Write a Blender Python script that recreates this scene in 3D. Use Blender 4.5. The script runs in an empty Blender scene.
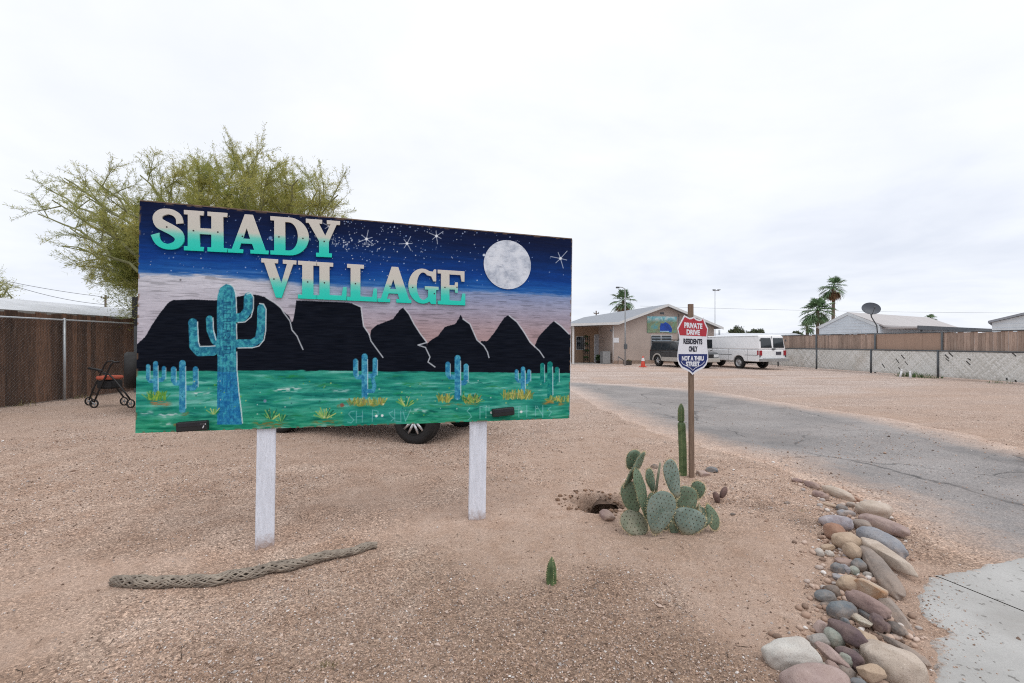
import bpy, bmesh, math, random
import numpy as np
from mathutils import Vector, Matrix, noise as mnoise

random.seed(7)
RNG = np.random.default_rng(11)
scene = bpy.context.scene
COL = scene.collection
CAM = 1.55            # camera height
F = 455.0             # focal length in photo pixels
CX, HY = 512.0, 343.0 # vanishing point of the view axis
rad = math.radians

# ------------------------------------------------------------------ helpers
def ray(px, py):
    return np.array([(px - CX) / F, 1.0, -(py - HY) / F])

def on_plane(px, py, p0, n):
    o = np.array([0, 0, CAM]); d = ray(px, py)
    t = np.dot(np.array(p0) - o, n) / np.dot(d, n)
    return o + d * t

def at(px, py, Y):
    return np.array([(px - CX) / F * Y, Y, CAM - (py - HY) / F * Y])

def gpt(px, py, z=0.0):
    Y = F * (CAM - z) / (py - HY)
    return np.array([(px - CX) / F * Y, Y, z])

def srgb(c):
    out = []
    for v in c[:3]:
        v = v / 255.0
        out.append(v / 12.92 if v <= 0.04045 else ((v + 0.055) / 1.055) ** 2.4)
    return tuple(out)

def srgb_arr(a):
    a = np.clip(a / 255.0, 0, 1)
    return np.where(a <= 0.04045, a / 12.92, ((a + 0.055) / 1.055) ** 2.4)

def _hash(ix, iy, seed):
    h = (ix.astype(np.int64) * 374761393 + iy.astype(np.int64) * 668265263 + seed * 974634777) & 0xFFFFFFFF
    h = ((h ^ (h >> 13)) * 1274126177) & 0xFFFFFFFF
    h = h ^ (h >> 16)
    return (h & 0xFFFFFF) / float(0xFFFFFF)

def vnoise(x, y, seed=0):
    x = np.asarray(x, float); y = np.asarray(y, float)
    ix = np.floor(x); iy = np.floor(y)
    fx = x - ix; fy = y - iy
    fx = fx * fx * (3 - 2 * fx); fy = fy * fy * (3 - 2 * fy)
    a = _hash(ix, iy, seed); b = _hash(ix + 1, iy, seed)
    c = _hash(ix, iy + 1, seed); d = _hash(ix + 1, iy + 1, seed)
    return a + (b - a) * fx + (c - a) * fy + (a - b - c + d) * fx * fy

def fbm(x, y, seed=0, oct=4):
    s = 0; a = 0.5; t = 0
    for i in range(oct):
        s = s + a * vnoise(np.asarray(x) * 2 ** i, np.asarray(y) * 2 ** i, seed + i * 17); t += a; a *= 0.5
    return s / t

def sstep(a, b, x):
    t = np.clip((np.asarray(x, float) - a) / (b - a), 0, 1)
    return t * t * (3 - 2 * t)

class MB:
    """collects shapes that become ONE mesh object"""
    def __init__(self):
        self.v = []; self.f = []; self.m = []; self.s = []; self.n = 0
    def add(self, verts, faces, m=0, smooth=False):
        verts = np.asarray(verts, float).reshape(-1, 3)
        k = self.n
        self.v.append(verts); self.n += len(verts)
        for f in faces:
            self.f.append(tuple(int(i) + k for i in f)); self.m.append(m); self.s.append(smooth)
        return self
    def box(self, c, size, m=0, rot=None):
        sx, sy, sz = [s / 2 for s in size]
        v = np.array([[x, y, z] for x in (-sx, sx) for y in (-sy, sy) for z in (-sz, sz)])
        if rot is not None: v = v @ np.array(rot).T
        v = v + np.array(c)
        return self.add(v, [(0,1,3,2),(4,6,7,5),(0,4,5,1),(2,3,7,6),(0,2,6,4),(1,5,7,3)], m)
    def tube(self, pts, r, n=8, m=0, smooth=True, caps=True):
        pts = [np.array(p, float) for p in pts]
        if np.isscalar(r): r = [r] * len(pts)
        vs = []; prev = None
        for i, p in enumerate(pts):
            t = (pts[min(i + 1, len(pts) - 1)] - pts[max(i - 1, 0)])
            t = t / (np.linalg.norm(t) + 1e-12)
            if prev is None:
                a = np.array([0, 0, 1.0]) if abs(t[2]) < 0.9 else np.array([1.0, 0, 0])
                u = np.cross(t, a)
            else:
                u = prev - t * np.dot(prev, t)
            u = u / (np.linalg.norm(u) + 1e-12); w = np.cross(t, u); prev = u
            for k in range(n):
                an = 2 * math.pi * k / n
                vs.append(p + r[i] * (u * math.cos(an) + w * math.sin(an)))
        fs = []
        for i in range(len(pts) - 1):
            for k in range(n):
                fs.append((i*n + k, i*n + (k+1) % n, (i+1)*n + (k+1) % n, (i+1)*n + k))
        if caps:
            fs.append(tuple(range(n))[::-1]); fs.append(tuple((len(pts)-1)*n + k for k in range(n)))
        return self.add(vs, fs, m, smooth)
    def prism(self, poly, fn, d0, d1, m=0, smooth=False):
        """poly: 2-D outline; fn(u, v, d) -> 3-D; solid between d0 and d1"""
        n = len(poly)
        vs = [fn(u, v, d0) for u, v in poly] + [fn(u, v, d1) for u, v in poly]
        fs = [tuple(range(n))[::-1], tuple(range(n, 2*n))]
        fs += [(i, (i+1) % n, n + (i+1) % n, n + i) for i in range(n)]
        return self.add(vs, fs, m, smooth)
    def lathe(self, prof, c=(0,0,0), axis='z', n=24, m=0, smooth=True):
        vs = []
        for r, h in prof:
            for k in range(n):
                a = 2 * math.pi * k / n
                x, y = r * math.cos(a), r * math.sin(a)
                p = (x, y, h) if axis == 'z' else ((x, h, y) if axis == 'y' else (h, x, y))
                vs.append(np.array(p) + np.array(c))
        fs = [(i*n+k, i*n+(k+1) % n, (i+1)*n+(k+1) % n, (i+1)*n+k) for i in range(len(prof)-1) for k in range(n)]
        return self.add(vs, fs, m, smooth)
    def ellipsoid(self, c, r, m=0, nu=16, nv=10, rot=None):
        vs = []
        for i in range(nv + 1):
            th = math.pi * i / nv
            for k in range(nu):
                a = 2 * math.pi * k / nu
                vs.append((r[0]*math.sin(th)*math.cos(a), r[1]*math.sin(th)*math.sin(a), r[2]*math.cos(th)))
        vs = np.array(vs)
        if rot is not None: vs = vs @ np.array(rot).T
        vs = vs + np.array(c)
        fs = [(i*nu+k, (i+1)*nu+k, (i+1)*nu+(k+1) % nu, i*nu+(k+1) % nu) for i in range(nv) for k in range(nu)]
        return self.add(vs, fs, m, True)

def wm(o):
    m = o.matrix_basis.copy()
    while o.parent:
        o = o.parent; m = o.matrix_basis @ m
    return m

def mesh_from(name, V, Fc, mats, mi=None, sm=None):
    me = bpy.data.meshes.new(name)
    me.from_pydata(V.tolist() if hasattr(V, 'tolist') else V, [], Fc)
    for m in mats: me.materials.append(m)
    if mi is not None: me.polygons.foreach_set('material_index', mi)
    if sm is not None: me.polygons.foreach_set('use_smooth', sm)
    me.update()
    return me

def link(name, me, parent=None):
    o = bpy.data.objects.new(name, me); COL.objects.link(o)
    if parent: o.parent = parent
    return o

def build(mb, name, mats, parent=None, world=False, bevel=0.0, fixn=True):
    if not isinstance(mats, (list, tuple)): mats = [mats]
    V = np.vstack(mb.v)
    if parent is not None and world:
        inv = np.array(wm(parent).inverted())
        V = V @ inv[:3, :3].T + inv[:3, 3]
    me = mesh_from(name, V, mb.f, mats, mb.m, mb.s)
    if fixn:
        bm = bmesh.new(); bm.from_mesh(me); bmesh.ops.recalc_face_normals(bm, faces=bm.faces); bm.to_mesh(me); bm.free()
    o = link(name, me, parent)
    if bevel:
        b = o.modifiers.new('Bevel', 'BEVEL'); b.width = bevel; b.segments = 2; b.limit_method = 'ANGLE'; b.angle_limit = rad(35)
    return o

def grid_mesh(name, X, Y, Z, mats, keep=None):
    """regular grid mesh built fast; X, Y, Z are (ny, nx)"""
    ny, nx = X.shape
    V = np.stack([X, Y, Z], -1).reshape(-1, 3).astype(np.float32)
    idx = np.arange(ny * nx).reshape(ny, nx)
    q = np.stack([idx[:-1, :-1], idx[:-1, 1:], idx[1:, 1:], idx[1:, :-1]], -1).reshape(-1, 4)
    if keep is not None:
        q = q[keep.reshape(-1)]
        used = np.unique(q); rem = np.full(ny * nx, -1); rem[used] = np.arange(len(used))
        V = V[used]; q = rem[q]
    else:
        used = None
    return raw_mesh(name, V, q, mats), used

def raw_mesh(name, V, q, mats, smooth=True):
    k = q.shape[1]
    me = bpy.data.meshes.new(name)
    me.vertices.add(len(V)); me.vertices.foreach_set('co', np.asarray(V, np.float32).reshape(-1))
    me.loops.add(q.size); me.loops.foreach_set('vertex_index', q.reshape(-1).astype(np.int32))
    me.polygons.add(len(q))
    me.polygons.foreach_set('loop_start', np.arange(0, q.size, k, dtype=np.int32))
    me.polygons.foreach_set('use_smooth', np.full(len(q), smooth))
    for m in mats: me.materials.append(m)
    me.update(calc_edges=True); me.validate()
    return me

def tag(o, label=None, cat=None, group=None, kind=None):
    if label: o['label'] = label
    if cat: o['category'] = cat
    if group: o['group'] = group
    if kind: o['kind'] = kind
    return o

def empty(name, loc=(0,0,0), rz=0.0, label=None, cat=None, group=None):
    o = bpy.data.objects.new(name, None); COL.objects.link(o)
    o.empty_display_size = 0.1
    o.location = loc; o.rotation_euler = (0, 0, rz)
    tag(o, label, cat, group)
    return o

def copy_tree(o, parent=None):
    c = o.copy(); COL.objects.link(c)
    if parent: c.parent = parent
    for ch in list(o.children): copy_tree(ch, c)
    return c

# ------------------------------------------------------------------ materials
def new_mat(name):
    m = bpy.data.materials.new(name); m.use_nodes = True
    nt = m.node_tree; bs = nt.nodes['Principled BSDF']
    return m, nt, bs

def N(nt, typ, **kw):
    n = nt.nodes.new(typ)
    for k, v in kw.items():
        if k.startswith('i_'): n.inputs[k[2:].replace('_', ' ')].default_value = v
        else: setattr(n, k, v)
    return n

def L(nt, a, b): nt.links.new(a, b)

def mixc(nt, fac, a, b, blend='MIX'):
    n = nt.nodes.new('ShaderNodeMix'); n.data_type = 'RGBA'; n.blend_type = blend
    for s, v in ((0, fac), (6, a), (7, b)):
        if hasattr(v, 'is_output') or isinstance(v, bpy.types.NodeSocket): nt.links.new(v, n.inputs[s])
        elif s == 0: n.inputs[0].default_value = v
        else: n.inputs[s].default_value = (*v[:3], 1)
    return n.outputs[2]

def math_(nt, op, a, b=None, c=None, clamp=False):
    n = nt.nodes.new('ShaderNodeMath'); n.operation = op; n.use_clamp = clamp
    for i, v in enumerate((a, b, c)):
        if v is None: continue
        if isinstance(v, bpy.types.NodeSocket): nt.links.new(v, n.inputs[i])
        else: n.inputs[i].default_value = v
    return n.outputs[0]

def mapr(nt, v, a, b, c=0.0, d=1.0):
    n = nt.nodes.new('ShaderNodeMapRange'); n.clamp = True
    nt.links.new(v, n.inputs[0])
    for i, x in enumerate((a, b, c, d)): n.inputs[i + 1].default_value = x
    return n.outputs[0]

def noise(nt, vec, scale, detail=4.0, rough=0.6, dist=0.0):
    n = nt.nodes.new('ShaderNodeTexNoise')
    n.inputs['Scale'].default_value = scale; n.inputs['Detail'].default_value = detail
    n.inputs['Roughness'].default_value = rough; n.inputs['Distortion'].default_value = dist
    if vec is not None: nt.links.new(vec, n.inputs['Vector'])
    return n.outputs['Fac']

def voro(nt, vec, scale, feature='F1', out='Color', rnd=1.0):
    n = nt.nodes.new('ShaderNodeTexVoronoi'); n.feature = feature
    n.inputs['Scale'].default_value = scale
    n.inputs['Randomness'].default_value = rnd
    if vec is not None: nt.links.new(vec, n.inputs['Vector'])
    return n.outputs[out]

def objvec(nt, scale=(1,1,1), which='Object'):
    tc = nt.nodes.new('ShaderNodeTexCoord')
    mp = nt.nodes.new('ShaderNodeMapping'); mp.inputs['Scale'].default_value = scale
    nt.links.new(tc.outputs[which], mp.inputs['Vector'])
    return mp.outputs[0]

def posvec(nt):
    return nt.nodes.new('ShaderNodeNewGeometry').outputs['Position']

def bump(nt, bs, h, strength=0.3, dist=0.01):
    b = nt.nodes.new('ShaderNodeBump'); b.inputs['Strength'].default_value = strength; b.inputs['Distance'].default_value = dist
    nt.links.new(h, b.inputs['Height']); nt.links.new(b.outputs[0], bs.inputs['Normal'])
    return b

def ramp(nt, fac, stops):
    r = nt.nodes.new('ShaderNodeValToRGB')
    el = r.color_ramp.elements
    while len(el) > 1: el.remove(el[0])
    for i, (p, c) in enumerate(stops):
        e = el[0] if i == 0 else el.new(p)
        e.position = p; e.color = (*c[:3], 1)
    if fac is not None: nt.links.new(fac, r.inputs[0])
    return r.outputs[0]

def mat(name, c, rough=0.6, var=0.12, vscale=6.0, metal=0.0, bumps=0.0, bscale=60.0, stretch=(1,1,1), spec=0.4, island=0.0, coat=0.0, c2=None, dirt=None):
    """procedural material: a base colour broken up by noise, optional second colour, bump and per-piece variation"""
    m, nt, bs = new_mat(name)
    v = objvec(nt, stretch)
    n1 = noise(nt, v, vscale, 5, 0.6)
    lo = [x * (1 - var * 1.6) for x in c]; hi = [min(1, x * (1 + var * 1.6)) for x in (c2 or c)]
    col = mixc(nt, mapr(nt, n1, 0.3, 0.7), lo, hi)
    if island:
        g = nt.nodes.new('ShaderNodeNewGeometry')
        f = mapr(nt, g.outputs['Random Per Island'], 0, 1, 1 - island, 1 + island)
        vm = nt.nodes.new('ShaderNodeVectorMath'); vm.operation = 'SCALE'
        L(nt, col, vm.inputs[0]); L(nt, f, vm.inputs['Scale']); col = vm.outputs[0]
    if dirt:
        n2 = noise(nt, v, vscale * 2.7, 6, 0.7)
        col = mixc(nt, mapr(nt, n2, 0.55, 0.72, 0, 0.7), col, dirt)
    L(nt, col, bs.inputs['Base Color'])
    r = mapr(nt, noise(nt, v, vscale * 3, 3), 0.2, 0.8, max(0.02, rough - 0.1), min(1, rough + 0.1))
    L(nt, r, bs.inputs['Roughness'])
    bs.inputs['Metallic'].default_value = metal
    bs.inputs['Specular IOR Level'].default_value = spec
    bs.inputs['Coat Weight'].default_value = coat
    if bumps: bump(nt, bs, noise(nt, v, bscale, 4, 0.65), bumps, 0.01)
    return m

M = {}
M['white_paint'] = mat('white_paint', (0.72, 0.73, 0.76), 0.45, 0.05)
M['van_white'] = mat('van_white', (0.80, 0.81, 0.83), 0.3, 0.03, coat=0.4)
M['suv_dark'] = mat('suv_dark', (0.028, 0.031, 0.035), 0.35, 0.1, coat=0.25)
M['suv_beige'] = mat('suv_beige', (0.42, 0.40, 0.37), 0.4, 0.05)
M['car_grey'] = mat('car_grey', (0.10, 0.11, 0.12), 0.3, 0.1, coat=0.5)
M['car_black'] = mat('car_black', (0.02, 0.02, 0.022), 0.3, 0.1, coat=0.5)
M['rubber'] = mat('rubber', (0.018, 0.018, 0.019), 0.75, 0.2, bumps=0.2, bscale=40)
M['alloy'] = mat('alloy', (0.55, 0.56, 0.58), 0.3, 0.05, metal=0.8)
M['steel_rim'] = mat('steel_rim', (0.45, 0.45, 0.46), 0.45, 0.1, metal=0.5)
M['black_plastic'] = mat('black_plastic', (0.015, 0.015, 0.017), 0.5, 0.15)
M['underbody'] = mat('underbody', (0.012, 0.012, 0.012), 0.9, 0.2)
M['glass_dark'] = mat('glass_dark', (0.02, 0.028, 0.035), 0.06, 0.1, spec=0.6)
M['tail_red'] = mat('tail_red', (0.30, 0.02, 0.03), 0.25, 0.1)
M['lamp_clear'] = mat('lamp_clear', (0.6, 0.62, 0.64), 0.15, 0.05)
M['chrome_grey'] = mat('chrome_grey', (0.42, 0.43, 0.44), 0.35, 0.1, metal=0.6)
M['galv'] = mat('galv', (0.36, 0.38, 0.40), 0.45, 0.1, metal=0.5)
M['galv_dark'] = mat('galv_dark', (0.10, 0.11, 0.12), 0.5, 0.1, metal=0.3)
M['plate'] = mat('plate', (0.06, 0.06, 0.08), 0.5, 0.3, vscale=40)

def wood_mat(name, c, c2, dirt, grain=(3, 3, 0.25), island=0.25, scale=14):
    m, nt, bs = new_mat(name)
    v = objvec(nt, grain)
    n = noise(nt, v, scale, 6, 0.7, 0.3)
    col = mixc(nt, mapr(nt, n, 0.3, 0.7), c, c2)
    g = nt.nodes.new('ShaderNodeNewGeometry')
    f = mapr(nt, g.outputs['Random Per Island'], 0, 1, 1 - island, 1 + island)
    vm = nt.nodes.new('ShaderNodeVectorMath'); vm.operation = 'SCALE'
    L(nt, col, vm.inputs[0]); L(nt, f, vm.inputs['Scale'])
    n2 = noise(nt, v, scale * .35, 5, 0.7)
    col = mixc(nt, mapr(nt, n2, 0.55, 0.75, 0, 0.6), vm.outputs[0], dirt)
    L(nt, col, bs.inputs['Base Color']); bs.inputs['Roughness'].default_value = 0.85
    bump(nt, bs, n, 0.5, 0.01)
    return m
M['fence_brown'] = wood_mat('fence_brown', (0.03, 0.017, 0.012), (0.145, 0.076, 0.046), (0.17, 0.11, 0.08), island=.5)
M['fence_tan'] = wood_mat('fence_tan', (0.24, 0.165, 0.13), (0.44, 0.335, 0.275), (0.52, 0.45, 0.40))
M['fence_screen'] = wood_mat('fence_screen', (0.33, 0.225, 0.17), (0.38, 0.265, 0.205), (0.42, 0.3, 0.24), island=0.05)
M['stake_wood'] = wood_mat('stake_wood', (0.13, 0.085, 0.06), (0.27, 0.19, 0.14), (0.30, 0.22, 0.17), island=0.05)

def speck_mat(name, c, c2, dark, scale=9.0, rough=0.85, bs_=0.5, spk=0.6):
    """stone: two mottled colours, fine dark and pale specks, bump"""
    m, nt, bs = new_mat(name)
    v = objvec(nt)
    oi = nt.nodes.new('ShaderNodeObjectInfo')
    va = nt.nodes.new('ShaderNodeVectorMath'); va.operation = 'ADD'
    L(nt, v, va.inputs[0])
    cmb = nt.nodes.new('ShaderNodeCombineXYZ')
    L(nt, math_(nt, 'MULTIPLY', oi.outputs['Random'], 37.0), cmb.inputs[0]); L(nt, cmb.outputs[0], va.inputs[1])
    vv = va.outputs[0]
    n = noise(nt, vv, scale, 6, 0.62, 0.6)
    col = mixc(nt, mapr(nt, n, 0.35, 0.65), c, c2)
    s = noise(nt, vv, scale * 16, 3, 0.7)
    col = mixc(nt, mapr(nt, s, 0.55, 0.68, 0, spk), col, dark)
    s2 = noise(nt, vv, scale * 13 + 3, 2, 0.6)
    col = mixc(nt, mapr(nt, s2, 0.62, 0.75, 0, 0.45), col, [min(1, x * 1.5 + .05) for x in c2])
    ds = noise(nt, vv, 5.5, 6, 0.75)
    gm_ = nt.nodes.new('ShaderNodeNewGeometry'); gs_ = nt.nodes.new('ShaderNodeSeparateXYZ'); L(nt, gm_.outputs['Position'], gs_.inputs[0])
    dust = math_(nt, 'MULTIPLY', mapr(nt, ds, 0.40, 0.60), mapr(nt, gs_.outputs[2], 0.015, 0.10, 0.75, 0.22))
    col = mixc(nt, dust, col, (0.42, 0.315, 0.25))
    L(nt, col, bs.inputs['Base Color']); bs.inputs['Roughness'].default_value = rough
    h = math_(nt, 'ADD', math_(nt, 'MULTIPLY', n, 1.5), math_(nt, 'MULTIPLY', s, 0.5))
    bump(nt, bs, h, bs_, 0.012)
    return m

# ------------------------------------------------------------------ camera, world, sun
cam_d = bpy.data.cameras.new('camera'); cam = bpy.data.objects.new('camera', cam_d); COL.objects.link(cam)
cam.location = (0, 0, CAM); cam.rotation_euler = (rad(90), 0, 0)
cam_d.sensor_width = 36; cam_d.lens = F / 1024 * 36
cam_d.shift_y = 1.5 / 1024
cam_d.clip_start = 0.05; cam_d.clip_end = 3000
scene.camera = cam

SUN_EL, SUN_AZ = rad(62), rad(125)      # azimuth from +Y towards +X
w = bpy.data.worlds.new('World'); scene.world = w; w.use_nodes = True
nt = w.node_tree; bg = nt.nodes['Background']
sky = nt.nodes.new('ShaderNodeTexSky'); sky.sky_type = 'NISHITA'; sky.sun_disc = False
sky.sun_elevation = SUN_EL; sky.sun_rotation = SUN_AZ
tc = nt.nodes.new('ShaderNodeTexCoord')
sep = nt.nodes.new('ShaderNodeSeparateXYZ'); L(nt, tc.outputs['Generated'], sep.inputs[0])
# cloud deck: noise on the direction projected to a plane overhead
zc = math_(nt, 'ADD', math_(nt, 'MAXIMUM', sep.outputs[2], 0.0), 0.16)
cmb = nt.nodes.new('ShaderNodeCombineXYZ')
L(nt, math_(nt, 'DIVIDE', sep.outputs[0], zc), cmb.inputs[0]); L(nt, math_(nt, 'DIVIDE', sep.outputs[1], zc), cmb.inputs[1])
n1 = noise(nt, cmb.outputs[0], 0.55, 6, 0.55, 0.5)
n2 = noise(nt, cmb.outputs[0], 1.6, 5, 0.55, 0.3)
nn = math_(nt, 'ADD', math_(nt, 'MULTIPLY', n1, 0.7), math_(nt, 'MULTIPLY', n2, 0.3))
elev = mapr(nt, sep.outputs[2], 0.02, 0.62)
shade = math_(nt, 'ADD', math_(nt, 'MULTIPLY', mapr(nt, nn, 0.36, 0.62), 0.62), math_(nt, 'MULTIPLY', elev, 0.50), clamp=True)
SKYK = 7.75
cl = ramp(nt, shade, [(0.0, tuple(x * SKYK / 10 for x in (0.66, 0.705, 0.81))), (0.45, tuple(x * SKYK / 10 for x in (0.84, 0.87, 0.935))), (1.0, tuple(x * SKYK / 10 for x in (0.985, 0.995, 1.01)))])
vm = nt.nodes.new('ShaderNodeVectorMath'); vm.operation = 'SCALE'; vm.inputs['Scale'].default_value = 10.0
L(nt, cl, vm.inputs[0])
mx = mixc(nt, 0.95, sky.outputs[0], vm.outputs[0])
L(nt, mx, bg.inputs[0]); bg.inputs[1].default_value = 0.1

sd = bpy.data.lights.new('sun', 'SUN'); sun = bpy.data.objects.new('sun', sd); COL.objects.link(sun)
sd.energy = 0.75; sd.angle = rad(40); sd.color = (1.0, 0.96, 0.91)
dirv = Vector((math.sin(SUN_AZ) * math.cos(SUN_EL), math.cos(SUN_AZ) * math.cos(SUN_EL), math.sin(SUN_EL)))
sun.rotation_euler = dirv.to_track_quat('Z', 'Y').to_euler()
sun.location = (8, 4, 14)
scene.cycles.use_denoising = False; scene.cycles.pixel_filter_type = 'BLACKMAN_HARRIS'; scene.cycles.filter_width = 1.1
vs = scene.view_settings
scene.display_settings.display_device = 'sRGB'
vs.view_transform = 'Standard'; vs.look = 'None'; vs.exposure = 0.54; vs.gamma = 1; vs.use_curve_mapping = False

# ------------------------------------------------------------------ ground
EDGE_Y = [-5, 0.5, 2.0, 2.4, 2.8, 3.3, 4.0, 4.77, 6.19, 7.92, 16, 22, 40]
EDGE_X = [1.2, 1.5, 1.9, 2.2, 2.4, 2.75, 3.25, 3.5, 3.35, 2.5, 1.8, 0.8, 0.0]
HOLE = gpt(600, 503)
def gz(x, y):
    x = np.asarray(x, float); y = np.asarray(y, float)
    e = np.interp(y, EDGE_Y, EDGE_X)
    m = sstep(0.05, 0.9, e - x) * (1 - sstep(7.0, 13.0, y))
    z = m * ((fbm(x * .9 + 5, y * .9, 3, 3) - .5) * .07 + (vnoise(x * 3.3, y * 3.3, 21) - .5) * .022 + (vnoise(x * 9, y * 9, 5) - .5) * .008)
    r = np.hypot((x - HOLE[0]) / 1.15, (y - HOLE[1]))
    ang = np.arctan2(y - HOLE[1], x - HOLE[0])
    rr = 0.245 + 0.03 * np.sin(ang * 3 + 1) + 0.02 * np.sin(ang * 5) + .07 * (vnoise(x * 13, y * 13, 61) - .5)
    z = z - 0.30 * (1 - sstep(0.60, 1.06, r / rr)) * (1 + .25 * (vnoise(x * 22, y * 22, 8) - .5)) + 0.022 * np.exp(-((r / rr - 1.3) / 0.25) ** 2)
    r2 = np.hypot((x - HOLE[0] - .07) / 1.1, (y - HOLE[1] - .03)) / .115
    z = z - 0.22 * (1 - sstep(0.5, 1.05, r2))
    # small scuffs and diggings by the cactus and stones
    for hx, hy, hr, hd in ((2.3, 4.25, .12, .03), (2.45, 3.85, .10, .025), (-1.5, 3.05, .25, .012), (1.72, 3.95, .08, .02)):
        q = np.hypot(x - hx, y - hy) / hr
        z = z - hd * np.exp(-q * q)
    for hx, hy in ((-1.767, 3.46), (-.309, 3.96)):
        q = np.hypot(x - hx, y - hy); z = z + .022 * np.exp(-((q - .07) / .07) ** 2) * (.6 + .8 * vnoise(x * 14, y * 14, 3))
    # the berm the border stones sit on
    z = z + 0.035 * m * np.exp(-((e - x - 0.75) / 0.45) ** 2) * (1 - sstep(5.2, 6.2, y))
    return z
def bare_f(x, y):
    b = sstep(.52, .69, fbm(x * .75 + 3, y * .75, 31, 4)) * .9
    for k, (a0, a1, a2) in enumerate(((6.1, .10, .035), (7.5, .12, .03), (5.35, -.12, .05), (9.2, .05, .02), (10.7, .06, .02))):
        d = (y - (a0 + a1 * x + a2 * x * x)) / (.17 * (y / 6.0)) + (vnoise(x * 1.5, y * 1.5, 8 + k) - .5) * 1.2
        b = np.maximum(b, .75 * np.exp(-d * d) * sstep(.25, .6, vnoise(x * .6, y * .6, 70 + k)))
    return np.clip(b, 0, 1)
def g3(px, py):
    p = gpt(px, py); 
    return np.array([p[0], p[1], float(gz(p[0], p[1]))])

def dirt_nodes(nt, bs):
    """pinkish desert gravel as a function of position: returns (colour, height)"""
    v = posvec(nt)
    big = noise(nt, v, 0.55, 4, 0.6, 0.4)
    mid = noise(nt, v, 2.6, 5, 0.65, 0.3)
    fine = noise(nt, v, 28, 4, 0.75)
    cell = voro(nt, v, 95, 'F1', 'Color')
    cell2 = voro(nt, v, 210, 'F1', 'Color')
    sepc = nt.nodes.new('ShaderNodeSeparateColor'); L(nt, cell, sepc.inputs[0])
    sepd = nt.nodes.new('ShaderNodeSeparateColor'); L(nt, cell2, sepd.inputs[0])
    col = mixc(nt, mapr(nt, mid, 0.35, 0.65), (0.525, 0.368, 0.28), (0.67, 0.52, 0.425))
    # browner, freshly spread gravel towards the near right, greyer dust far off
    sp = nt.nodes.new('ShaderNodeSeparateXYZ'); L(nt, v, sp.inputs[0])
    near = mapr(nt, sp.outputs[1], 2.0, 4.4, 1, 0)
    brown = math_(nt, 'MULTIPLY', near, mapr(nt, math_(nt, 'ADD', big, math_(nt, 'MULTIPLY', mapr(nt, sp.outputs[0], -1.5, 1.2), 0.22)), 0.36, 0.62))
    col = mixc(nt, math_(nt, 'MULTIPLY', brown, 0.85), col, (0.265, 0.18, 0.125))
    drift = noise(nt, v, 1.15, 5, 0.7, 0.8)
    col = mixc(nt, mapr(nt, drift, 0.56, 0.72, 0, 0.55), col, (0.68, 0.57, 0.49))
    col = mixc(nt, mapr(nt, drift, 0.44, 0.30, 0, 0.5), col, (0.27, 0.19, 0.14))
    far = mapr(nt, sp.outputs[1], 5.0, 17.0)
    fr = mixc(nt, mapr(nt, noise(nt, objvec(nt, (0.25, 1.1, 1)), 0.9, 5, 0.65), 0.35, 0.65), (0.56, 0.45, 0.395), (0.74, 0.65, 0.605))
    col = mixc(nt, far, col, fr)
    gr = ramp(nt, sepc.outputs[0], [(0.0, (0.28, 0.25, 0.235)), (0.22, (0.72, 0.68, 0.66)), (0.7, (1.10, 1.07, 1.05)), (1.0, (1.85, 1.83, 1.81))])
    c1 = mixc(nt, 0.8, col, gr, 'MULTIPLY')
    gr2 = ramp(nt, sepd.outputs[1], [(0.0, (0.55, 0.52, 0.5)), (0.5, (0.98, 0.96, 0.95)), (1.0, (1.35, 1.33, 1.3))])
    c1 = mixc(nt, 0.6, c1, gr2, 'MULTIPLY')
    c1 = mixc(nt, mapr(nt, fine, 0.3, 0.7, 0, 0.4), c1, [0.25, 0.19, 0.16])
    h = math_(nt, 'ADD', math_(nt, 'MULTIPLY', sepc.outputs[1], 0.6), math_(nt, 'ADD', math_(nt, 'MULTIPLY', fine, 0.8), math_(nt, 'MULTIPLY', sepd.outputs[2], 0.25)))
    return c1, h

m, nt, bs = new_mat('desert_gravel'); M['dirt'] = m
c, h = dirt_nodes(nt, bs)
ba = nt.nodes.new('ShaderNodeAttribute'); ba.attribute_name = 'bare'
fs_ = noise(nt, posvec(nt), 60, 5, .8); fm_ = noise(nt, posvec(nt), 5, 5, .7)
bc = mixc(nt, mapr(nt, fm_, .35, .65), (0.53, 0.365, 0.275), (0.66, 0.50, 0.41)); bc = mixc(nt, mapr(nt, fs_, .3, .7, 0, .4), bc, (0.36, 0.25, 0.19))
c = mixc(nt, math_(nt, 'MULTIPLY', ba.outputs['Fac'], .72), c, bc)
at_ = nt.nodes.new('ShaderNodeAttribute'); at_.attribute_name = 'shaded_soil'
c = mixc(nt, at_.outputs['Fac'], c, (0.062, 0.036, 0.024))  # dug soil brown, darkened further to paint in the pit's shade
L(nt, c, bs.inputs['Base Color']); bs.inputs['Roughness'].default_value = 0.95; bs.inputs['Specular IOR Level'].default_value = 0.15
bump(nt, bs, h, 1.0, 0.016)

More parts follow.
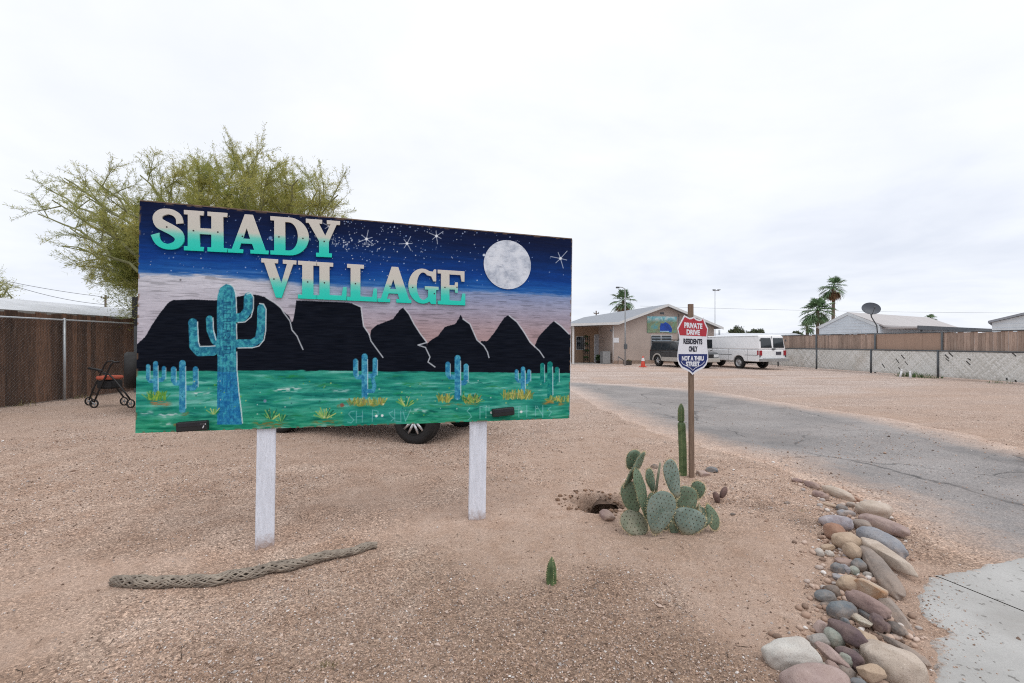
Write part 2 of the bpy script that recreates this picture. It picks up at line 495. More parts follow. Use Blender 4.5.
def graded(lo, hi, step, outer, g=1.16):
    mid = list(np.arange(lo, hi + 1e-6, step))
    a = []; s = step; x = hi
    while x < outer:
        s *= g; x += s; a.append(x)
    return mid, a
mx_, ax_ = graded(-4.6, 4.6, 0.035, 1500)
xs = np.array([-(q) for q in ax_[::-1]] + mx_ + ax_)
my_, ay_ = graded(1.0, 6.6, 0.025, 2500, 1.07)
ys = np.array([-60, -20, -8, -3, -1, 0, 0.5, 0.8] + my_ + ay_)
X, Y = np.meshgrid(xs, ys)
Z = gz(X, Y)
BX, BZ, BR = HOLE[0] + .06, -.105, .08
kp = ~((np.abs(X - BX) < BR) & (Y > HOLE[1]) & (Y < HOLE[1] + .4) & (Z < BZ + BR * .75) & (Z > BZ - BR * 1.3))
keepc = kp[:-1, :-1] | kp[1:, 1:] | kp[1:, :-1] | kp[:-1, 1:]
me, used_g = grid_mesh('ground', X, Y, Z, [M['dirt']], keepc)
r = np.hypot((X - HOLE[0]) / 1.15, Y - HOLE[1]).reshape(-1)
shaded_soil = np.clip(1.35 - r / 0.22, 0, 1) * .92
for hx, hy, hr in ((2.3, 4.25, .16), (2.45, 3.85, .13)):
    shaded_soil = np.maximum(shaded_soil, 0.4 * np.exp(-((X - hx) ** 2 + (Y - hy) ** 2).reshape(-1) / hr ** 2))
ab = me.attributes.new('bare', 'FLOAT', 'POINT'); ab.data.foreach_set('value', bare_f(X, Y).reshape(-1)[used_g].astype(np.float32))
a = me.attributes.new('shaded_soil', 'FLOAT', 'POINT'); a.data.foreach_set('value', shaded_soil[used_g].astype(np.float32))
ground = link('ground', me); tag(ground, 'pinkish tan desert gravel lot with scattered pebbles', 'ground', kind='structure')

M['shaded_soil'] = mat('shaded_soil', (0.075, 0.045, 0.03), .95, .3, 12, bumps=.6, bscale=40)
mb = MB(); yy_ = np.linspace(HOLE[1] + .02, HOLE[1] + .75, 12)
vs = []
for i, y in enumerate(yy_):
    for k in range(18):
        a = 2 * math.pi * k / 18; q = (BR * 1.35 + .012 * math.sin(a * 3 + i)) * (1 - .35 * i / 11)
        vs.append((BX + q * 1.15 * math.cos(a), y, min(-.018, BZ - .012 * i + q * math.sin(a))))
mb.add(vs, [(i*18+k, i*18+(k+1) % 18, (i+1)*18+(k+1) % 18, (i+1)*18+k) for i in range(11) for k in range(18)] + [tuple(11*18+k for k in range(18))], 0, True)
bo = build(mb, 'burrow', M['shaded_soil'], fixn=False); tag(bo, 'dark burrow tunnel dug under the gravel', 'burrow', kind='structure')

# ---- polygon sheets (road, pavement) with ragged dusty edges
def inside(poly, x, y):
    c = np.zeros(x.shape, bool); n = len(poly)
    for i in range(n):
        x0, y0 = poly[i]; x1, y1 = poly[(i + 1) % n]
        cond = ((y0 > y) != (y1 > y))
        with np.errstate(divide='ignore', invalid='ignore'):
            xi = (x1 - x0) * (y - y0) / (y1 - y0 + 1e-15) + x0
        c ^= cond & (x < xi)
    return c
def segdist(poly, x, y, closed=True):
    d = np.full(x.shape, 1e9); n = len(poly)
    for i in range(n if closed else n - 1):
        a = np.array(poly[i]); b = np.array(poly[(i + 1) % n]); ab = b - a
        t = np.clip(((x - a[0]) * ab[0] + (y - a[1]) * ab[1]) / (ab @ ab + 1e-15), 0, 1)
        d = np.minimum(d, np.hypot(x - a[0] - t * ab[0], y - a[1] - t * ab[1]))
    return d

def sheet(name, poly, z, cell, material, margin=0.15, wob=0.12, ws=2.0):
    P = np.array(poly); lo = P.min(0) - margin - .2; hi = P.max(0) + margin + .2
    nx = int((hi[0] - lo[0]) / cell) + 2; ny = int((hi[1] - lo[1]) / cell) + 2
    X, Y = np.meshgrid(np.linspace(lo[0], hi[0], nx), np.linspace(lo[1], hi[1], ny))
    sd = segdist(poly, X, Y); sd = np.where(inside(poly, X, Y), sd, -sd)
    sdw = sd + (fbm(X * ws, Y * ws, 9, 4) - .5) * 2 * wob
    kc = (sdw[:-1, :-1] + sdw[1:, 1:]) / 2 > -margin
    Zs = -0.02 + (z + 0.02) * sstep(-margin, margin * .4, sdw)
    me, used = grid_mesh(name, X, Y, Zs, [material], kc)
    a = me.attributes.new('edge', 'FLOAT', 'POINT'); a.data.foreach_set('value', sdw.reshape(-1)[used].astype(np.float32))
    return me

m, nt, bs = new_mat('worn_asphalt'); M['asphalt'] = m
dc, dh = dirt_nodes(nt, bs)
v = posvec(nt)
n = noise(nt, v, 0.7, 5, 0.6, 0.3)
ac = mixc(nt, mapr(nt, n, 0.35, 0.65), (0.232, 0.219, 0.214), (0.325, 0.307, 0.298))
cell = nt.nodes.new('ShaderNodeSeparateColor'); L(nt, voro(nt, v, 120, 'F1', 'Color'), cell.inputs[0])
ac = mixc(nt, 0.75, ac, ramp(nt, cell.outputs[0], [(0, (0.5, 0.5, 0.52)), (0.5, (0.95, 0.95, 0.96)), (1, (1.55, 1.5, 1.48))]), 'MULTIPLY')
# cracks
ce = voro(nt, noise and objvec(nt, (1, 1, 1)), 0.55, 'DISTANCE_TO_EDGE', 'Distance')
vn = nt.nodes.new('ShaderNodeTexNoise'); vn.inputs['Scale'].default_value = 3.0; vn.inputs['Detail'].default_value = 5
L(nt, v, vn.inputs['Vector'])
va = nt.nodes.new('ShaderNodeVectorMath'); va.operation = 'MULTIPLY_ADD'
L(nt, vn.outputs['Color'], va.inputs[0]); va.inputs[1].default_value = (0.35, 0.35, 0); L(nt, v, va.inputs[2])
ce = voro(nt, va.outputs[0], 0.5, 'DISTANCE_TO_EDGE', 'Distance')
crk = math_(nt, 'MULTIPLY', mapr(nt, ce, 0.0, 0.011, 1, 0), mapr(nt, noise(nt, v, 0.8, 2), 0.42, 0.52))
ce2 = voro(nt, va.outputs[0], 1.7, 'DISTANCE_TO_EDGE', 'Distance')
crk2 = math_(nt, 'MULTIPLY', mapr(nt, ce2, 0.0, 0.012, .8, 0), mapr(nt, noise(nt, v, 0.55, 3), 0.54, 0.62))
crk = math_(nt, 'MAXIMUM', crk, crk2)
ac = mixc(nt, mapr(nt, noise(nt, v, 0.42, 5, .6, .6), .5, .66, 0, .55), ac, (0.115, 0.113, 0.116))
ac = mixc(nt, math_(nt, 'MULTIPLY', crk, 0.8), ac, (0.05, 0.05, 0.052))
# dust washed over it in streaks
du = mapr(nt, noise(nt, objvec(nt, (0.5, 1.4, 1)), 1.1, 6, 0.7), 0.45, 0.75, 0, 0.6)
ac = mixc(nt, du, ac, (0.32, 0.285, 0.27))
ea = nt.nodes.new('ShaderNodeAttribute'); ea.attribute_name = 'edge'
e2 = math_(nt, 'ADD', ea.outputs['Fac'], math_(nt, 'MULTIPLY', math_(nt, 'SUBTRACT', noise(nt, v, 5.0, 6, 0.75), 0.5), 0.9))
fe = mapr(nt, e2, -0.02, 0.95)
colr = mixc(nt, fe, dc, ac)
L(nt, colr, bs.inputs['Base Color']); bs.inputs['Roughness'].default_value = 0.9; bs.inputs['Specular IOR Level'].default_value = 0.2
hh = math_(nt, 'SUBTRACT', math_(nt, 'ADD', math_(nt, 'MULTIPLY', cell.outputs[1], 0.5), math_(nt, 'MULTIPLY', math_(nt, 'SUBTRACT', 1.0, fe), dh)), crk)
bump(nt, bs, hh, 0.5, 0.01)

near_px = [(574,387),(614,407.5),(673,431),(741,447),(777,456),(814,471),(868,489),(913,512),(945,533)]
far_px = [(578,383),(628,386.5),(696,391.5),(786,406),(886,421)]
np_ = [gpt(*p)[:2] + np.array([-.36, -.26]) for p in near_px]; fp_ = [gpt(*p)[:2] + np.array([.4, .45]) for p in far_px]
road_poly = [(-6.0, 19.5), (1.0, 17.3)] + [tuple(p) for p in np_] + [(3.25, 2.9), (3.3, -3), (8.4, -3), (8.0, 3.0), (7.6, 6.6)] + [tuple(p) for p in fp_[::-1]] + [(0.8, 18.7), (-6.0, 21)]
road = link('road', sheet('road', road_poly, 0.004, 0.07, M['asphalt'], 0.25, 0.25, 1.3)); tag(road, 'worn grey asphalt drive fading into gravel at its edges', 'road', kind='structure')

m, nt, bs = new_mat('pale_concrete'); M['concrete'] = m
dc, dh = dirt_nodes(nt, bs)
v = posvec(nt)
n = noise(nt, v, 2.2, 6, 0.65)
cc = mixc(nt, mapr(nt, n, 0.3, 0.7), (0.36, 0.352, 0.338), (0.48, 0.472, 0.457))
cc = mixc(nt, mapr(nt, noise(nt, v, 90, 3, 0.7), 0.35, 0.65, 0, 0.35), cc, (0.29, 0.29, 0.285))
cc = mixc(nt, mapr(nt, noise(nt, v, 1.3, 6, .75), .5, .7, 0, .5), cc, (0.27, 0.25, 0.23))
pit = mapr(nt, noise(nt, v, 24, 2, 0.5), 0.65, 0.70)
cc = mixc(nt, math_(nt, 'MULTIPLY', pit, 0.75), cc, (0.13, 0.12, 0.11))
ea = nt.nodes.new('ShaderNodeAttribute'); ea.attribute_name = 'edge'
e2 = math_(nt, 'ADD', math_(nt, 'ADD', ea.outputs['Fac'], 0.03), math_(nt, 'MULTIPLY', math_(nt, 'SUBTRACT', noise(nt, v, 11.0, 7, 0.8), 0.5), 0.50))
fe = mapr(nt, e2, -0.01, 0.05)
L(nt, mixc(nt, fe, dc, cc), bs.inputs['Base Color']); bs.inputs['Roughness'].default_value = 0.85
bump(nt, bs, math_(nt, 'ADD', noise(nt, v, 120, 4, 0.7), math_(nt, 'MULTIPLY', math_(nt, 'SUBTRACT', 1.0, fe), dh)), 0.3, 0.008)
J0 = gpt(934, 576.5)[:2]; J1 = gpt(1024, 613)[:2]; jd = (J1 - J0) / np.linalg.norm(J1 - J0); jn = np.array([-jd[1], jd[0]])
def jp(t, o=0): return tuple(J0 + jd * t + jn * o)
left_slab = [tuple(gpt(934,577.5)[:2]), tuple(gpt(915,596)[:2]), tuple(gpt(920,612)[:2]), tuple(gpt(946,634)[:2]), tuple(gpt(932,652)[:2]), tuple(gpt(936,684)[:2]), (1.86, 1.4), (1.9, -1), jp(4.6, -.008)]
right_slab = [jp(0.0, .008), tuple(gpt(962,571)[:2]), tuple(gpt(1024,556)[:2]), (5.5, 3.9), (7.9, 4.3), (7.9, -1), jp(4.6, .008)]
M['joint'] = mat('joint', (0.07, 0.065, 0.06), 0.95, 0.2)
for i, (pl, lb) in enumerate(((left_slab, 'pale concrete pavement slab with gravel spilled over its ragged edge'), (right_slab, 'pale concrete pavement slab meeting the asphalt drive'))):
    # only the outer, gravelled edge is ragged; the joint side is sharp
    P = np.array(pl); lo = P.min(0) - .1; hi = P.max(0) + .1; cell_ = 0.03
    X, Y = np.meshgrid(np.arange(lo[0], hi[0], cell_), np.arange(lo[1], hi[1], cell_))
    sgn = (X - J0[0]) * jn[0] + (Y - J0[1]) * jn[1]
    side = sgn if i else -sgn
    openp = pl[:-1] if i == 0 else pl[:-1]
    sd = segdist(openp, X, Y, False); sd = np.where(inside(pl, X, Y) | ((side < 0.02) & (side > -0.2) & (((X - J0[0]) * jd[0] + (Y - J0[1]) * jd[1]) > 0)), sd, -sd)
    # snap vertices beside the joint on to its line
    off = np.where(side < 0.006, 0.006 - side, 0) * (1 if i else -1)
    X2 = X + jn[0] * off; Y2 = Y + jn[1] * off
    kv = (side > -cell_ * 1.2) & (sd > -0.06)
    kc = kv[:-1, :-1] & kv[1:, 1:] & kv[1:, :-1] & kv[:-1, 1:]
    kc &= ~((side[:-1, :-1] < 0.006) & (side[1:, 1:] < 0.006) & (side[1:, :-1] < 0.006) & (side[:-1, 1:] < 0.006))
    me, used = grid_mesh('pavement', X2, Y2, -0.02 + 0.030 * sstep(-0.05, 0.03, sd + (fbm(X * 9, Y * 9, 15, 4) - .5) * .1), [M['concrete']], kc)
    at2 = me.attributes.new('edge', 'FLOAT', 'POINT'); at2.data.foreach_set('value', sd.reshape(-1)[used].astype(np.float32))
    tag(link('pavement', me), lb, 'pavement', kind='structure')
# ------------------------------------------------------------------ loose gravel (stuff)
def pebbles(name, n, ymin, ymax, smin, smax, seed, power=1.0, rel=None):
    rng = np.random.default_rng(seed)
    u = rng.random(n)
    yy = ymin * (ymax / ymin) ** (u ** power)
    xx = (rng.random(n) * 2 - 1) * (yy * 1.17 + .2)
    e = np.interp(yy, EDGE_Y, EDGE_X)
    patch = fbm(xx * .8, yy * .8, 31, 3)
    dens = sstep(0.34, 0.62, patch) * .8 + .2
    over = sstep(-0.1, 0.55, xx - e)
    dens = dens * (1 - over * np.where(yy < 6, .93, .8))
    dens = dens * (1 - .86 * bare_f(xx, yy))
    keep = rng.random(n) < dens
    xx, yy, over = xx[keep], yy[keep], over[keep]; k = len(xx)
    s = smin * (smax / smin) ** (rng.random(k) ** 2.2) * np.clip(yy / 3.0, .8, 2.2) ** .5
    base = np.array([(1,0,0),(-1,0,0),(0,1,0),(0,-1,0),(0,0,.75),(0,0,-.75),], float)
    fc = np.array([(0,2,4),(2,1,4),(1,3,4),(3,0,4),(2,0,5),(1,2,5),(3,1,5),(0,3,5)])
    V = base[None] * (0.6 + 0.7 * rng.random((k, 6, 1)))
    an = rng.random(k) * 6.283; ca, sa = np.cos(an), np.sin(an); tl = rng.normal(0, .5, k)
    el = 0.6 + .8 * rng.random(k)
    x = V[..., 0] * el[:, None]; y = V[..., 1]; z = V[..., 2]
    y, z = y * np.cos(tl)[:, None] - z * np.sin(tl)[:, None], y * np.sin(tl)[:, None] + z * np.cos(tl)[:, None]
    x, y = x * ca[:, None] - y * sa[:, None], x * sa[:, None] + y * ca[:, None]
    V = np.stack([x, y, z], -1) * (s[:, None, None] * .5)
    g = gz(xx, yy) + np.where(over > .5, .006, 0)
    V[..., 0] += xx[:, None]; V[..., 1] += yy[:, None]; V[..., 2] += (g + s * .18)[:, None]
    q = (fc[None] + (np.arange(k) * 6)[:, None, None]).reshape(-1, 3)
    return raw_mesh(name, V.reshape(-1, 3), q, [M['pebble']], smooth=False)

m, nt, bs = new_mat('pebble'); M['pebble'] = m
g = nt.nodes.new('ShaderNodeNewGeometry')
col = ramp(nt, g.outputs['Random Per Island'], [(0.0, (0.11, 0.07, 0.052)), (0.13, (0.22, 0.145, 0.105)), (0.33, (0.41, 0.275, 0.205)), (0.55, (0.53, 0.385, 0.305)), (0.75, (0.63, 0.50, 0.425)), (0.85, (0.30, 0.28, 0.275)), (0.92, (0.63, 0.57, 0.53)), (1.0, (0.82, 0.78, 0.75))])
col = mixc(nt, mapr(nt, noise(nt, posvec(nt), 160, 2), 0.35, 0.65, 0, 0.35), col, (0.28, 0.20, 0.16))
L(nt, col, bs.inputs['Base Color']); bs.inputs['Roughness'].default_value = 0.85
gv = link('loose_gravel', pebbles('loose_gravel', 230000, 1.75, 11.0, .0036, .017, 5))
tag(gv, 'loose tan and grey gravel strewn over the dirt', 'gravel', kind='stuff')
gv2 = link('small_pebbles', pebbles('small_pebbles', 3000, 1.8, 11.0, .012, .034, 8))
tag(gv2, 'larger pale and brown pebbles strewn over the dirt', 'pebbles', kind='stuff')

# ------------------------------------------------------------------ painted village sign
ZL, ZR = 3.218, 4.171
BLc = at(134.5, 433, ZL); TLc = at(139, 201, ZL); TRc = at(571, 239, ZR); BRc = at(570, 418.5, ZR)
ex = (BRc + TRc) - (BLc + TLc); ex[2] -= 0; ex = ex / np.linalg.norm(ex)
BWD = np.linalg.norm(((BRc + TRc) - (BLc + TLc)) / 2)
nrm = np.cross(ex, np.array([0, 0, 1.0])); nrm /= np.linalg.norm(nrm)
eu = np.cross(nrm, ex)
BH = np.linalg.norm(TLc - BLc) * .5 + np.linalg.norm(TRc - BRc) * .5
BO = (BLc + BRc) / 2 - ex * BWD / 2
BM = Matrix(((ex[0], eu[0], nrm[0], BO[0]), (ex[1], eu[1], nrm[1], BO[1]), (ex[2], eu[2], nrm[2], BO[2]), (0, 0, 0, 1)))
def bpx(px, py):
    d = on_plane(px, py, BO, nrm) - BO
    return np.array([d @ ex, d @ eu])
# exact homography-style mapping: photo quad -> full board
QUAD = np.array([bpx(139, 201), bpx(571, 239), bpx(570, 418.5), bpx(134.5, 433)])
def uv_fix(p):      # local metres, snapped so the photo's quad fills the board
    return p

base_c = (gpt(264.5, 547) + gpt(476.5, 521)) / 2
sign = empty('village_sign', tuple(base_c), math.atan2(ex[1], ex[0]), 'large hand painted desert night sign with raised turquoise lettering on two white posts', 'sign')
S_inv = wm(sign).inverted()
BL_ = S_inv @ BM           # board frame in the sign's own space
def b_obj(mb, name, mats, parent=None, bevel=0.0):
    o = build(mb, name, mats, None, bevel=bevel)
    o.parent = parent or sign
    o.matrix_basis = BL_ if parent is None else Matrix()
    return o

# ---- the mural, painted as pigment on a fine mesh
NX, NY = 900, 450
u = np.linspace(0, BWD, NX); vv_ = np.linspace(0, BH, NY)
LU, LV = np.meshgrid(u, vv_)
Wp = BO[None, None] + LU[..., None] * ex + LV[..., None] * eu
PX = CX + F * Wp[..., 0] / Wp[..., 1]; PY = HY - F * (Wp[..., 2] - CAM) / Wp[..., 1]
C = np.zeros((NY, NX, 3))
def sub(x0, x1, y0, y1):
    q = np.array([bpx(a, b) for a in (x0, x1) for b in (y0, y1)])
    i0 = int(max(0, (q[:, 0].min() / BWD) * (NX - 1) - 2)); i1 = int(min(NX, (q[:, 0].max() / BWD) * (NX - 1) + 3))
    j0 = int(max(0, (q[:, 1].min() / BH) * (NY - 1) - 2)); j1 = int(min(NY, (q[:, 1].max() / BH) * (NY - 1) + 3))
    return slice(j0, max(j1, j0)), slice(i0, max(i1, i0))
def blend(sl, mask, c):
    C[sl] = C[sl] * (1 - mask[..., None]) + np.asarray(c, float) * mask[..., None]
def stroke(pts, wd, c, a=1.0):
    P = np.array(pts, float)
    sl = sub(P[:, 0].min() - wd - 1, P[:, 0].max() + wd + 1, P[:, 1].min() - wd - 1, P[:, 1].max() + wd + 1)
    if PX[sl].size == 0: return
    d = segdist(pts, PX[sl], PY[sl], False)
    blend(sl, a * (1 - sstep(wd * .5 - .25, wd * .5 + .25, d)), c)
def fill(pts, c, a=1.0, soft=.35, rough=0.0):
    P = np.array(pts, float)
    sl = sub(P[:, 0].min() - 1, P[:, 0].max() + 1, P[:, 1].min() - 1, P[:, 1].max() + 1)
    x, y = PX[sl], PY[sl]
    sd = segdist(pts, x, y); sd = np.where(inside(pts, x, y), sd, -sd)
    if rough: sd = sd + (vnoise(x * 1.1, y * 1.1, 4) - .5) * rough
    mk = a * sstep(-soft, soft, sd)
    if callable(c): c = c(x, y)
    blend(sl, mk, c)
    return sl
def blob(x, y, r, c, a=1.0):
    sl = sub(x - r - 1, x + r + 1, y - r - 1, y + r + 1)
    if PX[sl].size == 0: return
    d = np.hypot(PX[sl] - x, PY[sl] - y)
    blend(sl, a * (1 - sstep(r * .5, r * 1.05, d)), c)
def smear(x0, x1, y, th, c, a):
    sl = sub(x0 - 2, x1 + 2, y - th * 2, y + th * 2)
    x, yy = PX[sl], PY[sl]
    if x.size == 0: return
    mk = sstep(x0, x0 + (x1 - x0) * .25, x) * (1 - sstep(x1 - (x1 - x0) * .3, x1, x)) * np.exp(-((yy - y + (vnoise(x * .2, x * 0, 3) - .5) * 3) / th) ** 2)
    mk = mk * sstep(.3, .65, vnoise(x * .25, yy * 1.6, 77))
    blend(sl, np.clip(a * mk, 0, 1), c)

brush = fbm(LU * 4, LV * 60, 41, 4); brush2 = fbm(LU * 14, LV * 90, 43, 3); cloud = fbm(LU * 2.3, LV * 5, 47, 4)
yb = np.interp(PX, [135, 200, 260, 300, 350, 460, 520, 575], [273.5, 274, 279, 283.5, 286, 290.5, 293, 296])
yt = 201 + (PX - 139) * 38 / 432
t = np.clip((PY - yt) / (yb - yt), 0, 1.3)
def ramp_np(t, stops):
    ps = [s[0] for s in stops]; out = np.stack([np.interp(t, ps, [s[1][k] for s in stops]) for k in range(3)], -1)
    return out
night = ramp_np(t + (brush - .5) * .22 + (cloud - .5) * .12, [(0, (11, 18, 46)), (.25, (11, 27, 66)), (.5, (12, 42, 98)), (.75, (15, 58, 134)), (.93, (28, 84, 160)), (1.0, (58, 108, 176)), (1.3, (110, 146, 194))])
s_ = np.clip((PY - yb) / 75, 0, 1)
rt = sstep(230, 400, PX)
dusk = (1 - rt)[..., None] * ramp_np(s_, [(0, (205, 206, 217)), (.3, (196, 194, 206)), (1, (186, 180, 192))]) + rt[..., None] * ramp_np(s_, [(0, (128, 146, 188)), (.2, (158, 158, 182)), (.5, (172, 150, 156)), (1, (168, 128, 122))])
pale = sstep(.5, .75, cloud) * rt
dusk = dusk * (1 - .35 * pale[..., None]) + np.array((196, 196, 212)) * .35 * pale[..., None]
dusk = dusk + ((brush - .5) * 26)[..., None]
crack = sstep(.70, .8, vnoise(LU * 9, LV * 150, 60)) * .5
dusk = dusk * (1 - .35 * crack[..., None])
nb = sstep(.965, 1.05, t + (brush2 - .5) * .08)[..., None]
C[:] = night * (1 - nb) + dusk * nb
# mountains
DARK = (8, 13, 24)
ridge = [[(136,345),(145,337),(152,325),(160,313),(168,303),(173,300),(195,299.5),(215,300.5),(236,297),(250,294.5),(258,295),(266,297.5),(275,303),(281,308),(283,311),(289,316),(292,323),(292,375),(133,375)],
 [(290,375),(290,323),(293,321),(295,310),(296.4,300.5),(320,301.5),(345,302.5),(353,303.5),(361,307),(362,318),(363,325),(368,333),(371,340),(376,349),(376,375)],
 [(368,375),(370,337),(371,330),(377,325),(393,319),(397,313.7),(400,309.5),(403.5,307.4),(408.6,313.7),(414,324),(420,334),(426.7,343),(430,375)],
 [(424,375),(427,344),(432,339.5),(438,336),(444.7,327),(455,324),(458.7,319),(460.5,315),(463,319),(469.5,324),(473,330.6),(476,338.5),(482,344),(486,375)],
 [(478,375),(481,341),(487.5,341),(494,333),(500,324),(504,318),(508.5,315),(512,318),(517,321.6),(523.6,332),(530,343),(536,349),(539,375)],
 [(532,375),(535,345),(538,338),(541.7,333),(549.6,325),(554,321),(561,326),(569,334),(575,340),(575,375)]]
for rg in ridge:
    fill(rg, lambda x, y: np.array(DARK) + ((vnoise(x * .1, y * .9, 12) - .5) * 14)[..., None], rough=.5)
WH = (205, 212, 220)
for ln in ([(266,297.5),(275,303),(281,308)],[(281,308),(284,313),(290,321),(292,330),(297,336),(300,343),(303,349.5)],[(353,303.5),(361,307),(362.5,318),(363.5,326),(369,334),(371,341),(376,348),(383,357.5)],
           [(404,308),(409,314),(414,324),(420.5,334),(427,342.5),(418,345),(425.5,347.5),(430,357),(428,362),(435,367)],[(463,319),(470,324),(473,331),(477,340),(484,346),(487.5,352),(489,357.6)],
           [(509,315.5),(517,322),(524,332),(530,342),(539.5,351),(544,357.6)],[(555,321.5),(561,326),(569,334)]):
    stroke(ln, 1.15, WH, .85)
# plain
yg = np.interp(PX, [130, 300, 350, 460, 575], [371, 370.5, 371, 372, 373.5])
gm = sstep(-.6, .6, PY - yg + (brush2 - .5) * 2)
gn = fbm(LU * 5, LV * 42, 71, 4); gn2 = fbm(LU * 11, LV * 70, 73, 3)
plain = ramp_np(gn, [(.15, (14, 96, 90)), (.36, (28, 128, 114)), (.5, (44, 146, 126)), (.6, (50, 150, 130)), (.8, (108, 184, 172))])
low = sstep(400, 428, PY)[..., None]
plain = plain * (1 - .5 * low) + .5 * low * ramp_np(gn2, [(.2, (14, 98, 66)), (.5, (28, 134, 88)), (.8, (70, 160, 110))])
plain = plain + ((gn2 - .5) * 40)[..., None]
C[:] = C * (1 - gm[..., None]) + plain * gm[..., None]
rs = random.Random(5)
for i in range(150):
    x = rs.uniform(136, 560); y = rs.uniform(376, 425); smear(x, x + rs.uniform(12, 45), y, rs.uniform(.7, 1.8), rs.choice([(8, 84, 82), (60, 170, 150), (26, 140, 96), (10, 104, 100), (120, 196, 186), (30, 120, 60)]), rs.uniform(.3, .8))
for x0, x1, y, a in ((188,216,393,.9),(155,185,415,.9),(138,156,413,.6),(270,306,389,.95),(276,300,392,.6),(330,352,391,.6),(440,460,392,.5),(408,430,410,.8),(158,176,424,.7),(250,300,427,.5),(300,345,426,.5),(520,545,390,.4)):
    smear(x0, x1, y, 1.6, (205, 222, 222), a)
def cloudy(c1, c2, sd):
    c1 = np.array(c1, float); c2 = np.array(c2, float)
    return lambda x, y: c1 + (c2 - c1) * sstep(.3, .7, fbm(x * .35, y * .35, sd, 3))[..., None] + ((vnoise(x * 1.6, y * 1.6, sd + 2) - .5) * 34)[..., None]
def limb(pts, wd, c):       # a painted cactus limb: thick rounded stroke
    P = np.array(pts, float)
    sl = sub(P[:, 0].min() - wd, P[:, 0].max() + wd, P[:, 1].min() - wd, P[:, 1].max() + wd)
    x, y = PX[sl], PY[sl]; d = segdist(pts, x, y, False)
    blend(sl, 1 - sstep(wd / 2 - .35, wd / 2 + .35, d), c(x, y))
BLU = cloudy((34, 106, 138), (62, 158, 172), 90); BLU2 = cloudy((24, 98, 158), (44, 134, 178), 92)
# the big saguaro
limb([(213,351),(199,351.5),(194,346),(193.3,325),(192.8,323)], 9.5, BLU)
limb([(219,346),(214,340),(210,330),(209.5,319)], 7, BLU)
limb([(236,318),(243,317),(248,310),(248.5,297)], 9, BLU)
limb([(236,343.5),(252,343.5),(259,339),(261,328),(261.5,308)], 8.2, BLU)
fill([(217.2,424.5),(217.4,360),(216.8,310),(217.5,296),(220,288),(226,284),(232,285.5),(235,292),(236,305),(236,350),(237.5,380),(239.5,405),(242,424.5)], BLU)
fill([(217,424.5),(217.4,372),(236.6,372),(239.5,405),(242,424.5)], BLU2, .85)
for x in (219.5, 223, 226.5, 230, 233.5):
    for y in range(296, 420, 5):
        stroke([(x + rs.uniform(-.6, .6), y), (x + rs.uniform(-.6, .6) + (y - 370) * .01 * (x - 226) / 8, y + 4)], .7, (16, 62, 110), rs.uniform(.15, .6))
for i in range(40):
    x = rs.uniform(218, 235); y = rs.uniform(288, 420); stroke([(x, y), (x + rs.uniform(-1, 1), y + rs.uniform(2, 6))], .8, rs.choice([(70, 180, 190), (20, 74, 128), (60, 160, 200)]), .55)
# dark brush lettering running down the trunk
for y, segs in ((302, [((0,0),(7,1)),((0,2.6),(7,3.4)),((0,0),(0,3))]),(308,[((0,1),(7,0)),((0,1),(7,3)),]),(313.5,[((0,0),(7,0)),((7,0),(7,3)),((0,0),(0,3))]),(318.5,[((0,0),(7,.5)),((3.5,0),(3.5,3)),((0,3),(7,3))]),(324,[((0,0),(0,3.6)),((0,0),(7,0)),((3.5,0),(3.5,3)),((7,0),(7,3.6))]),(329.5,[((0,1.5),(7,0)),((0,1.5),(7,3.2)),((3,.8),(3,2.4))]),(335,[((0,0),(2,3)),((2,3),(5,0)),((5,0),(7,3))]),(340,[((0,0),(7,0)),((0,3),(7,3)),((3.5,0),(3.5,3))]),(346.5,[((0,0),(6,0)),((6,0),(6,3)),((0,0),(0,3)),((0,3),(6,3))]),(353,[((0,0),(7,1)),((7,1),(7,3.5))])):
    for a_, b_ in segs:
        stroke([(230.5 - a_[0], y + a_[1]), (230.5 - b_[0], y + b_[1])], .95, (16, 52, 92), .5)
for ln in ([(230,284.2),(234,287.5),(236,295),(236.6,310),(236.6,313)],[(238,322.5),(245,322),(251,317),(253.3,309),(253.5,297),(251,293),(247,294)],[(238,348),(252,347.8),(259,346),(264,340),(265.8,330),(266,309),(263.5,304),(259.5,303.5)],
           [(197.5,322),(198.5,342),(200,346.5),(215,346)],[(213,318),(213.5,330),(216,340)],[(236.8,352),(237,370),(239,393),(241,408),(242.5,423)],[(236.5,324),(236.8,339)]):
    stroke(ln, 1.1, (206, 222, 228), .9)
# small saguaros
def small(tr, la, ra, c, w=5.0):
    x, y0, y1 = tr
    for (ax, ay, j) in (la, ra):
        limb([(x, j), (ax + (2 if ax < x else -2), j), (ax, j - 3), (ax, ay)], w * .8, c)
    limb([(x, y1), (x, y0 + w / 2)], w, c)
    stroke([(x + w / 2, y0 + w), (x + w / 2 + .2, y1 - 2)], .9, (196, 222, 232), .8)
    for (ax, ay, j) in (la, ra):
        stroke([(ax + w * .42, ay), (ax + w * .42, j - 1)], .8, (190, 218, 230), .7)
LB = cloudy((38, 116, 160), (72, 158, 186), 95); LG = cloudy((12, 110, 108), (36, 140, 124), 97)
small((155.6, 361, 397), (148, 366, 381), (163.8, 368, 380), LB, 5.0)
small((182.4, 360, 410), (173.5, 369, 383), (195.5, 369, 388), LB, 6.6)
small((364.6, 353.5, 396), (355.5, 361, 377), (375, 360, 376), LB, 6.0)
limb([(366, 391), (373, 391), (374.5, 386), (373, 380)], 4, LB)
small((457.6, 355, 397), (447.8, 364, 377), (466, 366, 383), LB, 6.0)
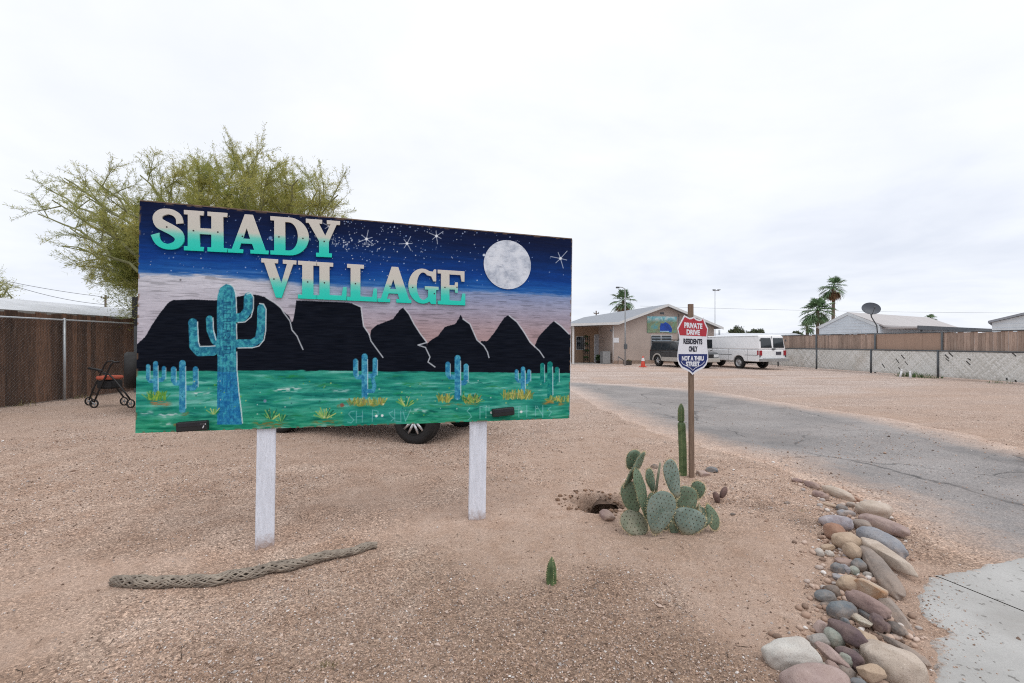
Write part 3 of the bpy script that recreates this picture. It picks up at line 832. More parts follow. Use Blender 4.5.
small((523, 366.5, 392.5), (516.5, 371, 381), (529, 371, 382), LB, 4.4)
small((550, 361.5, 397), (542.4, 365, 383), (557, 369, 383), LG, 5.4)
# shrubs
def shrub(x, y, wd, h, cols, n=60, fan=1.0):
    for i in range(n):
        bx = x + rs.uniform(-wd, wd); a_ = rs.gauss(0, .5) * fan; l_ = h * rs.uniform(.4, 1)
        stroke([(bx, y + rs.uniform(-1.5, 1.5)), (bx + math.sin(a_) * l_, y - math.cos(a_) * l_)], rs.uniform(.6, 1.2), rs.choice(cols), rs.uniform(.5, .95))
YEL = [(176, 174, 80), (150, 150, 66), (110, 140, 70), (190, 186, 110), (80, 120, 70), (140, 126, 74)]
GRN = [(30, 110, 60), (60, 140, 70), (110, 160, 70), (20, 80, 60), (150, 170, 90)]
shrub(157, 399, 9, 9, [(96, 150, 60), (140, 170, 60), (50, 120, 60)], 70); smear(146, 174, 404, 2.2, (150, 110, 70), .9); smear(150, 172, 402, 1.5, (190, 120, 80), .7)
shrub(367, 404, 17, 7, YEL, 110); smear(350, 386, 405, 1.6, (150, 140, 60), .8)
shrub(444, 401, 6, 8, YEL, 60); shrub(471, 402, 8, 9, YEL + GRN, 80); smear(440, 484, 404, 1.4, (140, 124, 60), .6)
shrub(518, 398, 15, 9, YEL, 110); shrub(558, 401, 11, 6, YEL, 60); smear(540, 569, 403, 1.7, (170, 124, 60), .9)
for ax, ay, n_ in ((271, 419, 26), (325, 418, 26), (406, 406, 16), (281, 421, 12), (214, 414, 14)):
    for i in range(n_):
        a_ = rs.uniform(-1.35, 1.35); l_ = rs.uniform(6, 13) * (1 if n_ > 15 else .7)
        stroke([(ax + a_ * 2, ay), (ax + math.sin(a_) * l_, ay - math.cos(a_) * l_ * .85)], rs.uniform(.7, 1.3), rs.choice([(22, 84, 70), (20, 120, 80), (90, 160, 90), (150, 180, 90), (190, 200, 120)]), .85)
for x0, x1, y in ((248, 292, 423), (308, 345, 422), (336, 346, 406), (258, 285, 425), (180, 190, 413), (172, 182, 425)):
    smear(x0, x1, y, 1.8, (128, 104, 54), .8)
blob(342, 405, 2.5, (140, 70, 66), .8); blob(265, 401, 2, (150, 140, 180), .7)
for i in range(90):
    x = rs.uniform(180, 560); y = rs.uniform(380, 418); blob(x, y, rs.uniform(.5, 1.1), rs.choice([(200, 210, 120), (16, 70, 80), (220, 226, 220), (120, 170, 70)]), .6)
# ghosts of letters taken off the lower edge
GH = (146, 200, 206)
sl = fill([(343,408.5),(410,408.5),(405,424),(343,425)], (22, 128, 132), .35, 2.0)
for ln in ([(355,411),(351,411.5),(348.5,414),(351,417),(354,420),(351,423),(347.5,422)],[(356.5,411),(356.2,423)],[(362.5,411),(362.3,422)],[(363,416),(357,416.5)],[(372.5,410),(372.3,421.5)],[(373,410),(378,411),(378,415.5),(373,416)],[(393,411),(389,413),(391,416),(394,418.5),(391,421)],[(394.6,409.5),(394.8,421)],[(400.7,411),(400.9,422)],[(395,421),(400,421.8)],[(405.5,421),(411,409)],[(403,411),(405.5,421)],
           [(470,408),(467,411),(470,414),(471.5,417),(468,420)],[(480,406.5),(480,418.5)],[(480,406.5),(485,406)],[(480,412),(484,412)],[(486,405.5),(486,418)],[(489,405.5),(489,411)],[(516,407),(520.5,406.5)],[(518.8,407),(518.8,417)],[(526.8,405.5),(526.8,417)],[(527,411),(523,411.5)],[(535.5,406),(535.5,416)],[(537,406),(543,416)],[(542.8,405.5),(542.8,417.5)],[(551,407),(548,409),(551.5,412),(549,416)]):
    stroke(ln, .8, GH, .55)
for x, y in ((376.4, 416), (382.2, 415.6), (521.2, 411.8), (491.4, 412.6)): blob(x, y, 1.7, (232, 238, 238))
# stars
for i in range(430):
    x = rs.uniform(140, 571)
    if i < 250: x = rs.gauss(385, 62)
    top = 201 + (x - 139) * .088; hgt = rs.random() ** (1.5 if i < 250 else .9) * 70
    y = top + 2 + hgt
    if x < 139 or x > 570 or y > np.interp(x, [135, 260, 350, 460, 575], [270, 275, 282, 286, 292]): continue
    blob(x, y, rs.choice([.42, .45, .5, .55, .6, .85]), rs.choice([(230, 234, 240), (180, 196, 226), (150, 176, 220), (214, 220, 236)]), rs.uniform(.4, 1))
for i in range(110):
    a_ = rs.gauss(0, 1); x = 352 + rs.gauss(0, 26); y = 243 - (x - 352) * -.12 + rs.gauss(0, 5)
    blob(x, y, rs.uniform(.5, .9), (220, 228, 240), rs.uniform(.4, .95))
for sx, sy, r_ in ((366.5, 239, 9), (407, 243.5, 8), (436.5, 236, 8), (560.5, 258.5, 10), (329, 226, 7)):
    for k, a_ in enumerate(np.array((.2, 1.25, 2.35, 3.3, 4.3, 5.4)) + sx * .37):
        rr = r_ * (1 if k % 2 else .65)
        stroke([(sx, sy), (sx + math.cos(a_) * rr, sy + math.sin(a_) * rr)], .6, (222, 230, 242), .8)
    blob(sx, sy, 1.8, (240, 244, 250))
blob(270.5, 238, 2.4, (120, 150, 200), .9); blob(484, 255, 1.6, (220, 228, 240)); blob(180.5, 280, 1.4, (120, 120, 128))
# wear
C *= (1 + (fbm(LU * 30, LV * 160, 81, 2) - .5) * .14)[..., None]
edge = np.minimum(np.minimum(LU, BWD - LU), np.minimum(LV, BH - LV))
ch = sstep(.62, .7, vnoise(LU * 40, LV * 40, 83)) * (1 - sstep(0.0, .016, edge))
C = C * (1 - .8 * ch[..., None]) + np.array((120, 92, 70)) * .8 * ch[..., None]
C = 255 * (np.clip(C, 0, 255) / 255) ** .93
lum = C.mean(-1, keepdims=True); C = np.clip(lum + (C - lum) * 1.02, 0, 255)

m, nt, bs = new_mat('mural_paint'); M['mural'] = m
a = nt.nodes.new('ShaderNodeAttribute'); a.attribute_name = 'paint'
v = objvec(nt, (1.2, 22, 1))
n = noise(nt, v, 6, 6, 0.7)
L(nt, mixc(nt, mapr(nt, n, 0.4, 0.62, 0.10, 0.0), a.outputs['Color'], (0.04, 0.04, 0.045)), bs.inputs['Base Color'])
bs.inputs['Roughness'].default_value = 0.65; bs.inputs['Specular IOR Level'].default_value = 0.06
bump(nt, bs, n, 0.25, 0.004)
me, _ = grid_mesh('painted_face', LU, LV, np.full_like(LU, 0.0), [M['mural']])
ca = me.attributes.new('paint', 'FLOAT_COLOR', 'POINT')
lin = np.concatenate([srgb_arr(C), np.ones((NY, NX, 1))], -1).astype(np.float32)
ca.data.foreach_set('color', lin.reshape(-1))
face = link('painted_face', me, sign); face.matrix_basis = BL_
M['ply_edge'] = mat('ply_edge', (0.16, 0.11, 0.08), 0.8, 0.3, 30, bumps=.3)
M['white_edge'] = mat('white_edge', (0.62, 0.63, 0.66), 0.6, 0.12, 20, bumps=.2, dirt=(0.3, 0.27, 0.24))
mb = MB(); mb.box((BWD / 2, BH / 2, -0.0175), (BWD - .002, BH - .002, 0.031)); b_obj(mb, 'plywood_board', M['ply_edge'])
mb = MB()
for k, (x0, wd) in enumerate(((0, .04),) ): pass
mb.box((BWD + .003, BH / 2, -0.016), (.006, BH, .036)); b_obj(mb, 'edge_trim', M['white_edge'], bevel=.003)
mb = MB(); mb.box((BWD / 2, BH + .005, -.017), (BWD, .008, .036)); b_obj(mb, 'top_trim', M['ply_edge'])
# moon: a thin painted disc
m, nt, bs = new_mat('moon_paint'); M['moon'] = m
v = objvec(nt)
n = noise(nt, v, 9, 6, 0.62, 0.5); n2 = noise(nt, objvec(nt, (1, 2.2, 1)), 16, 5, 0.6)
c1 = ramp(nt, n, [(0.28, srgb((140, 150, 168))), (0.42, srgb((188, 196, 210))), (0.55, srgb((214, 220, 231))), (0.8, srgb((232, 236, 244)))])
L(nt, mixc(nt, mapr(nt, n2, 0.52, 0.72, 0, 0.6), c1, srgb((140, 147, 163))), bs.inputs['Base Color']); bs.inputs['Roughness'].default_value = 0.55
bump(nt, bs, n2, 0.2, 0.004)
c0 = bpx(507.5, 264.8); r0 = abs(bpx(531, 264.8)[0] - bpx(484, 264.8)[0]) / 2
mb = MB(); mb.prism([(c0[0] + r0 * math.cos(k * math.pi / 32), c0[1] + r0 * math.sin(k * math.pi / 32)) for k in range(64)], lambda x, y, d: (x, y, d), .001, .007)
b_obj(mb, 'moon', M['moon'])

# ---- raised cut-out letters
def arc(cx, cy, rx, ry, a0, a1, n=14):
    return [(cx + rx * math.cos(rad(a0 + (a1 - a0) * i / n)), cy + ry * math.sin(rad(a0 + (a1 - a0) * i / n))) for i in range(n + 1)]
def s_shape():
    P = np.array([(.83,.66),(.80,.80),(.68,.90),(.5,.935),(.3,.89),(.2,.77),(.25,.64),(.42,.56),(.62,.48),(.78,.38),(.82,.25),(.72,.12),(.5,.065),(.3,.11),(.18,.22),(.13,.36)])
    Wd = np.array([.10,.085,.07,.065,.09,.13,.135,.13,.13,.135,.13,.095,.065,.07,.09,.12])
    # Catmull-Rom resample
    Q = []; W2 = []
    for i in range(len(P) - 1):
        p0, p1, p2, p3 = P[max(i-1, 0)], P[i], P[i+1], P[min(i+2, len(P)-1)]
        for k in range(4):
            t = k / 4
            Q.append(.5 * (2*p1 + (p2-p0)*t + (2*p0-5*p1+4*p2-p3)*t*t + (3*p1-p0-3*p2+p3)*t**3)); W2.append(Wd[i] + (Wd[i+1]-Wd[i]) * t)
    Q.append(P[-1]); W2.append(Wd[-1]); Q = np.array(Q); W2 = np.array(W2)
    T = np.gradient(Q, axis=0); T /= np.linalg.norm(T, axis=1)[:, None]; Nn = np.stack([-T[:, 1], T[:, 0]], -1)
    A = Q + Nn * W2[:, None]; B = Q - Nn * W2[:, None]
    out = [tuple(p) for p in A] + [tuple(p) for p in B[::-1]]
    xs_ = [p[0] for p in out]; ys_ = [p[1] for p in out]
    return [[((p[0] - min(xs_)) / (max(xs_) - min(xs_)), (p[1] - min(ys_)) / (max(ys_) - min(ys_))) for p in out]]
GL = {
 'H': [[(0,0),(.45,0),(.45,.1),(.36,.1),(.36,.43),(.64,.43),(.64,.1),(.55,.1),(.55,0),(1,0),(1,.1),(.91,.1),(.91,.9),(1,.9),(1,1),(.55,1),(.55,.9),(.64,.9),(.64,.57),(.36,.57),(.36,.9),(.45,.9),(.45,1),(0,1),(0,.9),(.09,.9),(.09,.1),(0,.1)]],
 'A': [[(0,0),(.37,0),(.37,.09),(.27,.09),(.325,.25),(.6,.25),(.655,.09),(.56,.09),(.56,0),(1,0),(1,.09),(.93,.09),(.61,1),(.42,1),(.1,.09),(0,.09)],[(.365,.37),(.555,.37),(.465,.66)]],
 'D': [[(0,0)] + arc(.5,.5,.5,.5,-90,90,20) + [(0,1),(0,.9),(.1,.9),(.1,.1),(0,.1)],[(.38,.12)] + arc(.48,.5,.24,.38,-90,90,16) + [(.38,.88)]],
 'Y': [[(.3,0),(.76,0),(.76,.1),(.67,.1),(.67,.42),(.9,.9),(1,.9),(1,1),(.62,1),(.62,.9),(.73,.9),(.57,.57),(.38,.9),(.47,.9),(.47,1),(0,1),(0,.9),(.08,.9),(.39,.42),(.39,.1),(.3,.1)]],
 'V': [[(.42,0),(.58,0),(.91,.9),(1,.9),(1,1),(.62,1),(.62,.9),(.74,.9),(.57,.36),(.37,.9),(.47,.9),(.47,1),(0,1),(0,.9),(.08,.9)]],
 'I': [[(0,0),(1,0),(1,.1),(.78,.1),(.78,.9),(1,.9),(1,1),(0,1),(0,.9),(.22,.9),(.22,.1),(0,.1)]],
 'L': [[(0,0),(1,0),(1,.36),(.9,.36),(.85,.12),(.44,.12),(.44,.9),(.56,.9),(.56,1),(0,1),(0,.9),(.12,.9),(.12,.1),(0,.1)]],
 'E': [[(0,0),(1,0),(1,.34),(.9,.34),(.86,.12),(.42,.12),(.42,.45),(.62,.45),(.64,.36),(.73,.36),(.73,.66),(.64,.66),(.62,.57),(.42,.57),(.42,.89),(.83,.89),(.87,.7),(.97,.7),(.97,1),(0,1),(0,.9),(.12,.9),(.12,.1),(0,.1)]],
 'G': [[(.92,1),(.86,1),(.81,.93)] + arc(.47,.5,.47,.5,62,288,26) + [(.70,.07),(.76,.0),(.92,.0),(.92,.41),(1,.41),(1,.5),(.55,.5),(.55,.41),(.66,.41),(.66,.2)] + arc(.49,.5,.22,.4,300,55,22) + [(.76,.80),(.83,.66),(.92,.66)]],
 'S': s_shape(),
}
m, nt, bs = new_mat('letter_paint'); M['letter'] = m
tc = nt.nodes.new('ShaderNodeTexCoord'); sp = nt.nodes.new('ShaderNodeSeparateXYZ'); L(nt, tc.outputs['Object'], sp.inputs[0])
f = math_(nt, 'ADD', math_(nt, 'DIVIDE', sp.outputs[1], 0.285), math_(nt, 'MULTIPLY', math_(nt, 'SUBTRACT', noise(nt, objvec(nt, (1, 3, 1)), 12, 4), 0.5), 0.12))
c1 = ramp(nt, f, [(0.0, srgb((38, 206, 186))), (0.26, srgb((62, 206, 190))), (0.42, srgb((118, 206, 192))), (0.56, srgb((204, 203, 194))), (1.0, srgb((209, 203, 196)))])
L(nt, mixc(nt, mapr(nt, noise(nt, objvec(nt), 30, 5, 0.7), 0.58, 0.75, 0, 0.2), c1, (0.30, 0.29, 0.27)), bs.inputs['Base Color']); bs.inputs['Roughness'].default_value = 0.6; bs.inputs['Specular IOR Level'].default_value = 0.12
M['screw'] = mat('screw', (0.03, 0.03, 0.03), 0.5)
def lerp2(a, b, x0, x1, x): return a + (b - a) * (x - x0) / (x1 - x0)
def letter(ch, x0, x1, top, bot, screws, wob=0):
    tf = lambda x: lerp2(top[1], top[3], top[0], top[2], x) + wob; bf = lambda x: lerp2(bot[1], bot[3], bot[0], bot[2], x) + wob
    cu = bpy.data.curves.new('letter', 'CURVE'); cu.dimensions = '2D'; cu.fill_mode = 'BOTH'; cu.extrude = .007; cu.bevel_depth = .0012
    def loc(p):
        x = x0 + (x1 - x0) * p[0]; y = bf(x) + (tf(x) - bf(x)) * p[1]
        return bpx(x, y)
    o0 = loc((0, 0))
    for pl in GL[ch]:
        sp_ = cu.splines.new('POLY'); sp_.points.add(len(pl) - 1); sp_.use_cyclic_u = True
        for i, p in enumerate(pl):
            q = loc(p); sp_.points[i].co = (q[0] - o0[0], q[1] - o0[1], 0, 1)
    tmp = bpy.data.objects.new('tmp', cu); COL.objects.link(tmp)
    me = bpy.data.meshes.new_from_object(tmp.evaluated_get(bpy.context.evaluated_depsgraph_get()))
    bpy.data.objects.remove(tmp); me.materials.clear(); me.materials.append(M['letter'])
    o = link('letter', me, sign); o.matrix_basis = BL_ @ Matrix.Translation((o0[0], o0[1], .0098))
    for sx, sy in screws:
        mb = MB(); q = loc((sx, sy)) - o0; mb.lathe([(0.0, .0105), (.0045, .0102), (.006, .0085), (.006, .006)], (q[0], q[1], 0), n=10)
        build(mb, 'screw', M['screw'], o)
TT, TB = (152, 208.3, 340, 221.8), (152, 249, 340, 258)
for ch, a, b, sc in (('S', 152, 185, [(.48,.55)]), ('H', 185, 227.6, [(.22,.5),(.79,.5)]), ('A', 228.6, 268.8, [(.36,.43)]), ('D', 271, 309, [(.22,.47),(.85,.47)]), ('Y', 306.3, 340, [(.54,.42)])):
    letter(ch, a, b, TT, TB, sc)
VT, VB = (262, 258.8, 464.5, 271.8), (262, 297, 464.5, 305.4)
for ch, a, b, sc in (('V', 262, 296.5, [(.36,.48),]), ('I', 298.5, 317.6, [(.5,.45)]), ('L', 316.2, 346.5, [(.28,.45)]), ('L', 347.3, 376.8, [(.28,.47)]), ('A', 377.6, 411.2, [(.37,.45)]), ('G', 408.4, 438.2, [(.14,.45),(.86,.3)]), ('E', 437.6, 464.8, [(.26,.5),(.7,.52)])):
    letter(ch, a, b, VT, VB, sc)
# black solar spot lamps on the lower edge
for (x0, y0, x1, y1, th) in ((178.5, 426.5, 209.5, 424.2, 9.5), (491.5, 412.6, 513, 410.2, 7.8)):
    a_, b_ = bpx(x0, y0), bpx(x1, y1); ctr = (a_ + b_) / 2; ln = np.linalg.norm(b_ - a_); an = math.atan2(b_[1] - a_[1], b_[0] - a_[0])
    t_ = abs(bpx(x0, y0 - th / 2)[1] - bpx(x0, y0 + th / 2)[1])
    R = np.array(Matrix.Rotation(an, 3, 'Z'))
    mb = MB(); mb.box((ctr[0], ctr[1], .026), (ln, t_, .05), rot=R)
    o = b_obj(mb, 'spot_lamp', M['black_plastic'], bevel=.008)
    mb = MB(); mb.box((ctr[0], ctr[1] + t_ * .2, .0525), (ln * .86, t_ * .36, .003), rot=R); 
    p = build(mb, 'solar_cell', mat('solar_cell', (0.02, 0.022, 0.03), 0.15, 0.2), o)
    if x0 < 300:
        mb = MB(); q = bpx(205.5, 424.5)
        mb.box((q[0], q[1] + .012, .0525), (.035, .007, .003)); mb.box((q[0] + .004, q[1] - .004, .0525), (.006, .028, .0028), rot=np.array(Matrix.Rotation(-.35, 3, 'Z')))
        build(mb, 'chipped_paint_mark', M['white_edge'], o)
# white posts (planks set parallel with the board)
M['post_paint'] = mat('post_paint', (0.74, 0.77, 0.86), 0.6, 0.06, 5, bumps=.6, bscale=26, stretch=(6, 6, .8), dirt=(0.42, 0.43, 0.47))
m_ = M['post_paint']; nt = m_.node_tree; bs = nt.nodes['Principled BSDF']; src = bs.inputs['Base Color'].links[0].from_socket
sz = nt.nodes.new('ShaderNodeSeparateXYZ'); L(nt, posvec(nt), sz.inputs[0])
spl = math_(nt, 'ADD', sz.outputs[2], math_(nt, 'MULTIPLY', math_(nt, 'SUBTRACT', noise(nt, posvec(nt), 22, 5, .75), .5), .28))
L(nt, mixc(nt, mapr(nt, spl, 0.0, .11, .85, 0), src, (0.33, 0.215, 0.155)), bs.inputs['Base Color'])
for (bx, by, tx, ty, wd) in ((264.6, 547, 267.2, 424, .127), (476.8, 521, 478.7, 415, .148)):
    g = g3(bx, by); top = on_plane(tx, ty - 30, BO - nrm * .055, nrm)
    bot = g - np.array([0, 0, .06]); up = (top - bot); hgt = np.linalg.norm(up); up /= hgt
    xh = ex - up * (ex @ up); xh /= np.linalg.norm(xh); yh = np.cross(up, xh)
    R = np.stack([xh, yh, up], 1)
    mb = MB(); mb.box((bot + top) / 2 + yh * .0, (wd, .045, hgt), rot=R)
    build(mb, 'post', M['post_paint'], sign, world=True, bevel=.006)

# ------------------------------------------------------------------ shield sign on a stake
YS = gpt(691, 478)[1]
Sg = gpt(691, 478)
shield = empty('shield_sign', tuple(Sg), 0, 'small red, white and navy shield notice nailed to a bare wooden stake', 'sign')
mb = MB(); b0 = at(691.6, 481, YS + .03); t0 = at(690.6, 304, YS + .03); upv = t0 - b0; hg = np.linalg.norm(upv); upv /= hg
xh = np.array([1.0, 0.12, 0]); xh -= upv * (xh @ upv); xh /= np.linalg.norm(xh)
mb.box((b0 + t0) / 2, (.055, .038, hg), rot=np.stack([xh, np.cross(upv, xh), upv], 1)); build(mb, 'stake', M['stake_wood'], shield, world=True, bevel=.004)
def zp(x, y, d): return at(664 + x * .10256, 310 + y * .10249, YS) + np.array([0, -d, 0])
outl = [(128,178),(158,120),(196,50),(218,62),(245,76),(268,74),(290,64),(312,84),(345,96),(370,90),(384,72),(404,128),(428,178),(422,230),(416,290),(420,370),(430,440),(428,490),(412,535),(385,566),(340,588),(306,606),(279,634),(250,606),(215,586),(172,566),(145,532),(131,490),(129,440),(138,370),(150,290),(142,230)]
cxs = np.mean([p[0] for p in outl]); cys = np.mean([p[1] for p in outl])
def inset(pl, k=.935): return [(cxs + (x - cxs) * k, cys + (y - cys) * (k if k < 1 else k)) for x, y in pl]
M['sign_white'] = mat('sign_white', srgb((226, 228, 236)), 0.4, 0.03)
M['sign_red'] = mat('sign_red', srgb((178, 48, 62)), 0.4, 0.06)
M['sign_navy'] = mat('sign_navy', srgb((26, 44, 108)), 0.4, 0.06)
M['sign_ink'] = mat('sign_ink', srgb((34, 36, 52)), 0.45, 0.05)
mb = MB(); mb.prism(outl, zp, 0, .004); build(mb, 'panel', M['sign_white'], shield, world=True)
def clip_y(pl, y0, y1, sl=.045):
    # clip polygon to a band that runs parallel with the slightly tilted lettering
    def cl(pts, f):
        out = []
        for i in range(len(pts)):
            p, q = pts[i], pts[(i + 1) % len(pts)]; a, b = f(p), f(q)
            if a >= 0: out.append(p)
            if (a >= 0) != (b >= 0):
                t = a / (a - b); out.append((p[0] + (q[0]-p[0])*t, p[1] + (q[1]-p[1])*t))
        return out
    g = lambda p: p[1] - (p[0] - 280) * sl
    return cl(cl(pl, lambda p: g(p) - y0), lambda p: y1 - g(p))
ins = inset(outl)
mb = MB(); mb.prism(clip_y(ins, 0, 252), zp, .004, .0052); build(mb, 'red_field', M['sign_red'], shield, world=True)
mb = MB(); mb.prism(clip_y(ins, 430, 900, .0), zp, .004, .0052); build(mb, 'navy_field', M['sign_navy'], shield, world=True)
pin = [p for p in clip_y(inset(outl, .86), 452, 900, .0)]
mb = MB()
for i in range(len(pin)):
    a, b = np.array(pin[i]), np.array(pin[(i + 1) % len(pin)])
    if (a[1] < 500 or b[1] < 500): continue
    d = b - a; nn = np.array([-d[1], d[0]]) / (np.linalg.norm(d) + 1e-9) * 2.2
    mb.prism([tuple(a - nn), tuple(b - nn), tuple(b + nn), tuple(a + nn)], zp, .0052, .0056)
build(mb, 'pinstripe', M['sign_white'], shield, world=True)
def text_obj(s, bold=.012):
    cu = bpy.data.curves.new('lettering', 'FONT'); cu.body = s; cu.extrude = 0.0; cu.offset = bold; cu.fill_mode = 'FRONT'
    tmp = bpy.data.objects.new('tmp', cu); COL.objects.link(tmp)
    me = bpy.data.meshes.new_from_object(tmp.evaluated_get(bpy.context.evaluated_depsgraph_get()))
    bpy.data.objects.remove(tmp); bpy.data.curves.remove(cu)
    co = np.array([v.co[:] for v in me.vertices])
    return me, co
def lettering(s, x0, x1, y0, y1, slope, fn, d, material, parent, bold=.02, name='lettering'):
    me, co = text_obj(s, bold)
    lo = co.min(0); hi = co.max(0); t = (co - lo) / np.maximum(hi - lo, 1e-9)
    W = np.array([fn(x0 + (x1 - x0) * a[0], y1 + (y0 - y1) * a[1] + slope * (x0 + (x1 - x0) * a[0] - (x0 + x1) / 2), d) for a in t])
    inv = np.array(wm(parent).inverted()); W = W @ inv[:3, :3].T + inv[:3, 3]
    me.vertices.foreach_set('co', W.astype(np.float32).reshape(-1)); me.materials.clear(); me.materials.append(material); me.update()
    return link(name, me, parent)
for s, x0, x1, y0, y1, sl, mt in (('PRIVATE', 196, 372, 126, 180, .07, 'sign_white'), ('DRIVE', 218, 348, 192, 244, .05, 'sign_white'), ('RESIDENTS', 188, 372, 280, 334, .03, 'sign_ink'), ('ONLY', 240, 326, 352, 408, .02, 'sign_ink'), ('NOT A THRU', 172, 386, 448, 494, .0, 'sign_white'), ('STREET', 212, 345, 502, 550, .0, 'sign_white')):
    lettering(s, x0, x1, y0, y1, sl, zp, .0062, M[mt], shield, .05)
for x, y in ((290, 104), (280, 572)):
    mb = MB(); mb.lathe([(0, -.001), (.004, -.001), (.005, .002)], tuple(zp(x, y, .006)), axis='y', n=10)
    build(mb, 'nail', M['screw'], shield, world=True)
# ------------------------------------------------------------------ border stones
RK = {
 'cream': speck_mat('stone_cream', (0.40, 0.325, 0.26), (0.56, 0.48, 0.41), (0.20, 0.15, 0.12)),
 'tan': speck_mat('stone_tan', (0.36, 0.26, 0.18), (0.47, 0.36, 0.26), (0.17, 0.11, 0.08)),
 'pink': speck_mat('stone_pink', (0.30, 0.215, 0.20), (0.40, 0.305, 0.285), (0.17, 0.10, 0.09)),
 'mauve': speck_mat('stone_mauve', (0.225, 0.15, 0.14), (0.32, 0.225, 0.205), (0.10, 0.06, 0.06)),
 'plum': speck_mat('stone_plum', (0.085, 0.055, 0.065), (0.135, 0.09, 0.095), (0.04, 0.028, 0.03)),
 'blue': speck_mat('stone_blue', (0.20, 0.215, 0.25), (0.30, 0.31, 0.335), (0.085, 0.09, 0.11), scale=5),
 'slate': speck_mat('stone_slate', (0.08, 0.105, 0.13), (0.15, 0.18, 0.20), (0.035, 0.045, 0.055)),
 'grey': speck_mat('stone_grey', (0.25, 0.235, 0.22), (0.36, 0.34, 0.32), (0.11, 0.10, 0.095)),
 'dark': speck_mat('stone_dark', (0.07, 0.065, 0.065), (0.12, 0.11, 0.105), (0.03, 0.03, 0.03)),
 'rust': speck_mat('stone_rust', (0.27, 0.135, 0.085), (0.36, 0.205, 0.14), (0.15, 0.06, 0.04)),
 'ochre': speck_mat('stone_ochre', (0.34, 0.175, 0.08), (0.50, 0.42, 0.33), (0.17, 0.07, 0.04), scale=8),
 'white': speck_mat('stone_white', (0.47, 0.45, 0.42), (0.60, 0.58, 0.54), (0.26, 0.24, 0.22)),
 'green': speck_mat('stone_green', (0.22, 0.255, 0.225), (0.33, 0.36, 0.32), (0.10, 0.12, 0.10)),
 'lilac': speck_mat('stone_lilac', (0.22, 0.20, 0.235), (0.44, 0.42, 0.45), (0.08, 0.075, 0.095), scale=13),
 'taupe': speck_mat('stone_taupe', (0.20, 0.165, 0.145), (0.275, 0.235, 0.21), (0.085, 0.07, 0.065)),
 'speckle': speck_mat('stone_speckle', (0.42, 0.38, 0.30), (0.54, 0.50, 0.43), (0.07, 0.06, 0.055), scale=12, spk=.95),
}
def Z1(x, y): return 750 + .2049 * x, 460 + .205 * y
def Z2(x, y): return 750 + .2049 * x, 543 + .205 * y
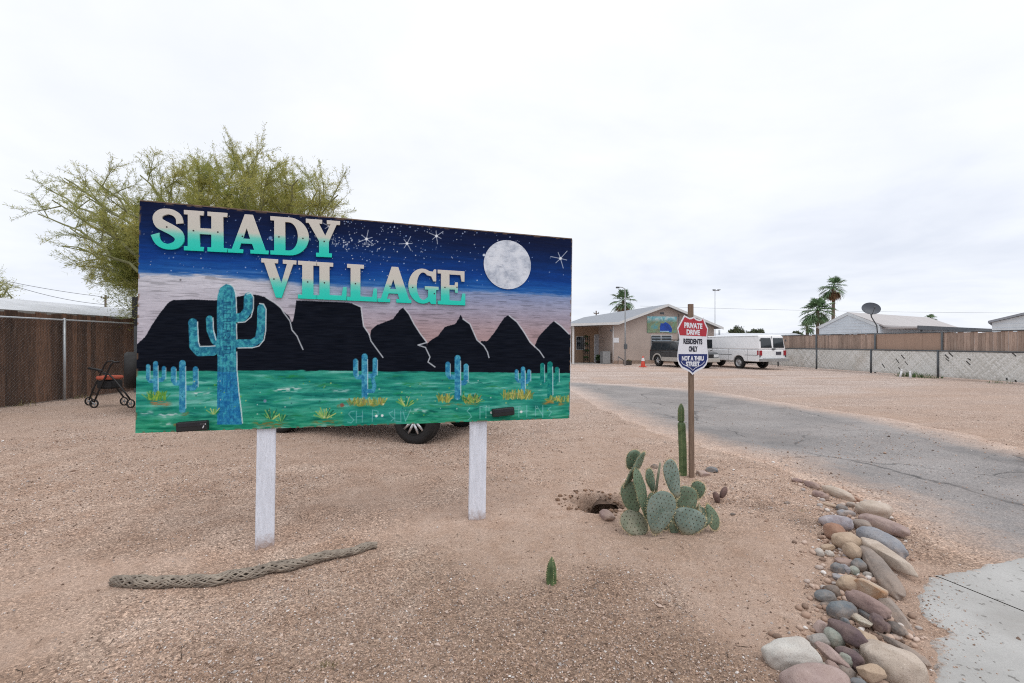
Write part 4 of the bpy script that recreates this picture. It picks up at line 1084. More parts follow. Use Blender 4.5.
STONES = [
 (Z1,200,97,255,104,24,'mauve','r',0,'tiny brown stone at the far tip of the stone border'),
 (Z1,262,112,345,136,38,'mauve','r',0,'small mauve brown stone second from the far tip of the border'),
 (Z1,350,138,512,188,60,'cream','r',0,'long cream cobble lying along the asphalt at the far end of the border'),
 (Z1,304,160,382,185,46,'mauve','r',0,'mauve grey oval stone beside the long cream cobble'),
 (Z1,355,210,428,232,28,'tan','f',0,'flat tan stone in front of the mauve grey oval stone'),
 (Z1,497,183,552,206,28,'rust','r',0,'little brown red stone wedged beside the white pink dome stone'),
 (Z1,522,238,690,250,88,'cream','r',0,'pale dome shaped boulder with a pinkish cream top next to the road'),
 (Z1,538,268,765,372,84,'pink','r',0,'long smooth pink boulder sloping along the road edge'),
 (Z1,420,230,482,238,34,'slate','r',.01,'small blue grey stone touching the flat tan stone'),
 (Z1,424,258,516,264,34,'blue','r',0,'small pale blue stone behind the lilac streaked cobble'),
 (Z1,470,212,520,222,26,'grey','r',.01,'small grey stone just left of the pale dome boulder'),
 (Z1,340,302,505,312,70,'lilac','r',0,'lilac and white streaked cobble behind the rust coloured round stone'),
 (Z1,492,306,594,332,64,'taupe','r',.01,'olive grey stone between the lilac streaked cobble and the pink boulder'),
 (Z1,370,350,457,352,80,'rust','r',.01,'round rust orange stone on the dirt side of the border'),
 (Z1,414,402,540,388,100,'tan','a',.01,'rough beige angular stone touching the round rust stone'),
 (Z1,470,448,536,446,74,'tan','r',.02,'small beige lump below the rough beige angular stone'),
 (Z1,448,464,522,474,28,'lilac','f',0,'flat grey lilac stone under the small beige lump'),
 (Z1,540,350,757,462,128,'blue','r',.0,'big smooth blue grey boulder behind the pointed beige slab'),
 (Z1,530,378,788,548,100,'cream','a',.03,'pointed beige slab leaning on the blue grey boulder'),
 (Z1,550,440,740,668,100,'taupe','r',.0,'long smooth taupe boulder in the middle of the border'),
 (Z1,413,494,512,500,38,'mauve','f',.01,'flat mauve stone above two dark slate pebbles'),
 (Z1,398,530,450,530,52,'slate','r',0,'round dark slate pebble on the dirt edge below the flat mauve stone'),
 (Z1,500,514,559,514,54,'slate','r',.01,'round dark slate pebble touching the long taupe boulder'),
 (Z1,444,534,484,534,44,'blue','r',0,'grey blue pebble between two dark slate pebbles'),
 (Z1,482,540,526,540,38,'green','r',0,'olive grey pebble beside the grey blue pebble'),
 (Z1,400,572,487,580,40,'blue','f',0,'pale blue grey flat stone beside the orange ochre block'),
 (Z1,320,450,360,454,38,'white','r',0,'white quartz stone lying loose on the dirt'),
 (Z1,366,456,410,460,30,'white','r',0,'small white stone beside the white quartz stone'),
 (Z1,352,430,412,424,32,'tan','r',0,'small tan stone just behind the two loose white stones'),
 (Z1,550,556,600,570,40,'grey','r',0,'small grey stone tucked under the side of the taupe boulder'),
 (Z2,432,205,520,195,70,'tan','r',.02,'peach tan stone beside the orange ochre block'),
 (Z2,458,175,668,250,104,'ochre','a',.03,'orange ochre block with a chalky white top'),
 (Z2,360,222,442,245,58,'dark','r',.0,'dark grey stone behind the slate blue egg shaped stone'),
 (Z2,316,262,416,262,54,'slate','r',0,'slate blue egg shaped stone on the dirt edge'),
 (Z2,345,302,442,294,32,'dark','f',0,'flat dark stone below the slate blue egg shaped stone'),
 (Z2,468,250,692,352,90,'mauve','r',.05,'mauve brown oval cobble resting in front of the ochre block'),
 (Z2,638,268,806,448,80,'taupe','a',.0,'long taupe slab sloping below the long taupe boulder'),
 (Z2,381,330,522,330,74,'slate','r',.01,'slate green oval cobble on the dirt edge'),
 (Z2,480,340,612,420,58,'speckle','a',.02,'white and black speckled granite stone'),
 (Z2,528,328,592,368,42,'slate','r',.02,'dark slate stone behind the speckled granite stone'),
 (Z2,594,388,652,392,74,'plum','r',.02,'dark plum stone below the mauve brown oval cobble'),
 (Z2,640,405,684,410,48,'plum','r',.02,'small plum stone beside the dark plum stone'),
 (Z2,678,388,742,446,58,'dark','r',.02,'dark blue black stone beside the long taupe slab'),
 (Z2,728,408,768,454,44,'taupe','r',.0,'small brown stone below the long taupe slab'),
 (Z2,374,382,566,492,88,'plum','r',.06,'large dark purple cobble on top of the near pile'),
 (Z2,304,422,374,408,66,'pink','a',.0,'pinkish beige stone at the dirt side of the dark purple cobble'),
 (Z2,362,456,462,468,78,'green','r',.02,'green grey round cobble below the dark purple cobble'),
 (Z2,298,490,382,470,62,'grey','r',0,'grey brown stone under the green grey round cobble'),
 (Z2,486,392,634,548,104,'tan','a',.03,'peach coloured angular slab leaning behind the dark purple cobble'),
 (Z2,448,385,484,385,34,'slate','r',.03,'tiny slate pebble behind the dark purple cobble'),
 (Z2,618,424,884,612,66,'taupe','a',.0,'long grey brown slab at the pavement side of the big beige boulder'),
 (Z2,545,520,862,680,210,'cream','r',.0,'biggest smooth beige boulder at the near end of the border'),
 (Z2,64,545,328,556,132,'white','r',.0,'large grey white boulder half buried apart from the pile'),
 (Z2,322,502,480,600,74,'pink','a',.03,'tan pink stone in front of the green grey round cobble'),
 (Z2,424,512,556,608,84,'plum','r',.03,'plum dark cobble behind the tan pink stone'),
 (Z2,438,565,492,574,62,'green','r',.03,'pale grey green pebble between the tan pink and plum stones'),
 (Z2,308,605,388,605,38,'green','r',0,'pale green flat pebble beside the pink purple boulder'),
 (Z2,368,600,434,610,54,'mauve','r',.01,'small mauve stone beside the pale green flat pebble'),
 (Z2,434,636,512,640,70,'taupe','r',.0,'small brown stone under the tan pink stone'),
 (Z2,513,648,648,618,78,'tan','a',.05,'cream tan wedge stone lying against the biggest beige boulder'),
 (Z2,488,682,562,682,34,'slate','r',.05,'slate green pebble below the cream tan wedge stone'),
 (lambda x, y: (560 + x * .10246, 470 + y * .1025),395,425,520,470,70,'mauve','a',-.01,'mauve grey stone at the near lip of the dug hole'),
 (Z2,176,698,484,698,160,'pink','r',.0,'big pink purple boulder nearest to the viewer'),
]
def stone_mesh(name, la, wa, ha, kind, seed):
    bm = bmesh.new(); bmesh.ops.create_icosphere(bm, subdivisions=4, radius=1)
    rs_ = random.Random(seed); off = Vector((rs_.uniform(-50, 50), rs_.uniform(-50, 50), rs_.uniform(-50, 50)))
    planes = []
    if kind == 'a':
        for i in range(9):
            n_ = Vector((rs_.gauss(0, 1), rs_.gauss(0, 1), rs_.gauss(0, .9) + .2)).normalized(); planes.append((n_, rs_.uniform(.62, .88)))
    tap = rs_.uniform(-.22, .22)
    for v in bm.verts:
        p = v.co.copy(); d = p.normalized()
        e = 0.86 if kind != 'a' else .8        # slightly boxier than an ellipsoid
        q = Vector([math.copysign(abs(c) ** e, c) for c in d]) * (1.0 if kind != 'a' else 1.05)
        q *= 1 + .17 * mnoise.noise(d * 1.1 + off) + .075 * mnoise.noise(d * 2.6 + off) + (.02 if kind != 'a' else .045) * mnoise.noise(d * 6 + off) + (.006 if kind != 'a' else .014) * mnoise.noise(d * 17 + off)
        for n_, dd in planes:
            k = q.dot(n_)
            if k > dd: q -= n_ * (k - dd) * .93
        q.y *= 1 + tap * q.x; q.z *= 1 + tap * .7 * q.x
        v.co = Vector((q.x * la, q.y * wa, q.z * ha))
    me = bpy.data.meshes.new(name); bm.to_mesh(me); bm.free()
    me.polygons.foreach_set('use_smooth', [True] * len(me.polygons))
    return me
for i, (fn, x0, y0, x1, y1, th, mk, kd, lift, lb) in enumerate(STONES):
    a, b = fn(x0, y0), fn(x1, y1)
    mid = ((a[0] + b[0]) / 2, (a[1] + b[1]) / 2); Y0 = gpt(*mid)[1]
    t_m = th * .92 * .205 * Y0 / F
    A0, B0 = gpt(*a, .03), gpt(*b, .03); sn = abs(B0[1] - A0[1]) / (np.linalg.norm(B0 - A0) + 1e-6)
    wa = t_m / 2 / ((.82 if kd != 'f' else .62) + .26 * sn); ha = wa * (.92 if kd == 'r' else .78 if kd == 'a' else .5)
    gb = float(gz(*gpt(*mid)[:2])); zc = gb + ha * .6 + lift
    A, B = gpt(*a, zc), gpt(*b, zc)
    la = max(np.linalg.norm(B - A) / 2, wa * .75); an = math.atan2(B[1] - A[1], B[0] - A[0])
    o = link('border_stone', stone_mesh('border_stone', la, wa, ha, kd, 100 + i))
    o.data.materials.append(RK[mk]); o.location = (*((A + B) / 2)[:2], zc)
    rs_ = random.Random(i); o.rotation_euler = (rs_.uniform(-.15, .15), rs_.uniform(-.1, .1), an)
    tag(o, lb, 'stone', 'stones bordering the gravel bed')

# ------------------------------------------------------------------ prickly pear
m, nt, bs = new_mat('cactus_pad'); M['pad'] = m
v = objvec(nt); oi = nt.nodes.new('ShaderNodeObjectInfo')
n = noise(nt, v, 9, 5, .65, .4)
c1 = mixc(nt, mapr(nt, n, .32, .68), (0.085, 0.13, 0.088), (0.19, 0.245, 0.19))
c1 = mixc(nt, mapr(nt, oi.outputs['Random'], 0, 1, 0, .45), c1, (0.085, 0.145, 0.06))
c1 = mixc(nt, mapr(nt, noise(nt, v, 16, 6, .75), .56, .74, 0, .7), c1, (0.30, 0.27, 0.15))
L(nt, c1, bs.inputs['Base Color']); bs.inputs['Roughness'].default_value = .55
bump(nt, bs, noise(nt, v, 60, 3), .2, .004)
m, nt, bs = new_mat('blue_pad'); M['blue_pad'] = m
v = objvec(nt); n = noise(nt, v, 7, 6, .7, .6)
c1 = mixc(nt, mapr(nt, n, .3, .7), (0.10, 0.155, 0.125), (0.25, 0.31, 0.275))
c1 = mixc(nt, mapr(nt, noise(nt, v, 19, 6, .8), .57, .72, 0, .75), c1, (0.33, 0.29, 0.17))
sz = nt.nodes.new('ShaderNodeSeparateXYZ'); L(nt, v, sz.inputs[0])
c1 = mixc(nt, mapr(nt, math_(nt, 'ADD', sz.outputs[2], math_(nt, 'MULTIPLY', noise(nt, v, 12, 4), .08)), .03, .11, .7, 0), c1, (0.28, 0.22, 0.13))
L(nt, c1, bs.inputs['Base Color']); bs.inputs['Roughness'].default_value = .6; bump(nt, bs, n, .35, .006)
m, nt, bs = new_mat('old_pad'); M['old_pad'] = m
v = objvec(nt); n = noise(nt, v, 14, 5, .7)
L(nt, mixc(nt, mapr(nt, n, .35, .65), (0.17, 0.20, 0.135), (0.32, 0.31, 0.235)), bs.inputs['Base Color']); bs.inputs['Roughness'].default_value = .8; bump(nt, bs, n, .4, .006)
M['areole'] = mat('areole', (0.055, 0.05, 0.04), .9, .3, 30)
M['spine'] = mat('spine', (0.62, 0.52, 0.30), .6, .2, 20)
def pad_mesh(hw, hh, th, seed, bend=0.0, old=False, top=.22):
    mb = MB(); nu, nv = 28, 18; vs = []; rs_ = random.Random(seed)
    def surf(th_, ph):   # ph angle round the rim plane, th_ 0..pi front to back
        x = math.sin(th_) * math.cos(ph); z = math.sin(th_) * math.sin(ph); y = math.cos(th_)
        k = 1 + top * z
        wv = 1 + .04 * mnoise.noise(Vector((math.cos(ph) * 1.4, math.sin(ph) * 1.4, seed * 3.1)))
        yy = math.copysign(abs(y) ** .8, y) * th * (.75 + .25 * (1 - z) * .5)
        X_, Z_ = x * hw * k * wv, z * hh * wv + hh
        return np.array([X_, yy + bend * (Z_ / (2 * hh)) ** 2 + .006 * mnoise.noise(Vector((X_ * 14, Z_ * 14, seed))), Z_])
    for i in range(nv + 1):
        for k in range(nu): vs.append(surf(math.pi * i / nv, 2 * math.pi * k / nu))
    fs = [(i*nu+k, (i+1)*nu+k, (i+1)*nu+(k+1) % nu, i*nu+(k+1) % nu) for i in range(nv) for k in range(nu)]
    mb.add(vs, fs, 0, True)
    sp = .033
    for side in (1, -1):
        r_ = -int(hh * 2 / sp)
        for gy in range(r_, -r_):
            for gx in range(r_, -r_):
                x = (gx + (gy % 2) * .5) * sp / hw; z = gy * sp * .86 / hh
                x += rs_.uniform(-.03, .03); z += rs_.uniform(-.03, .03)
                q = math.hypot(x / (1 + top * z), z)
                if q > .95: continue
                th_ = math.asin(min(1, q)); ph = math.atan2(z, x / (1 + top * z))
                if side < 0: th_ = math.pi - th_
                p = surf(th_, ph); nn = np.array([x * .35, side * 1.0, z * .35]); nn /= np.linalg.norm(nn)
                mb.ellipsoid(p, (.0046, .0024, .0054), 1, 6, 4)
                for j in range(rs_.choice((1, 2, 2, 3))):
                    d = nn + np.array([rs_.gauss(0, .5), 0, rs_.gauss(0, .5)]); d /= np.linalg.norm(d); ln = rs_.uniform(.008, .02)
                    t1 = np.cross(d, (0.3, .2, 1)); t1 = t1 / np.linalg.norm(t1) * .0007; t2 = np.cross(d, t1)
                    mb.add([p + t1, p - t1 * .5 + t2, p - t1 * .5 - t2, p + d * ln], [(0,1,3),(1,2,3),(2,0,3)], 2)
    for k in range(0, 110):      # rim spines
        ph = 2 * math.pi * k / 110 + rs_.uniform(-.05, .05)
        p = surf(math.pi / 2, ph)
        for j in range(2):
            d = np.array([math.cos(ph) + rs_.gauss(0, .4), rs_.gauss(0, .5), math.sin(ph) + rs_.gauss(0, .4)]); d /= np.linalg.norm(d); ln = rs_.uniform(.01, .026)
            t1 = np.cross(d, (0.3, .8, .2)); t1 = t1 / np.linalg.norm(t1) * .0011; t2 = np.cross(d, t1)
            mb.add([p + t1, p - t1 * .5 + t2, p - t1 * .5 - t2, p + d * ln], [(0,1,3),(1,2,3),(2,0,3)], 2)
    return mb
YP = gpt(668, 535)[1]
PB = g3(664, 533)
pear = empty('prickly_pear', tuple(PB), 0, 'clump of green prickly pear cactus pads beside a dug hole', 'cactus')
def zq(x, y, dy=0): return at(610 + x * .1611, 440 + y * .1611, YP + dy)
# (base x, base y, top x, top y, half width in zoom px, yaw of the flat face, depth, old)
for i, (bx, by, tx, ty, hwz, yaw, dy, bend, old) in enumerate([
   (235, 560, 75, 470, 74, 25, .03, .02, True),
   (150, 470, 125, 255, 64, -20, .08, .0, False),
   (88, 290, 232, 86, 52, 50, .08, .03, False),
   (118, 180, 168, 66, 54, 20, .16, .0, False),
   (236, 500, 168, 178, 62, 50, .02, .02, False),
   (268, 320, 235, 180, 40, 40, .15, .0, False),
   (278, 585, 345, 318, 88, 8, -.05, .0, False),
   (420, 362, 352, 118, 52, 18, -.01, -.02, False),
   (470, 480, 472, 285, 66, -12, .04, .0, False),
   (470, 588, 510, 425, 92, -10, .0, .01, False),
   (540, 365, 552, 258, 40, -35, .10, .0, False),
   (600, 400, 668, 552, 46, -30, .06, .0, False),
   (560, 560, 568, 400, 30, 60, .06, .02, True), (395, 590, 430, 440, 60, 15, .05, .0, False), (300, 470, 250, 330, 40, 30, .1, .0, False), (345, 560, 300, 400, 62, -35, .07, .0, False), (430, 460, 452, 300, 56, 28, .12, .01, False), (520, 560, 590, 425, 58, -25, .05, .02, False)]):
    b, t = zq(bx, by, dy), zq(tx, ty, dy)
    up = t - b; hh = np.linalg.norm(up) / 2; hw = hwz * 1.0 * .1611 * YP / F
    mb = pad_mesh(hw, hh, .019 if not old else .024, i + 3, bend, old, .34 if i != 0 else .08)
    o = build(mb, 'pad', [M['old_pad'] if old else M['blue_pad'] if i in (6, 7, 9) else M['pad'], M['areole'], M['spine']], pear)
    zax = Vector(up).normalized(); xax = Vector((1, 0, 0)); xax = (xax - zax * xax.dot(zax)).normalized(); yax = zax.cross(xax)
    Rm = Matrix((xax, yax, zax)).transposed().to_4x4() @ Matrix.Rotation(rad(yaw), 4, 'Z')
    loc = Vector(b) - pear.location
    o.matrix_basis = Matrix.Translation(loc) @ Rm
mb = MB(); mb.tube([zq(284, 330, .1), zq(296, 240, .1), zq(312, 140, .1)], [.012, .011, .008], 8)
build(mb, 'dry_stem', M['old_pad'], pear, world=True)

# ---- small ones
def ribbed(name, h, r, ribs, n_h, mats, parent, top_round=.5, seed=0, lean=(0, 0), depth=.16, neck=None, z0=0):
    mb = MB(); nu = ribs * 6; vs = []
    for i in range(n_h + 1):
        t = i / n_h; z = h * t
        rr = r * (1 - max(0, (t - (1 - top_round)) / top_round) ** 3.0) if t < 1 else 0.0
        rr *= 1 + .05 * mnoise.noise(Vector((seed, z * 9, 0)))
        if neck: rr *= 1 - neck[1] * math.exp(-((z - neck[0]) / neck[2]) ** 2)
        for k in range(nu):
            a = 2 * math.pi * k / nu; q = rr * (1 - depth * (1 - abs(math.cos(a * ribs / 2))) * 1.2)
            vs.append((q * math.cos(a) + lean[0] * t * t, q * math.sin(a) + lean[1] * t * t, z0 + z))
    fs = [(i*nu+k, i*nu+(k+1) % nu, (i+1)*nu+(k+1) % nu, (i+1)*nu+k) for i in range(n_h) for k in range(nu)]
    mb.add(vs, fs, 0, True); rs_ = random.Random(seed)
    for j in range(ribs):
        a = 2 * math.pi * j / ribs
        for i in range(1, n_h):
            p = np.array(vs[i * nu + j * 6])
            for q in range(2):
                d = np.array([math.cos(a) + rs_.gauss(0, .4), math.sin(a) + rs_.gauss(0, .4), rs_.gauss(.1, .4)]); d /= np.linalg.norm(d)
                t1 = np.cross(d, (.3, .2, 1)); t1 = t1 / np.linalg.norm(t1) * .0008; t2 = np.cross(d, t1)
                mb.add([p + t1, p - t1 * .5 + t2, p - t1 * .5 - t2, p + d * rs_.uniform(.008, .018)], [(0,1,3),(1,2,3),(2,0,3)], 1)
    return build(mb, name, mats, parent)
m, nt, bs = new_mat('cactus_stem'); M['stem'] = m
v = objvec(nt); n = noise(nt, v, 14, 5, .65)
c1 = mixc(nt, mapr(nt, n, .35, .65), (0.045, 0.085, 0.03), (0.12, 0.18, 0.075))
L(nt, mixc(nt, mapr(nt, noise(nt, v, 22, 5, .75), .6, .74, 0, .7), c1, (0.20, 0.19, 0.12)), bs.inputs['Base Color']); bs.inputs['Roughness'].default_value = .55; bump(nt, bs, n, .2, .005)
G2 = g3(683, 475); hgt = (475 - 403) / F * G2[1]
col_c = empty('columnar_cactus', tuple(G2), 0, 'tall thin columnar cactus growing against the wooden stake of the shield notice', 'cactus')
rc = 3.5 / F * G2[1]
ribbed('lower_stem', hgt * .76, rc * 1.12, 6, 34, [M['stem'], M['spine']], col_c, .10, 3, (-.02, 0))
ribbed('upper_stem', hgt * .25, rc * .92, 7, 14, [M['stem'], M['spine']], col_c, .55, 5, (0, 0), z0=hgt * .75).location = (-.022, 0, 0)
G3 = g3(551, 581); h3 = 27 / F * G3[1]
sc = empty('seedling_cactus', tuple(G3), 0, 'tiny upright green cactus standing alone on bare gravel', 'cactus')
ribbed('stem', h3, .036, 5, 14, [M['stem'], M['spine']], sc, .9, 9, (.006, 0), .3)
for k, (dx, dz, rr) in enumerate(((.02, .05, .016), (-.02, .07, .014), (.012, .10, .012))):
    mb = MB(); mb.ellipsoid((dx, -.01, dz), (rr, rr * .6, rr * 1.7), 0, 10, 8); build(mb, 'offset_bud', M['stem'], sc)
M['dead_cactus'] = mat('dead_cactus', (0.15, 0.095, 0.085), .85, .25, 20, bumps=.5, bscale=60)
G4 = g3(720, 505)
dc_ = empty('withered_cactus', tuple(G4), 0, 'withered two lobed brown cactus stub near the prickly pear', 'cactus')
sc_ = G4[1] / F
mb = MB()
mb.ellipsoid((-3.5 * sc_, 0, 5 * sc_), (3.2 * sc_, 3 * sc_, 6 * sc_), 0, 12, 10, np.array(Matrix.Rotation(-.35, 3, 'Y')))
build(mb, 'lobe', M['dead_cactus'], dc_)
mb = MB(); mb.ellipsoid((4 * sc_, .01, 9.5 * sc_), (3.0 * sc_, 3 * sc_, 6.5 * sc_), 0, 12, 10, np.array(Matrix.Rotation(.45, 3, 'Y')))
build(mb, 'lobe', M['dead_cactus'], dc_)
# flat rubble by the stake
for i, (x, y, wx, hx, mk, lb) in enumerate(((703, 475.5, 8, 3.2, 'pink', 'flat pinkish broken brick lying beside the stake foot'), (713, 472.5, 6.5, 3.4, 'slate', 'flat dark slate fragment lying behind the pinkish broken brick'), (653.5, 467.5, 4, 2.6, 'dark', 'small dark grey stone lying behind the prickly pear'), (733, 517, 2.6, 1.4, 'dark', 'tiny dark stone on bare gravel past the withered cactus'), (787, 508, 3, 1.5, 'taupe', 'small brown clod on bare gravel near the border stones'))):
    g = g3(x, y); k = g[1] / F
    o = link('loose_stone', stone_mesh('loose_stone', wx * k, wx * k * .8, hx * k * .9, 'a', 400 + i)); o.data.materials.append(RK[mk])
    o.location = (g[0], g[1], g[2] + hx * k * .35); tag(o, lb, 'stone')

# ------------------------------------------------------------------ dead cholla skeleton
m, nt, bs = new_mat('cholla_wood'); M['cholla'] = m
v = objvec(nt); n = noise(nt, v, 18, 6, .7)
c1 = mixc(nt, mapr(nt, n, .3, .7), (0.15, 0.122, 0.10), (0.38, 0.325, 0.265))
L(nt, mixc(nt, mapr(nt, noise(nt, v, 5, 4), .55, .7, 0, .6), c1, (0.10, 0.08, 0.065)), bs.inputs['Base Color']); bs.inputs['Roughness'].default_value = .9; bump(nt, bs, noise(nt, objvec(nt, (1, 1, 1)), 90, 4), .5, .004)
M['cholla_core'] = mat('cholla_core', (0.035, 0.028, 0.022), .95, .3)
pp = [(113,576),(135,579),(160,579.5),(190,579),(215,579),(232,574),(255,569),(272,564),(290,561),(312,555),(330,551),(352,547),(366,543),(377,541)]
rp = [.027,.034,.037,.035,.037,.036,.035,.034,.033,.032,.030,.028,.026,.019]
ctl = []
for (x, y), r_ in zip(pp, rp):
    g = gpt(x, y, .04); ctl.append(np.array([g[0], g[1], float(gz(g[0], g[1])) + r_ * (.85 if x < 260 else 1.15)]))
def resample(P, k):
    P = np.array(P); out = []
    for i in range(len(P) - 1):
        p0, p1, p2, p3 = P[max(i-1, 0)], P[i], P[i+1], P[min(i+2, len(P)-1)]
        for j in range(k):
            t = j / k; out.append(.5 * (2*p1 + (p2-p0)*t + (2*p0-5*p1+4*p2-p3)*t*t + (3*p1-p0-3*p2+p3)*t**3))
    out.append(P[-1]); return np.array(out)
CP = resample(ctl, 14); CR = np.interp(np.linspace(0, 1, len(CP)), np.linspace(0, 1, len(rp)), rp) * .86 * (1 + .42 * (vnoise(np.arange(len(CP)) * .16, np.zeros(len(CP)), 5) - .5))
log = empty('cholla_skeleton', tuple(CP[len(CP) // 2] - np.array([0, 0, .045])), 0, 'dry hollow cholla cactus skeleton lying on gravel before the sign posts', 'dead branch')
# lattice: two families of helical strands wound round the hollow core
mb = MB(); nst = 11; npt = len(CP)
T = np.gradient(CP, axis=0); T /= np.linalg.norm(T, axis=1)[:, None]
Uf = np.cross(T, np.array([0, 0, 1.0])); Uf /= np.linalg.norm(Uf, axis=1)[:, None]; Wf = np.cross(T, Uf)
sl_ = np.concatenate([[0], np.cumsum(np.linalg.norm(np.diff(CP, axis=0), axis=1))])
for fam, tw in ((0, 13.0), (1, -16.0)):
    for k in range(nst):
        pts = []; rr = []
        for i in range(npt):
            a = 2 * math.pi * k / nst + tw * sl_[i] + .16 * math.sin(sl_[i] * 17 + k * 2.3) + .1 * math.sin(sl_[i] * 43 + k)
            q = CR[i] * (.98 + .05 * math.sin(sl_[i] * 40 + k * 2))
            pts.append(CP[i] + q * (Uf[i] * math.cos(a) + Wf[i] * math.sin(a))); rr.append(.0063 + .0024 * math.sin(sl_[i] * 31 + k * 1.7) * math.sin(sl_[i] * 13 + k))
        mb.tube(pts, rr, 6)
build(mb, 'lattice', M['cholla'], log, world=True)
mb = MB(); mb.tube(CP, CR * .80, 12); build(mb, 'core', M['cholla_core'], log, world=True)
mb = MB(); e0 = CP[-12]
mb.tube([e0, e0 + np.array([-.03, -.02, -.02]), e0 + np.array([-.10, -.05, -.045])], [.014, .011, .006], 7); build(mb, 'side_twig', M['cholla'], log, world=True)
# a few dry sprigs in the gravel
M['dry_grass'] = mat('dry_grass', (0.20, 0.17, 0.08), .9, .3, 30, island=.4)
M['weed_green'] = mat('weed_green', (0.06, 0.12, 0.03), .8, .3, 30, island=.5)
def tuft(name, x, y, n, h, spread, mt, lb, seed=0):
    rs_ = random.Random(seed); g = g3(x, y) if y < 683 else gpt(x, y); mb = MB()
    for i in range(n):
        a = rs_.uniform(0, 6.28); r0 = rs_.uniform(0, spread); b = np.array([math.cos(a) * r0, math.sin(a) * r0 * .6, -.004])
        l_ = h * rs_.uniform(.5, 1); ln = rs_.gauss(0, .45)
        d = np.array([math.sin(ln), rs_.gauss(0, .3), math.cos(ln)]); w_ = np.array([math.cos(a), math.sin(a), 0]) * h * .03
        m1 = b + d * l_ * .55; t1 = m1 + (d + np.array([math.sin(ln) * .7, 0, -.35])) * l_ * .45
        mb.add([b - w_, b + w_, m1 + w_ * .7, m1 - w_ * .7, t1], [(0,1,2,3),(3,2,4)], 0)
    o = build(mb, name, mt, fixn=False); o.location = tuple(g); return tag(o, lb, 'plant')
tuft('dry_weed', 326, 664, 26, .05, .05, M['dry_grass'], 'small dry weed sprig in gravel near the frame bottom', 3)
tuft('dry_weed', 803, 517, 14, .05, .04, M['dry_grass'], 'small dry weed sprig beside the border stones', 4)

rg = np.random.default_rng(77); V_, Q_ = [], []
base = bmesh.new(); bmesh.ops.create_icosphere(base, subdivisions=2, radius=1); bv = np.array([v.co[:] for v in base.verts]); bf_ = np.array([[v.index for v in f.verts] for f in base.faces]); base.free()
cen = [(s[0]((s[1] + s[3]) / 2, (s[2] + s[4]) / 2)) for s in STONES]
for i in range(900):
    c = cen[rg.integers(len(cen))]; g = gpt(c[0] + rg.normal(0, 14), c[1] + rg.normal(0, 9))
    r = .007 + .022 * rg.random() ** 2; p = np.array([g[0], g[1], float(gz(g[0], g[1])) + r * .3])
    q = bv * np.array([1, .8, .62]) * r * (1 + .25 * np.sin(bv[:, :1] * 3 + i) * .5); a = rg.random() * 6.28
    q = np.stack([q[:, 0] * math.cos(a) - q[:, 1] * math.sin(a), q[:, 0] * math.sin(a) + q[:, 1] * math.cos(a), q[:, 2]], -1) + p
    Q_.append(bf_ + len(bv) * i); V_.append(q)
fp_ = link('border_pebbles', raw_mesh('border_pebbles', np.concatenate(V_), np.concatenate(Q_), [M['pebble']])); tag(fp_, 'small pebbles filling the gaps between the border stones', 'pebbles', kind='stuff')

M['clod'] = mat('clod', (0.20, 0.125, 0.085), .95, .25, 30, island=.45, bumps=.4)
def bits(name, label, pos, rr, material, seed, flat=.7):
    rg = np.random.default_rng(seed); V_, Q_ = [], []
    for i, (p, r) in enumerate(zip(pos, rr)):
        q = bv * (1 + .35 * (rg.random((len(bv), 1)) - .5)) * np.array([1, .8, flat]) * r; a = rg.random() * 6.28
        q = np.stack([q[:, 0] * math.cos(a) - q[:, 1] * math.sin(a), q[:, 0] * math.sin(a) + q[:, 1] * math.cos(a), q[:, 2]], -1)
        V_.append(q + p); Q_.append(bf_ + len(bv) * i)
    return tag(link(name, raw_mesh(name, np.concatenate(V_), np.concatenate(Q_), [material], smooth=False)), label, name.replace('_', ' '), kind='stuff')
rg = np.random.default_rng(91); pos, rr = [], []
for i in range(260):
    a = rg.random() * 6.28; d = .06 + .30 * rg.random() ** .8; x, y = HOLE[0] + d * 1.15 * math.cos(a), HOLE[1] + d * math.sin(a); r = .005 + .02 * rg.random() ** 2.5
    pos.append(np.array([x, y, float(gz(x, y)) + r * .3])); rr.append(r)
bits('dirt_clods', 'crumbled brown dirt clods around the dug hole', pos, rr, M['clod'], 5)
pos, rr = [], []
for i in range(300):
    k = rg.integers(1, 6); t = rg.random(); a, b = np.array(left_slab[k - 1]), np.array(left_slab[k]); p = a + (b - a) * t + np.array([abs(rg.normal(0, .14)) - .03, rg.normal(0, .03)]); r = .0018 + .0042 * rg.random() ** 2
    pos.append(np.array([p[0], p[1], .010 + r * .3])); rr.append(r)
bits('spilled_gravel', 'gravel flecks spilled over the pale concrete', pos, rr, M['pebble'], 6)
M['dry_twig'] = mat('dry_twig', (0.10, 0.07, 0.05), .9, .3, 30, island=.5)
mb = MB()
for i in range(230):
    y = 2.0 + 5.5 * rg.random() ** 1.3; x = (rg.random() * 2 - 1) * y * 1.1
    if x > np.interp(y, EDGE_Y, EDGE_X) - .1: continue
    a = rg.random() * 6.28; ln = .012 + .04 * rg.random() ** 2; z = float(gz(x, y)) + .004; d = np.array([math.cos(a), math.sin(a), rg.normal(0, .12)])
    mb.tube([np.array([x, y, z]), np.array([x, y, z]) + d * ln + np.array([0, 0, .003]), np.array([x, y, z]) + d * ln * 2 + np.array([rg.normal(0, .008), rg.normal(0, .008), 0])], [.0018, .0016, .0008], 4)
tag(build(mb, 'dry_twigs', M['dry_twig'], fixn=False), 'tiny dry twigs and bits of litter strewn over the gravel', 'litter', kind='stuff')
